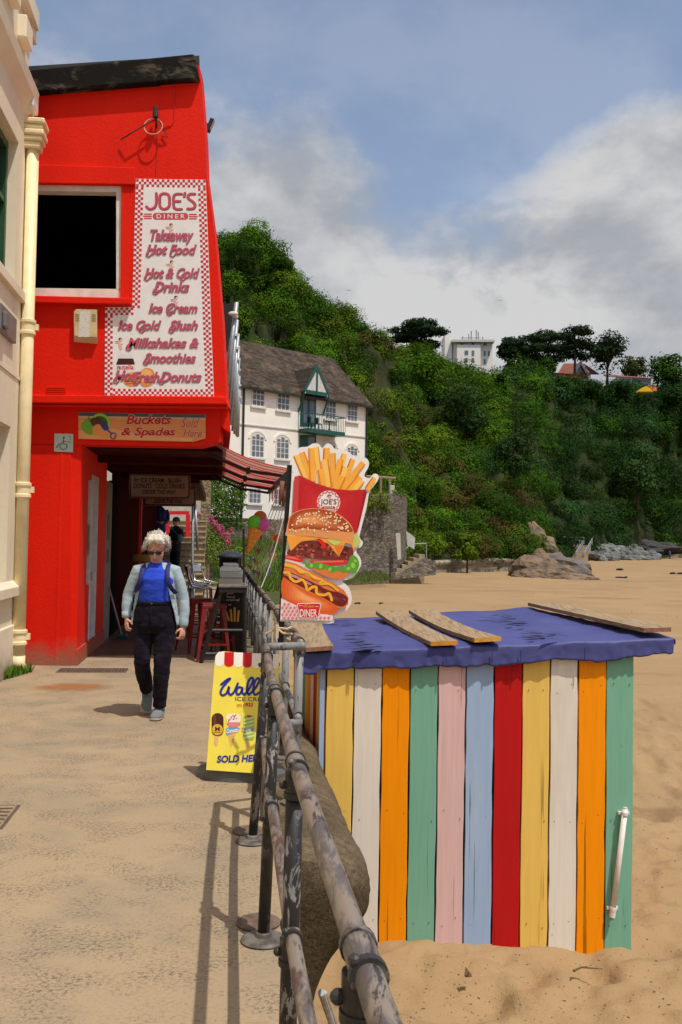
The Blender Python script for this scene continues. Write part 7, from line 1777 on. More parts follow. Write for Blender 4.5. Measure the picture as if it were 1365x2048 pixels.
# hanging order signs
def order_sign(label, Y, box, rows):
    pl = Plane(P(320, 980, Y), (0, -1, 0), 0.002); x0, y0, x1, y1 = box
    s = thing('hanging_sign', label, 'sign', P((x0 + x1) / 2, y1, Y), group='hanging order signs')
    b = MB(); b.prism([pl.at(*q) for q in [(x0 + 2, y0), (x1, y0 + 3), (x1, y1 - 4), (x1 - 5, y1), (x0 + 2, y1 - 1), (x0, (y0 + y1) / 2)]], (0, 0.04, 0)); b.build('frame', M('sign_maroon', (0.16, 0.02, 0.02), 0.5), s)
    b = MB(); blob(b, [(x0 + 5, y0 + 3.5), (x1 - 4, y0 + 6), (x1 - 4, y1 - 7), (x1 - 8, y1 - 4), (x0 + 6, y1 - 5)], pl, 2, 0, smooth=False); b.build('panel', cols((176, 146, 122)), s)
    b = MB(); n = int((x1 - x0) / 3.6)
    for i in range(n):
        f0 = (i + 0.5) / n; oval(b, (x0 + 3 + (x1 - x0 - 6) * f0, y0 + 1.6 + 2.6 * f0), 0.8, 0.8, pl, 3, 0, 6); oval(b, (x0 + 3 + (x1 - x0 - 8) * f0, y1 - 2.2 + 0.6 * f0), 0.8, 0.8, pl, 3, 0, 6)
    for i in range(int((y1 - y0) / 4)): oval(b, (x1 - 2, y0 + 6 + 4 * i), 0.8, 0.8, pl, 3, 0, 6); oval(b, (x0 + 2.6, y0 + 6 + 4 * i), 0.8, 0.8, pl, 3, 0, 6)
    b.build('bulbs', cols((170, 150, 130)), s)
    b = MB()
    for txt, bx, sh in rows: write(b, txt, bx, pl, 4, 0, shear=sh, bold=0.018, tilt=1.0)
    b.build('lettering', cols((50, 24, 26)), s)
    b = MB(); 
    for px in (x0 + 15, x1 - 15): q = P(px, y0 + 3, Y + 0.02); b.tube([q, Vector((q.x, q.y, zc))], 0.006, 5)
    b.build('chains', BLACK, s)
order_sign('nearer hanging sign for ice cream, slush, donuts and cold drinks in the passage', 16.0, (257, 947, 381, 998), [('for', (268, 955, 279, 963.5), 0.3), ('ICE CREAM · SLUSH', (282, 956, 363, 965.5), 0), ('DONUTS · COLD DRINKS', (268, 967, 370, 977), 0), ('ORDER THIS WAY', (285, 979.5, 353, 988.5), 0)])
order_sign('farther hanging sign reading order this way, partly behind the nearer sign', 18.0, (286, 972, 392, 1013), [('ORDER THIS WAY', (308, 998, 367, 1006.5), 0)])
# vertical poles of the terrace behind the diner
ps = thing('terrace_screen', 'row of leaning grey steel poles behind the diner side wall with a dark panel', 'screen', P(465, 870, 20))
for i, (xt, yt, xb, yb, Y) in enumerate(((474, 605, 450, 790, 19.0), (475, 640, 456, 830, 20.3), (477, 668, 461, 850, 21.6), (478, 692, 466, 862, 23), (478.5, 716, 470, 868, 24.5), (479, 752, 474, 872, 26), (480, 780, 476, 874, 27.5))):
    b = MB(); a, c = P(xt, yt, Y), P(xb, yb, Y); b.tube([a, c], 0.045 if i == 0 else 0.04, 10); po = b.build('pole', GALV, ps, smooth=True)
    b = MB(); q = a.lerp(c, 0.16); b.box(q + Vector((0.02, -0.05, 0)), (0.10, 0.03, 0.05)); b.build('clamp', WHITEP, po)
b = MB(); b.prism([P(436, 606, 19.4), P(466, 607, 19.4), P(456, 700, 19.4), P(436, 700, 19.4)], (0, 0.05, 0)); b.build('dark_panel', M('panel_dark', (0.02, 0.02, 0.018), 0.6), ps)
b = MB(); c = P(467, 627, 18.9); b.ball(c, (0.10, 0.03, 0.045), 12, 8); tag(b.build('floodlamp', WHITEP), 'small white lamp bracket on the tallest leaning pole', 'lamp')
b = MB(); b.tube([P(387, 965, 20.5), P(385, 1130, 20.5), P(384, 1205, 20.5)], 0.03, 10); b.tube([P(391, 1010, 20.5), P(396, 1100, 20.5)], 0.028, 8); tag(b.build('grey_pole', GALV, smooth=True), 'grey steel pole at the far right edge of the passage by the stairs', 'pole')
# red framed doorway in sunlight beyond
rfm = MB(); Yq = 27.5
for x0, y0, x1, y1 in ((334, 1022, 378, 1029), (372, 1029, 380, 1080), (332, 1029, 338, 1080)): rfm.prism([P(x0, y0, Yq), P(x1, y0, Yq), P(x1, y1, Yq), P(x0, y1, Yq)], (0, 0.12, 0))
tag(rfm.build('doorway', M('bright_red', (0.70, 0.03, 0.04), 0.4)), 'bright red open frame in sunlight behind the walkers', 'frame')

# ================================================================== tables, stools, chairs
STEEL = M('table_steel', (0.42, 0.41, 0.38), 0.28, (0.30, 0.29, 0.27), 20, metal=0.85)
def table(label, a, L_, z, l0, l1, lean=0.2):
    t = thing('bar_table', label, 'table', Q((l0 + l1) / 2, a + L_ / 2, 0), group='steel topped bar tables by the railing')
    b = MB(PROM); b.span((l0, a, z - 0.035), (l1, a + L_, z)); b.build('tabletop', STEEL, t, bevel=0.006)
    b = MB(PROM); b.span((l0 + 0.01, a + 0.015, z - 0.10), (l1 - 0.01, a + L_ - 0.015, z - 0.036)); b.build('apron', BLACK, t)
    for da in (0.05, L_ - 0.05):
        for s_, lt, lb in ((-1, l0 + 0.04, l0 - lean), (1, l1 - 0.04, l1 - 0.02)):
            b = MB(PROM); b.tube([(lb, a + da, 0.0), (lt, a + da, z - 0.06)], 0.026, 4); b.build('leg', BLACK, t)
        b = MB(PROM); b.tube([(l0 - lean * 0.55, a + da + 0.012, 0.42), (l1 - 0.02, a + da + 0.012, 0.42)], 0.018, 4); b.build('brace', BLACK, t); b = MB(PROM); b.tube([(l0 - lean * 0.86, a + da + 0.012, 0.12), (l1 - 0.02, a + da + 0.012, 0.12)], 0.018, 4); b.build('brace', BLACK, t)
    return t
table('nearest steel topped bar table beside the railing with red stools', 12.25, 2.0, 1.005, 0.0, 0.375)
table('second steel topped bar table along the railing', 14.75, 2.8, 1.005, 0.02, 0.40)
table('third steel topped bar table along the railing', 18.1, 3.0, 1.005, 0.05, 0.43)
table('farthest steel topped bar table next to the litter bin', 21.6, 2.2, 1.02, 0.10, 0.45)
STOOLM = M('stool_red', (0.20, 0.014, 0.012), 0.4, (0.13, 0.01, 0.01), 6)
def stool(label, l, a, rz, h=0.75):
    t = thing('metal_stool', label, 'stool', Q(l, a, 0), rz, 'red metal bar stools')
    b = MB(); b.box((0, 0, h - 0.012), (0.31, 0.31, 0.024)); b.box((0, 0, h - 0.045), (0.32, 0.32, 0.05)); b.build('seat', STOOLM, t, local=True, bevel=0.012)
    for sx in (-1, 1):
        for sy in (-1, 1):
            b = MB(); b.add([(sx * 0.15, sy * 0.15, h - 0.06), (sx * 0.09, sy * 0.15, h - 0.06), (sx * 0.195, sy * 0.22, 0), (sx * 0.22, sy * 0.22, 0), (sx * 0.15, sy * 0.09, h - 0.06), (sx * 0.22, sy * 0.195, 0)], [(0, 1, 2, 3), (0, 3, 5, 4), (3, 2, 1, 0), (4, 5, 3, 0)])
            o = b.build('leg', STOOLM, t, local=True); md = o.modifiers.new('thick', 'SOLIDIFY'); md.thickness = 0.008
    b = MB()
    for z, e in ((0.22, 0.19), (0.40, 0.175)):
        for s_ in (-1, 1): b.box((0, s_ * e, z), (2 * e, 0.02, 0.025)); b.box((s_ * e, 0, z), (0.02, 2 * e, 0.025))
    b.build('foot_ring', STOOLM, t, local=True)
    return t
s1 = stool('red metal bar stool in front of the nearest table', -0.06, 12.62, PA + 0.1)
KID = None
s2 = dup(s1, Q(-0.30, 13.6, 0), PA + 0.5, 'dark red metal stool behind the front stool, left of the second table')
s3 = dup(s1, Q(0.08, 13.2, 0), PA - 0.2, 'red metal stool tucked under the nearest table')
ALU = M('polished_aluminium', (0.62, 0.62, 0.62), 0.25, (0.5, 0.5, 0.5), 5, metal=0.9)
def bchair(label, l, a, rz):
    t = thing('bar_chair', label, 'chair', Q(l, a, 0), rz, 'tall aluminium bar chairs')
    b = MB(); b.box((0, 0, 0.74), (0.36, 0.36, 0.02)); 
    for k in range(6): b.box((0, -0.15 + 0.06 * k, 0.752), (0.34, 0.035, 0.008))
    b.build('seat', ALU, t, local=True)
    for sx in (-1, 1):
        b = MB(); b.tube([(sx * 0.20, -0.2, 0), (sx * 0.18, -0.17, 0.74)], 0.014, 8); b.build('leg', ALU, t, local=True, smooth=True)
        b = MB(); b.tube([(sx * 0.20, 0.2, 0), (sx * 0.18, 0.17, 0.74)], 0.014, 8); b.build('leg', ALU, t, local=True, smooth=True)
    b = MB(); b.tube([(-0.18, -0.1, 0.74), (-0.19, 0.16, 0.78), (-0.17, 0.22, 0.95), (-0.15, 0.25, 1.10), (0.15, 0.25, 1.10), (0.17, 0.22, 0.95), (0.19, 0.16, 0.78), (0.18, -0.1, 0.74)], 0.014, 8)
    b.build('frame', ALU, t, local=True, smooth=True)
    b = MB(); b.box((0, 0.24, 1.02), (0.28, 0.012, 0.13), (rad(-12), 0, 0)); b.build('backrest', ALU, t, local=True)
    b = MB(); b.tube([(-0.19, -0.19, 0.25), (0.19, -0.19, 0.25)], 0.01, 6); b.tube([(-0.195, -0.19, 0.25), (-0.195, 0.19, 0.25)], 0.01, 6); b.tube([(0.195, -0.19, 0.25), (0.195, 0.19, 0.25)], 0.01, 6); b.build('foot_rail', ALU, t, local=True)
    return t
c1 = bchair('nearest tall aluminium bar chair left of the third table', -0.30, 16.6, PA + rad(95))
dup(c1, Q(-0.34, 17.7, 0), PA + rad(80), 'middle tall aluminium bar chair by the stairs')
dup(c1, Q(-0.22, 18.8, 0), PA + rad(60), 'farthest tall aluminium bar chair, backrest facing the camera')
# pavement board under the first table
pb = thing('treat_board', 'black pavement board with white lettering standing under the nearest table', 'sign', Q(0.2, 13.0, 0))
pl = Plane(Q(0.2, 12.98, 0.5), (math.sin(PA) * 0 + 0.0, -1, 0.0), 0.002)
b = MB(); b.prism([pl.at(440, 1165), pl.at(489, 1165), pl.at(489, 1312), pl.at(440, 1312)], (0, 0.03, 0)); b.build('panel', ink(16, 16, 18), pb)
b = MB()
for s_, bx in (('treat', (454, 1176, 472, 1182)), ('your', (454, 1184, 469, 1190)), ('food', (454, 1191, 470, 1196)), ('craving!', (453, 1197, 480, 1203)), ('co', (457, 1208, 463, 1211))): write(b, s_, bx, pl, 2, 0, bold=0.015)
b.build('lettering', cols((190, 190, 186)), pb)
b = MB()
for x, y, x2, y2 in ((458, 1240, 452, 1222), (464, 1242, 462, 1220), (470, 1242, 470, 1216), (476, 1242, 478, 1222)): stroke(b, [(x, y), (x2, y2)], 4, pl, 2, 0)
b.build('chips_print', cols((206, 150, 60)), pb)
# litter bin
bn = thing('litter_bin', 'grey litter bin with black domed lid beside the far table', 'bin', Q(0.30, 25.2, 0))
c = Q(0.30, 25.2, 0)
b = MB(); b.box(c + Vector((0, 0, 0.43)), (0.56, 0.5, 0.86), (0, 0, PA)); b.build('body', M('bin_grey', (0.34, 0.31, 0.29), 0.5), bn, bevel=0.02)
b = MB(); b.lathe(c, [(0.36, 1.12), (0.36, 1.16), (0.30, 1.21), (0.15, 1.28), (0.02, 1.30)], 24); b.build('lid', M('lid_dark', (0.022, 0.026, 0.034), 0.4), bn)
b = MB(); 
for dx in (-0.24, 0.24): b.box(c + Vector((dx, -0.2, 0.99)), (0.05, 0.05, 0.28)); b.box(c + Vector((dx, 0.2, 0.99)), (0.05, 0.05, 0.28))
b.box(c + Vector((0, 0.17, 0.99)), (0.5, 0.08, 0.28)); b.box(c + Vector((0, 0, 1.12)), (0.5, 0.42, 0.03)); b.build('hood', BLACK, bn)
# giant cornet sign
ic = thing('cornet_sign', 'moulded ice cream cornet sign with green, pink and orange scoops on a thin pole', 'sign', P(489, 1165, 12.6))
Yc = 12.6
b = MB(); tp0, tp1 = P(493, 1111, Yc), P(513, 1058, Yc); d = (tp1 - tp0); rot = d.to_track_quat('Z', 'Y').to_matrix()
b.lathe(tp0, [(0.006, 0), (0.045, d.length * 0.4), (0.09, d.length * 0.85), (0.105, d.length), (0.09, d.length + 0.01)], 18, rot=rot); cn = NT('wafer'); v = cn.coords((1, 1, 1)); 
ch = cn.t.nodes.new('ShaderNodeTexChecker'); mm = cn.coords((1, 1, 1), rot=(0, rad(45), 0)); cn.L(mm, ch.inputs[0]); ch.inputs['Scale'].default_value = 28; ch.inputs['Color1'].default_value = (0.78, 0.32, 0.03, 1); ch.inputs['Color2'].default_value = (0.62, 0.22, 0.02, 1); cn.color(ch.outputs[0]); cn.set(rough=0.45)
b.build('cone', cn.mat, ic, smooth=True)
for nm, px, py, r, c_ in (('scoop', 521, 1035, 0.090, (0.50, 0.12, 0.02)), ('scoop', 510, 1045, 0.097, (0.12, 0.55, 0.03)), ('scoop', 527, 1050, 0.084, (0.66, 0.10, 0.36))):
    b = MB(); b.ball(P(px, py, Yc - (0.04 if px != 521 else -0.03)), (r, r * 0.8, r), 20, 12, jit=0.02, rnd=rng); o = b.build(nm, M('scoop_%d' % px, c_, 0.5, tuple(q * 0.8 for q in c_), 30, bump=0.3, bscale=40), ic, smooth=True); o['label'] = {521: 'orange brown scoop', 510: 'green scoop', 527: 'pink scoop'}[px]
b = MB(); b.tube([P(488, 1165, Yc), P(487.5, 1058, Yc)], 0.014, 8); b.tube([P(487.5, 1090, Yc), P(497, 1092, Yc)], 0.01, 6); b.build('pole', M('pole_brown', (0.06, 0.045, 0.035), 0.6), ic)
# strings of bunting from the awning to the rail
bt = [((549, 1004, 12.6), 22.0), ((554, 1004, 12.5), 19.0), ((560, 1003, 12.4), 16.5), ((566, 1002, 12.3), 14.6), ((571, 1000, 12.2), 13.0), ((575, 1004, 12.1), 11.8)]
FLG = cols((206, 92, 120), (226, 186, 84), (120, 140, 196), (196, 80, 60), (176, 120, 170))
lbs = ['leftmost and longest bunting string from the awning to the railing', 'second bunting string from the left under the awning', 'third bunting string from the left with yellow and pink flags', 'fourth bunting string from the left', 'fifth bunting string from the left with blue flags', 'rightmost bunting string, nearest the burger sign post']
for i, (tpx, a) in enumerate(bt):
    A_ = P(*tpx); B_ = Q(0.49 + 0.004 * (a - 5.6), a, 0.97)
    t = thing('bunting', lbs[i], 'bunting', B_, group='strings of bunting under the awning')
    b = MB(); pts = [A_.lerp(B_, f0) + Vector((0, 0, -0.10 * math.sin(math.pi * f0))) for f0 in [k / 8 for k in range(9)]]; b.tube(pts, 0.0055, 5); b.build('cord', M('cord_white', (0.66, 0.6, 0.55), 0.8), t)
    for k in range(4):
        f0 = 0.30 + 0.17 * k + 0.015 * (i % 3); p = A_.lerp(B_, f0) + Vector((0, 0, -0.10 * math.sin(math.pi * f0))); 
        if (k * 2 + i * 3) % 5 in (1, 3): continue
        w = 0.038; s_ = rs2.uniform(-0.02, 0.02); b = MB(); b.add([p + Vector((-w, 0.02, 0.0)), p + Vector((w, -0.02, -0.01)), p + Vector((s_, 0.03, -0.115))], [(0, 1, 2)]); b.build('flag', FLG[(k + 2 * i) % 5], t)
# broom leaning in the doorway
br = thing('broom', 'broom with pale handle and green head leaning against the passage doorway', 'broom', G(245, 1282))
hb_ = G(244, 1279); b = MB(); b.tube([hb_ + Vector((0, 0, 0.06)), P(214, 1158, 15.0)], 0.014, 8); b.build('handle', M('handle_grey', (0.42, 0.38, 0.34), 0.5), br, smooth=True)
b = MB(); b.box(hb_ + Vector((0, 0, 0.065)), (0.17, 0.07, 0.04)); b.build('head', M('broom_green', (0.03, 0.14, 0.10), 0.5), br, bevel=0.008)
b = MB()
for k in range(16): b.tube([hb_ + Vector((-0.08 + 0.0107 * k, -0.02, 0.05)), hb_ + Vector((-0.09 + 0.012 * k, -0.035, 0.0))], 0.006, 4); b.tube([hb_ + Vector((-0.08 + 0.0107 * k, 0.02, 0.05)), hb_ + Vector((-0.09 + 0.012 * k, 0.025, 0.0))], 0.006, 4)
b.build('bristles', M('bristle_green', (0.02, 0.09, 0.07), 0.8), br)
# yellow chair back glimpsed in the shop
b = MB(); p = P(283, 1116, 19); b.tube([p + Vector((0.22 * math.cos(t), -0.08 * math.sin(t), 0)) for t in (math.pi * i / 10 for i in range(11))], [(0.075, 0.014)] * 11, 10, True, 0, 1, (0, 0, 1)); 
yc = thing('cafe_chair', 'wooden cafe chair with curved yellow back beside the dark shop front', 'chair', Vector((p.x, p.y, 0)))
b.build('backrest', M('bent_wood', (0.42, 0.24, 0.05), 0.5), yc, smooth=True)
b = MB(); b.box(Vector((p.x, p.y - 0.2, 0.46)), (0.4, 0.4, 0.03)); b.build('seat', MATS['bent_wood'], yc, bevel=0.01)
for sx in (-0.18, 0.18):
    b = MB(); b.tube([Vector((p.x + sx, p.y - 0.36, 0)), Vector((p.x + sx, p.y - 0.36, 0.45))], 0.018, 6); b.build('leg', MATS['bent_wood'], yc)
    b = MB(); b.tube([Vector((p.x + sx, p.y, 0)), Vector((p.x + sx * 1.2, p.y, p.z - 0.08))], 0.018, 6); b.build('leg', MATS['bent_wood'], yc)
# gulls
for px, py, lb in ((698, 581, 'distant gull in the sky left of the umbrella pine'), (1001, 601, 'distant gull in the sky right of the hotel')):
    c = P(px, py, 170); b = MB(); b.ball(c, (0.09, 0.2, 0.08), 8, 6); b.add([c + Vector((0, -0.08, 0.02)), c + Vector((0, 0.08, 0.02)), c + Vector((0.35, 0.05, 0.16)), c + Vector((0.62, 0.0, 0.05))], [(0, 1, 2), (0, 2, 3)]); b.add([c + Vector((0, -0.08, 0.02)), c + Vector((0, 0.08, 0.02)), c + Vector((-0.35, 0.05, 0.16)), c + Vector((-0.62, 0.0, 0.05))], [(0, 2, 1), (0, 3, 2)])
    tag(b.build('gull', M('gull_grey', (0.16, 0.16, 0.17), 0.7)), lb, 'bird')

# ================================================================== people
def fuse(mb, name, mat, voxel=0.008, smooth=6, parent=None, factor=0.5, wrinkle=0.0, seed=0):
    """melt overlapping lofts into one continuous surface"""
    me = bpy.data.meshes.new('tmp'); me.from_pydata([tuple(p) for p in mb.v], [], mb.f); me.update()
    o = bpy.data.objects.new('tmp', me); scene.collection.objects.link(o)
    bm = bmesh.new(); bm.from_mesh(me); bmesh.ops.recalc_face_normals(bm, faces=bm.faces); bm.to_mesh(me); bm.free()
    r = o.modifiers.new('r', 'REMESH'); r.mode = 'VOXEL'; r.voxel_size = voxel
    s_ = o.modifiers.new('s', 'SMOOTH'); s_.iterations = smooth; s_.factor = factor
    dg = bpy.context.evaluated_depsgraph_get()
    out = bpy.data.meshes.new_from_object(o.evaluated_get(dg))
    bpy.data.objects.remove(o); bpy.data.meshes.remove(me)
    out.name = name
    if wrinkle:
        n = len(out.vertices); co = np.empty(n * 3); out.vertices.foreach_get('co', co); co = co.reshape(-1, 3)
        no = np.empty(n * 3); out.vertices.foreach_get('normal', no); no = no.reshape(-1, 3)
        h = (fbm(co[:, 0] * 9 + co[:, 2] * 14 + seed, co[:, 2] * 17 - co[:, 0] * 7 + co[:, 1] * 5, 77 + seed, 3) - 0.45) * wrinkle
        co += no * h[:, None]; out.vertices.foreach_set('co', co.ravel())
    out.materials.clear(); out.materials.append(mat)
    out.polygons.foreach_set('use_smooth', [True] * len(out.polygons)); out.update()
    if parent is None: return out
    return link(name, out, parent)
X_ = (1, 0, 0)
def T_(mb, pts, radii, n=16, ref=X_): mb.tube(pts, radii, n, True, 0, 1.0, ref)
SKIN = M('skin', (0.60, 0.33, 0.235), 0.5, (0.52, 0.25, 0.17), 14)
def cloth(name, c, c2=None, rib=0.0, sc=30, rough=0.85):
    if name in MATS: return MATS[name]
    t = NT(name); v = t.coords(); n = t.noise(v, 7, 5, 0.6); f0 = t.noise(t.coords((1, 1, 0.35)), sc, 4)
    t.color(t.mix(t.ramp(n, 0.3, 0.72), c, c2 or tuple(q * 0.75 for q in c))); t.set(rough=rough, spec=0.2, sheen=0.15)
    t.bump(t.math('ADD', n, t.math('MULTIPLY', f0, 0.4)), 0.45, 0.012); MATS[name] = t.mat; return t.mat
def hand(mb, wrist, d, side, palm_n, curl=1.0, s=1.0):
    """a relaxed, half-closed hand hanging from the wrist: palm, four curled fingers and a thumb"""
    wrist = Vector(wrist); d = Vector(d).normalized(); pn = Vector(palm_n).normalized(); ac = d.cross(pn).normalized()
    mb.tube([wrist - d * 0.02 * s, wrist + d * 0.03 * s, wrist + d * 0.065 * s, wrist + d * 0.088 * s], [(0.021 * s, 0.017 * s), (0.030 * s, 0.016 * s), (0.038 * s, 0.015 * s), (0.036 * s, 0.013 * s)], 14, True, 0, 1.0, ac)
    for i, (off, L_) in enumerate(((-0.029, 0.062), (-0.010, 0.072), (0.010, 0.068), (0.028, 0.054))):
        p = wrist + d * 0.086 * s + ac * off * s; pts = [p]; ang = 0.35 * curl
        for seg in (0.42, 0.33, 0.25):
            dr = d * math.cos(ang) + pn * math.sin(ang); p = p + dr * L_ * seg * s; pts.append(p); ang += (0.85 + 0.08 * i) * curl
        mb.tube(pts, [0.0092 * s, 0.0088 * s, 0.008 * s, 0.0062 * s], 8)
    p = wrist + d * 0.028 * s - ac * 0.030 * s * side; q = p + (d * 0.6 - ac * 0.6 * side + pn * 0.5).normalized() * 0.036 * s; r_ = q + (d * 0.9 + pn * 0.5).normalized() * 0.03 * s
    mb.tube([p, q, r_], [0.013 * s, 0.0105 * s, 0.008 * s], 8)

def make_walker():
    base = G(312, 1437); base.z = 0
    B = MB()
    sh = -0.026
    # trunk, neck, bowed head
    T_(B, [(sh, 0.01, 0.80), (sh, 0.01, 0.95), (sh, 0.005, 1.10), (sh, 0.0, 1.22), (sh, 0.015, 1.31), (sh, 0.02, 1.35)], [(0.15, 0.10), (0.14, 0.095), (0.145, 0.10), (0.155, 0.10), (0.11, 0.075), (0.06, 0.055)])
    T_(B, [(sh, 0.02, 1.30), (sh + 0.002, -0.005, 1.37), (-0.02, -0.03, 1.43)], [(0.062, 0.058), (0.052, 0.052), (0.05, 0.05)])
    hc = Vector((-0.017, -0.045, 1.495)); tilt = Matrix.Rotation(rad(30), 3, 'X')   # face turned down
    def HP_(x, y, z): return hc + tilt @ Vector((x, y, z))
    B.ball(HP_(0, 0.012, 0.035), (0.073, 0.090, 0.088), 20, 14, rot=tilt); B.ball(HP_(0, -0.022, -0.035), (0.063, 0.066, 0.082), 18, 12, rot=tilt); B.ball(HP_(0, -0.052, -0.095), (0.027, 0.026, 0.022), 12, 8, rot=tilt)
    B.tube([HP_(0, -0.082, 0.012), HP_(0, -0.099, -0.022), HP_(0, -0.104, -0.034), HP_(0, -0.088, -0.042)], [0.010, 0.012, 0.015, 0.012], 8)      # nose
    for s_ in (-1, 1):
        B.ball(HP_(0.032 * s_, -0.068, -0.03), (0.022, 0.018, 0.022), 10, 8, rot=tilt)                 # cheeks
        B.ball(HP_(0.074 * s_, 0.01, -0.012), (0.012, 0.02, 0.032), 10, 8, rot=tilt)                   # ears
        B.ball(HP_(0.029 * s_, -0.080, 0.026), (0.022, 0.012, 0.008), 8, 6, rot=tilt)                  # brow
    B.tube([HP_(-0.022, -0.086, -0.066), HP_(0, -0.091, -0.064), HP_(0.022, -0.086, -0.066)], [0.005, 0.008, 0.005], 8)
    B.tube([HP_(-0.018, -0.084, -0.075), HP_(0, -0.089, -0.076), HP_(0.018, -0.084, -0.075)], [0.005, 0.007, 0.005], 8)
    # arms
    LA = [(-0.185, 0.01, 1.283), (-0.235, 0.012, 1.175), (-0.272, 0.015, 1.067), (-0.278, -0.005, 0.97), (-0.275, -0.02, 0.885)]
    RA = [(0.135, 0.01, 1.283), (0.182, 0.012, 1.17), (0.220, 0.02, 1.045), (0.232, 0.0, 0.93), (0.228, -0.025, 0.815)]
    for A_ in (LA, RA): B.tube(A_, [0.050, 0.045, 0.038, 0.034, 0.026], 12)
    hand(B, (-0.273, -0.022, 0.882), (0.10, -0.22, -1), -1, (0.75, 0.5, 0), 1.0, 0.98)
    hand(B, (0.227, -0.027, 0.812), (-0.05, -0.20, -1), 1, (-0.75, 0.5, 0), 1.15, 0.98)
    # legs
    LL = [(-0.118, 0.01, 0.82), (-0.124, -0.005, 0.66), (-0.124, -0.03, 0.49), (-0.128, 0.09, 0.36), (-0.128, 0.22, 0.235)]
    RL = [(0.060, 0.01, 0.82), (0.062, -0.02, 0.64), (0.052, -0.05, 0.47), (0.040, -0.03, 0.28), (0.03, 0.0, 0.10)]
    for A_ in (LL, RL): B.tube(A_, [0.082, 0.072, 0.050, 0.047, 0.032], 14)
    B.tube([(-0.128, 0.235, 0.22), (-0.131, 0.25, 0.15), (-0.126, 0.19, 0.075), (-0.122, 0.15, 0.04)], [0.030, 0.028, 0.024, 0.02], 10); B.tube([(0.03, 0.01, 0.10), (0.028, 0.025, 0.055), (0.02, -0.05, 0.034), (0.014, -0.10, 0.03)], [0.030, 0.030, 0.025, 0.02], 10)
    me = fuse(B, 'person', SKIN, 0.0055, 5)
    w = link('person', me, None, base)
    tag(w, 'white haired woman in blue top and pale cardigan walking toward the camera looking down', 'person')
    BASE[w.name] = Vector((0, 0, 0))
    # top
    tp = MB(); T_(tp, [(sh - 0.004, 0.005, 1.005), (sh - 0.002, 0.0, 1.06), (sh, -0.012, 1.15), (sh, -0.018, 1.22), (sh, -0.005, 1.29), (sh + 0.002, 0.004, 1.335), (-0.022, -0.004, 1.375)], [(0.158, 0.128), (0.155, 0.132), (0.160, 0.135), (0.165, 0.132), (0.150, 0.108), (0.090, 0.080), (0.062, 0.062)], 24)
    fuse(tp, 'top', cloth('blue_jersey', (0.018, 0.06, 0.55), (0.014, 0.045, 0.42), sc=20), 0.007, 5, w, wrinkle=0.016, seed=1)
    # trousers
    tr = MB(); T_(tr, [(sh - 0.006, 0.01, 1.03), (sh - 0.008, 0.008, 0.98), (sh - 0.010, 0.01, 0.90), (sh - 0.010, 0.012, 0.82), (sh - 0.008, 0.012, 0.755)], [(0.158, 0.128), (0.170, 0.138), (0.184, 0.148), (0.188, 0.145), (0.160, 0.115)], 24)
    tr.tube([(-0.120, 0.012, 0.83), (-0.126, 0.0, 0.68), (-0.126, -0.03, 0.495), (-0.130, 0.055, 0.39), (-0.131, 0.190, 0.258), (-0.131, 0.225, 0.215)], [(0.100, 0.100), (0.086, 0.09), (0.070, 0.075), (0.068, 0.074), (0.062, 0.064), (0.058, 0.062)], 18, True, 0, 1.0, X_)
    tr.tube([(0.058, 0.012, 0.83), (0.062, -0.012, 0.66), (0.053, -0.045, 0.47), (0.040, -0.02, 0.29), (0.030, 0.005, 0.118), (0.030, 0.006, 0.10)], [(0.104, 0.102), (0.090, 0.092), (0.074, 0.078), (0.067, 0.074), (0.058, 0.066), (0.056, 0.064)], 18, True, 0, 1.0, X_)
    t = NT('navy_corduroy'); v = t.coords(); n = t.noise(v, 9, 5, 0.6); 
    t.color(t.mix(t.ramp(n, 0.4, 0.75), (0.008, 0.006, 0.011, 1), (0.022, 0.017, 0.027, 1))); t.set(rough=0.9, sheen=0.03, spec=0.06); t.bump(n, 0.6, 0.03)
    TRM = t.mat
    tro = fuse(tr, 'trousers', TRM, 0.0075, 5, w, wrinkle=0.015, seed=2)
    b = MB()
    b.tube([(-0.178 + 0.304 * k / 10, 0.008 - 0.136 * math.sqrt(max(0, 1 - ((-0.178 + 0.304 * k / 10 + 0.034) / 0.163) ** 2)), 1.012) for k in range(11)], [(0.018, 0.006)] * 11, 8, True, 0, 1, (0, 0, 1)); b.tube([(sh - 0.01, -0.128, 0.99), (sh - 0.012, -0.145, 0.90), (sh - 0.012, -0.142, 0.83)], 0.004, 6)
    b.build('waistband', TRM, tro, local=True, smooth=True)
    b = MB(); b.ball((sh - 0.008, -0.139, 1.012), (0.007, 0.004, 0.007), 8, 6); b.build('button', M('button_brown', (0.12, 0.08, 0.05), 0.4), tro, local=True)
    # cardigan: open shell round the back and sides, plus sleeves
    cd = MB()
    rows = [(0.82, 0.215, 0.165, 72), (0.93, 0.200, 0.158, 66), (1.00, 0.188, 0.152, 60), (1.08, 0.178, 0.150, 53), (1.16, 0.173, 0.150, 46), (1.23, 0.173, 0.146, 39), (1.28, 0.162, 0.126, 36), (1.325, 0.116, 0.102, 37), (1.365, 0.082, 0.084, 46)]
    nk = 40; V = []; th_ = 0.012
    for layer in (0, 1):
        for z, rx, ry, op_ in rows:
            e = th_ * layer
            for k in range(nk + 1):
                ph = rad(-90 + op_ * (1.0)) + (2 * math.pi - 2 * rad(op_)) * k / nk
                wav = 0.006 * math.sin(k * 0.9 + z * 30) * max(0, 1.2 - z) * 2
                V.append((sh + (rx + wav - e) * math.cos(ph), 0.006 + (ry + wav - e) * math.sin(ph), z - (0.02 if z < 0.9 and abs(k - nk / 2) < 12 else 0)))
    nr = len(rows); o_ = nr * (nk + 1); F = []
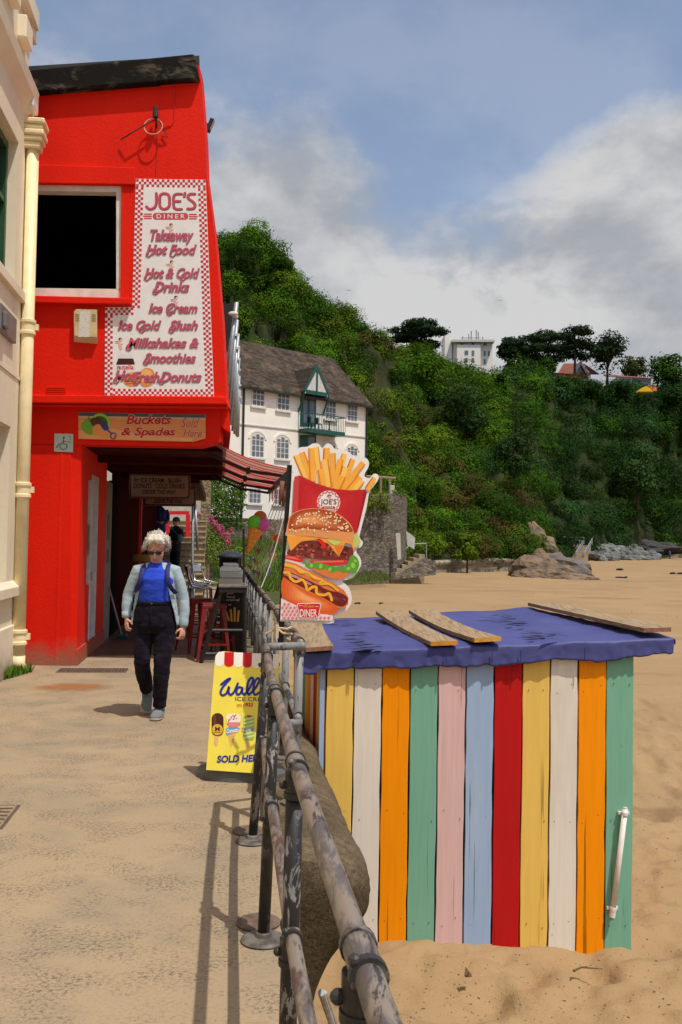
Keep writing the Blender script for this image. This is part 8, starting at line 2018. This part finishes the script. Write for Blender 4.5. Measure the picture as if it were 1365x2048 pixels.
    for r_ in range(nr - 1):
        for k in range(nk):
            a = r_ * (nk + 1) + k; c = a + nk + 1
            F.append((a, a + 1, c + 1, c)); F.append((o_ + a + 1, o_ + a, o_ + c, o_ + c + 1))
    for k in range(nk):
        F.append((k + 1, k, o_ + k, o_ + k + 1)); a = (nr - 1) * (nk + 1) + k; F.append((a, a + 1, o_ + a + 1, o_ + a))
    for r_ in range(nr - 1):
        a = r_ * (nk + 1); c = a + nk + 1; F.append((a, c, o_ + c, o_ + a)); a += nk; c += nk; F.append((c, a, o_ + a, o_ + c))
    cd.add(V, F)
    for A_, zend in ((LA, 0.895), (RA, 0.832)):
        q = [Vector(p) for p in A_]; q.insert(0, q[0] + Vector((0.085 * (1 if q[0].x < 0 else -1), 0.006, 0.030))); q[1] = q[1] + Vector((0, 0, 0.008))
        cd.tube(q[:-1] + [q[-1] + Vector((0, 0.002, 0.012))], [0.052, 0.062, 0.054, 0.047, 0.044, 0.040], 16)
    CARD = cloth('pale_blue_knit', (0.33, 0.42, 0.47), (0.255, 0.335, 0.38), sc=60)
    ca = fuse(cd, 'cardigan', CARD, 0.0065, 3, w, wrinkle=0.010, seed=3)
    b = MB()
    for A_ in (LA, RA):
        q = Vector(A_[-1]); p = Vector(A_[-2]); d = (q - p).normalized(); b.tube([q + d * -0.045, q + d * 0.0, q + d * 0.006], [0.0415, 0.039, 0.032], 18)
    b.build('cuffs', CARD, ca, local=True, smooth=True)
    b = MB()
    for z in (1.16, 1.08, 1.0, 0.92): 
        r_ = [q for q in rows if abs(q[0] - z) < 0.08][0]; ph = rad(-90 + r_[3] + 4); b.ball((sh + (r_[1] + 0.004) * math.cos(ph), 0.006 + (r_[2] + 0.004) * math.sin(ph), z), (0.006, 0.004, 0.006), 8, 6)
    b.build('buttons', WHITEP, ca, local=True)
    # rucksack straps
    for s_, x in ((-1, -0.118), (1, 0.084)):
        b = MB(); b.tube([(x, 0.09, 1.34), (x - 0.004 * s_, 0.02, 1.365), (x + 0.008 * s_, -0.098, 1.315), (x + 0.014 * s_, -0.138, 1.25), (x + 0.026 * s_, -0.148, 1.19), (x + 0.052 * s_, -0.115, 1.14), (x + 0.075 * s_, -0.05, 1.10)], [(0.020, 0.004)] * 7, 10, True, 0, 1, X_); b.build('rucksack_strap', M('strap_navy', (0.014, 0.015, 0.13), 0.7), w, local=True, smooth=True)
    b = MB(); T_(b, [(sh, 0.20, 0.98), (sh, 0.22, 1.05), (sh, 0.225, 1.2), (sh, 0.21, 1.32), (sh, 0.18, 1.36)], [(0.12, 0.06), (0.14, 0.085), (0.14, 0.09), (0.11, 0.07), (0.05, 0.03)], 18); b.build('rucksack', MATS['strap_navy'], w, local=True, smooth=True)
    # shoes
    def shoe(toe, heel, up, lab):
        toe, heel, up = Vector(toe), Vector(heel), Vector(up).normalized(); d = (toe - heel); L_ = d.length; d.normalize(); ac = d.cross(up).normalized()
        b = MB(); pt = lambda f0, h: heel + d * L_ * f0 + up * h
        b.tube([pt(-0.02, 0.05), pt(0.08, 0.052), pt(0.28, 0.055), pt(0.5, 0.045), pt(0.72, 0.035), pt(0.9, 0.028), pt(1.0, 0.022)], [(0.022, 0.03), (0.040, 0.052), (0.045, 0.060), (0.048, 0.050), (0.050, 0.034), (0.042, 0.025), (0.02, 0.014)], 16, True, 0, 1, ac)
        b.tube([pt(0.24, 0.04), pt(0.20, 0.09), pt(0.17, 0.15)], [(0.044, 0.058), (0.043, 0.053), (0.041, 0.046)], 14, True, 0, 1, ac)
        so = fuse(b, 'shoe', cloth('shoe_blue', (0.17, 0.205, 0.215), (0.125, 0.155, 0.165), sc=60), 0.006, 4, w)
        b = MB(); b.tube([pt(-0.05, 0.012), pt(0.1, 0.012), pt(0.35, 0.012), pt(0.7, 0.012), pt(0.95, 0.014), pt(1.03, 0.016)], [(0.026, 0.013), (0.038, 0.014), (0.040, 0.014), (0.052, 0.014), (0.042, 0.014), (0.018, 0.010)], 16, True, 0, 1, ac); b.build('sole', M('sole_tan', (0.42, 0.33, 0.20), 0.7), so, local=True, smooth=True)
        b = MB()
        for k in range(5):
            c = pt(0.34 + 0.085 * k, 0.097 - 0.011 * k); b.tube([c - ac * 0.024 - up * 0.006, c + up * 0.006, c + ac * 0.024 - up * 0.006], 0.0032, 6)
        c = pt(0.32, 0.103)
        for s_ in (-1, 1): b.tube([c, c + ac * 0.02 * s_ + up * 0.012, c + ac * 0.036 * s_ - up * 0.008, c + ac * 0.05 * s_ - up * 0.03], 0.003, 6)
        b.build('laces', M('lace', (0.40, 0.42, 0.42), 0.8), so, local=True)
    shoe((0.012, -0.135, 0.0), (0.03, 0.085, 0.0), (0, 0, 1), 'front')
    shoe((-0.120, 0.12, 0.012), (-0.132, 0.285, 0.145), (0.0, 0.66, 0.75), 'rear')
    b = MB(); b.tube([(-0.131, 0.205, 0.245), (-0.131, 0.235, 0.195), (-0.131, 0.255, 0.14)], [0.047, 0.045, 0.044], 14); b.build('sock', MATS['shoe_blue'], w, local=True, smooth=True)
    # hair: soft wavy white bob
    h = MB(); rh_ = random.Random(21); fine = MB()
    h.ball(HP_(0, 0.034, 0.040), (0.080, 0.094, 0.094), 20, 14, rot=tilt)
    for k in range(120):
        th = rh_.uniform(0.0, 1.95); ph = rh_.uniform(0, 2 * math.pi); d = Vector((math.sin(th) * math.cos(ph), math.sin(th) * math.sin(ph), math.cos(th)))
        if d.y < -0.20 and d.z < 0.55: continue
        p = Vector((d.x * 0.080, 0.026 + d.y * 0.094, 0.036 + d.z * 0.092)); 
        if abs(d.x) > 0.6 and d.z < 0.2: p.x *= 1.06
        q = p + Vector((d.x * 0.016 + rh_.uniform(-0.02, 0.02), d.y * 0.012 + rh_.uniform(-0.02, 0.012), -0.062 + rh_.uniform(-0.012, 0.014))); m = (p + q) / 2 + d * 0.011
        h.tube([HP_(*p), HP_(*m), HP_(*q)], [0.017, 0.018, 0.009], 8)
        for _ in range(7):
            e = [Vector([rh_.uniform(-0.020, 0.020) for _ in range(3)]) for _ in range(3)]; o_ = d * rh_.uniform(0.008, 0.016)
            fine.tube([HP_(*(p + e[0] + o_ * 0.8)), HP_(*(m + e[1] * 0.6 + o_)), HP_(*(q + e[1] * 0.5 + o_ * 0.9)), HP_(*(q + e[2] + Vector((d.x * 0.012, d.y * 0.012, -0.012))))], [0.0022, 0.0026, 0.0022, 0.0008], 4)
    for x0, x1 in ((-0.02, -0.075), (-0.005, -0.05), (0.02, 0.06), (0.03, 0.085), (0.0, 0.03)):
        h.tube([HP_(x0, -0.01, 0.134), HP_((x0 + x1) / 2, -0.062, 0.112), HP_(x1, -0.078, 0.082)], [0.022, 0.020, 0.010], 8)
    t = NT('white_hair'); v = t.coords((1, 1, 0.3)); n = t.noise(v, 60, 5, 0.6, 1.5); n2 = t.noise(t.coords(), 14, 4)
    t.color(t.mix(t.ramp(n, 0.35, 0.65), (0.66, 0.62, 0.54, 1), (0.44, 0.40, 0.33, 1))); t.set(rough=0.55, sheen=0.2); t.bump(t.math('ADD', n, n2), 0.7, 0.006)
    hr_ = fuse(h, 'hair', t.mat, 0.005, 6, w)
    fine.build('strands', t.mat, hr_, local=True, smooth=True)
    # sunglasses
    b = MB()
    for s_ in (-1, 1): b.ball(HP_(0.034 * s_, -0.096, 0.004), (0.028, 0.007, 0.019), 14, 8, rot=tilt)
    g = b.build('sunglasses', M('lens_brown', (0.018, 0.010, 0.008), 0.12, (0.03, 0.015, 0.01)), w, local=True, smooth=True)
    b = MB(); b.tube([HP_(-0.062, -0.088, 0.018), HP_(-0.034, -0.103, 0.022), HP_(0, -0.098, 0.012), HP_(0.034, -0.103, 0.022), HP_(0.062, -0.088, 0.018)], 0.0045, 8)
    for s_ in (-1, 1): b.tube([HP_(0.062 * s_, -0.088, 0.016), HP_(0.079 * s_, -0.03, 0.012), HP_(0.08 * s_, 0.01, 0.008)], 0.0042, 6)
    b.build('frame', M('frame_brown', (0.05, 0.02, 0.015), 0.35), g, local=True)
    b = MB(); b.tube([HP_(-0.024, -0.0935, -0.068), HP_(-0.008, -0.1005, -0.067), HP_(0.008, -0.1005, -0.067), HP_(0.024, -0.0935, -0.068)], [0.002, 0.0048, 0.0048, 0.002], 8); b.build('lips', M('lips', (0.36, 0.12, 0.10), 0.5), w, local=True, smooth=True)
make_walker()

def simple_person(label, base, h, coat, legs, hat=None, turn=0.0, lean=0.0, bag=None, group=None, detail=True):
    """a clothed standing figure, facing -Y before turning; h is the standing height"""
    k = h / 1.68; B = MB()
    p = lambda x, y, z: Vector((x * k, y * k, z * k))
    def TT(m, pts, rr): m.tube([p(*q) for q in pts], [((a * k, b_ * k) if not isinstance(a, tuple) else a) for a, b_ in rr], 14, True, 0, 1, X_)
    TT(B, [(0, 0, 0.86), (0, 0, 1.05), (0, 0, 1.22), (0, 0.01, 1.38), (0, 0.01, 1.43)], [(0.14, 0.10), (0.13, 0.095), (0.15, 0.10), (0.12, 0.08), (0.06, 0.055)])
    TT(B, [(0, 0.01, 1.40), (0, -0.005, 1.50)], [(0.055, 0.055), (0.05, 0.05)])
    hc = p(0, -0.01 - lean * 0.2, 1.575); B.ball(hc, (0.074 * k, 0.09 * k, 0.105 * k), 16, 12); B.tube([hc + p(0, -0.085, 0.02), hc + p(0, -0.105, -0.015), hc + p(0, -0.085, -0.025)], [0.008 * k, 0.013 * k, 0.01 * k], 8)
    B.ball(hc + p(0, -0.055, -0.085), (0.03 * k, 0.03 * k, 0.025 * k), 10, 8)
    for s_ in (-1, 1): B.ball(hc + p(0.074 * s_, 0.01, -0.01), (0.012 * k, 0.02 * k, 0.03 * k), 8, 6)
    arms = []
    for s_ in (-1, 1):
        A_ = [p(0.17 * s_, 0.01, 1.36), p(0.225 * s_, 0.02, 1.22), p(0.235 * s_, 0.01, 1.10), p(0.15 * s_, -0.12, 1.02), p(0.06 * s_, -0.18, 1.03)]; arms.append(A_)
        B.tube(A_, [0.045 * k, 0.042 * k, 0.038 * k, 0.032 * k, 0.024 * k], 10)
        hand(B, A_[-1], (-0.8 * s_, -0.45, -0.1), s_, (0, 0.4, -0.9), 0.9, k)
        L_ = [p(0.09 * s_, 0, 0.86), p(0.095 * s_, -0.01, 0.48), p(0.09 * s_, 0.01, 0.08)]; B.tube(L_, [0.075 * k, 0.055 * k, 0.038 * k], 12); B.tube([p(0.09 * s_, 0.03, 0.05), p(0.095 * s_, -0.12, 0.035)], [0.036 * k, 0.03 * k], 10)
    o = link('person', fuse(B, 'person', SKIN, 0.009 * k, 4), None, base); o.rotation_euler = (0, 0, turn); tag(o, label, 'person', group); BASE[o.name] = Vector((0, 0, 0))
    c = MB(); TT(c, [(0, 0, 0.78), (0, 0, 0.95), (0, -0.005, 1.15), (0, -0.005, 1.28), (0, 0.005, 1.40), (0, 0.005, 1.46)], [(0.19, 0.145), (0.175, 0.14), (0.18, 0.145), (0.185, 0.135), (0.14, 0.10), (0.075, 0.07)])
    for A_ in arms: c.tube(A_[:-1] + [A_[-1].lerp(A_[-2], 0.25)], [0.068 * k, 0.062 * k, 0.056 * k, 0.05 * k, 0.045 * k], 12)
    fuse(c, 'coat', coat, 0.012 * k, 4, o, wrinkle=0.018 * k, seed=5)
    t = MB(); TT(t, [(0, 0, 0.95), (0, 0, 0.80)], [(0.15, 0.12), (0.165, 0.125)])
    for s_ in (-1, 1): t.tube([p(0.09 * s_, 0, 0.86), p(0.095 * s_, -0.01, 0.48), p(0.09 * s_, 0.01, 0.09)], [0.095 * k, 0.075 * k, 0.066 * k], 12)
    fuse(t, 'trousers', legs, 0.012 * k, 4, o, wrinkle=0.015 * k)
    for s_ in (-1, 1):
        b = MB(); b.tube([p(0.09 * s_, 0.06, 0.045), p(0.092 * s_, -0.03, 0.05), p(0.096 * s_, -0.16, 0.03)], [(0.04 * k, 0.045 * k), (0.045 * k, 0.05 * k), (0.035 * k, 0.025 * k)], 12, True, 0, 1, X_); b.build('shoe', M('shoe_dark', (0.03, 0.028, 0.026), 0.6), o, local=True, smooth=True)
    b = MB()
    if hat is not None:
        b.ball(hc + p(0, 0.012, 0.045), (0.092 * k, 0.108 * k, 0.088 * k), 18, 12); b.tube([hc + p(0.088 * math.cos(a), 0.012 + 0.104 * math.sin(a), 0.02) for a in (2 * math.pi * i / 18 for i in range(19))], 0.016 * k, 8); b.build('hat', hat, o, local=True, smooth=True)
    else:
        b.ball(hc + p(0, 0.022, 0.03), (0.085 * k, 0.095 * k, 0.095 * k), 16, 10); b.build('hair', M('grey_hair', (0.25, 0.22, 0.19), 0.7), o, local=True, smooth=True)
    if bag is not None:
        b = MB(); b.ball(p(0.20, -0.03, 1.13), (0.10 * k, 0.10 * k, 0.11 * k), 14, 10, jit=0.05, rnd=rng); b.build('bag', bag, o, local=True, smooth=True)
        b = MB(); b.tube([p(0.19, -0.08, 1.2), p(0.05, -0.15, 1.34), p(-0.10, -0.08, 1.45)], 0.012 * k, 6); b.build('bag_strap', bag, o, local=True)
    b = MB(); b.tube([p(0, -0.145, 1.0), p(0, -0.148, 1.2), p(0, -0.10, 1.40)], 0.005 * k, 6); b.build('zip', M('zip_grey', (0.1, 0.1, 0.11), 0.4), o, local=True)
    return o
z_st = lambda a: 0.165 * (int((a - 25) / 0.30) + 1)
q = P(352, 1100, 25.4); simple_person('walker in black coat and grey knitted hat carrying a grey shoulder bag on the stairs', Vector((q.x, 25.37, 0.495)), 1.66, cloth('black_coat', (0.014, 0.013, 0.02), (0.02, 0.02, 0.03)), cloth('black_trousers', (0.010, 0.010, 0.013)), M('grey_knit', (0.085, 0.08, 0.072), 0.9, (0.05, 0.048, 0.045), 40, bump=0.4), rad(-40), bag=M('bag_grey', (0.12, 0.15, 0.16), 0.6))
q = P(319, 1040, 26.2); simple_person('walker in navy blue jacket on the stairs, head hidden behind the hanging signs', Vector((q.x, 26.2, 0.99)), 1.72, cloth('navy_jacket', (0.010, 0.020, 0.10), (0.014, 0.03, 0.14)), cloth('dark_trousers', (0.02, 0.02, 0.03)), None, rad(20))
cz = G(1340, 1118, zs(0, 250)); simple_person('tiny distant figure in blue standing on the far beach', Vector((cz.x, cz.y, zs(0, cz.y))), 1.7, cloth('far_blue', (0.02, 0.06, 0.22)), cloth('far_jeans', (0.03, 0.04, 0.08)), None, 0.3)
bpy.context.view_layer.update()
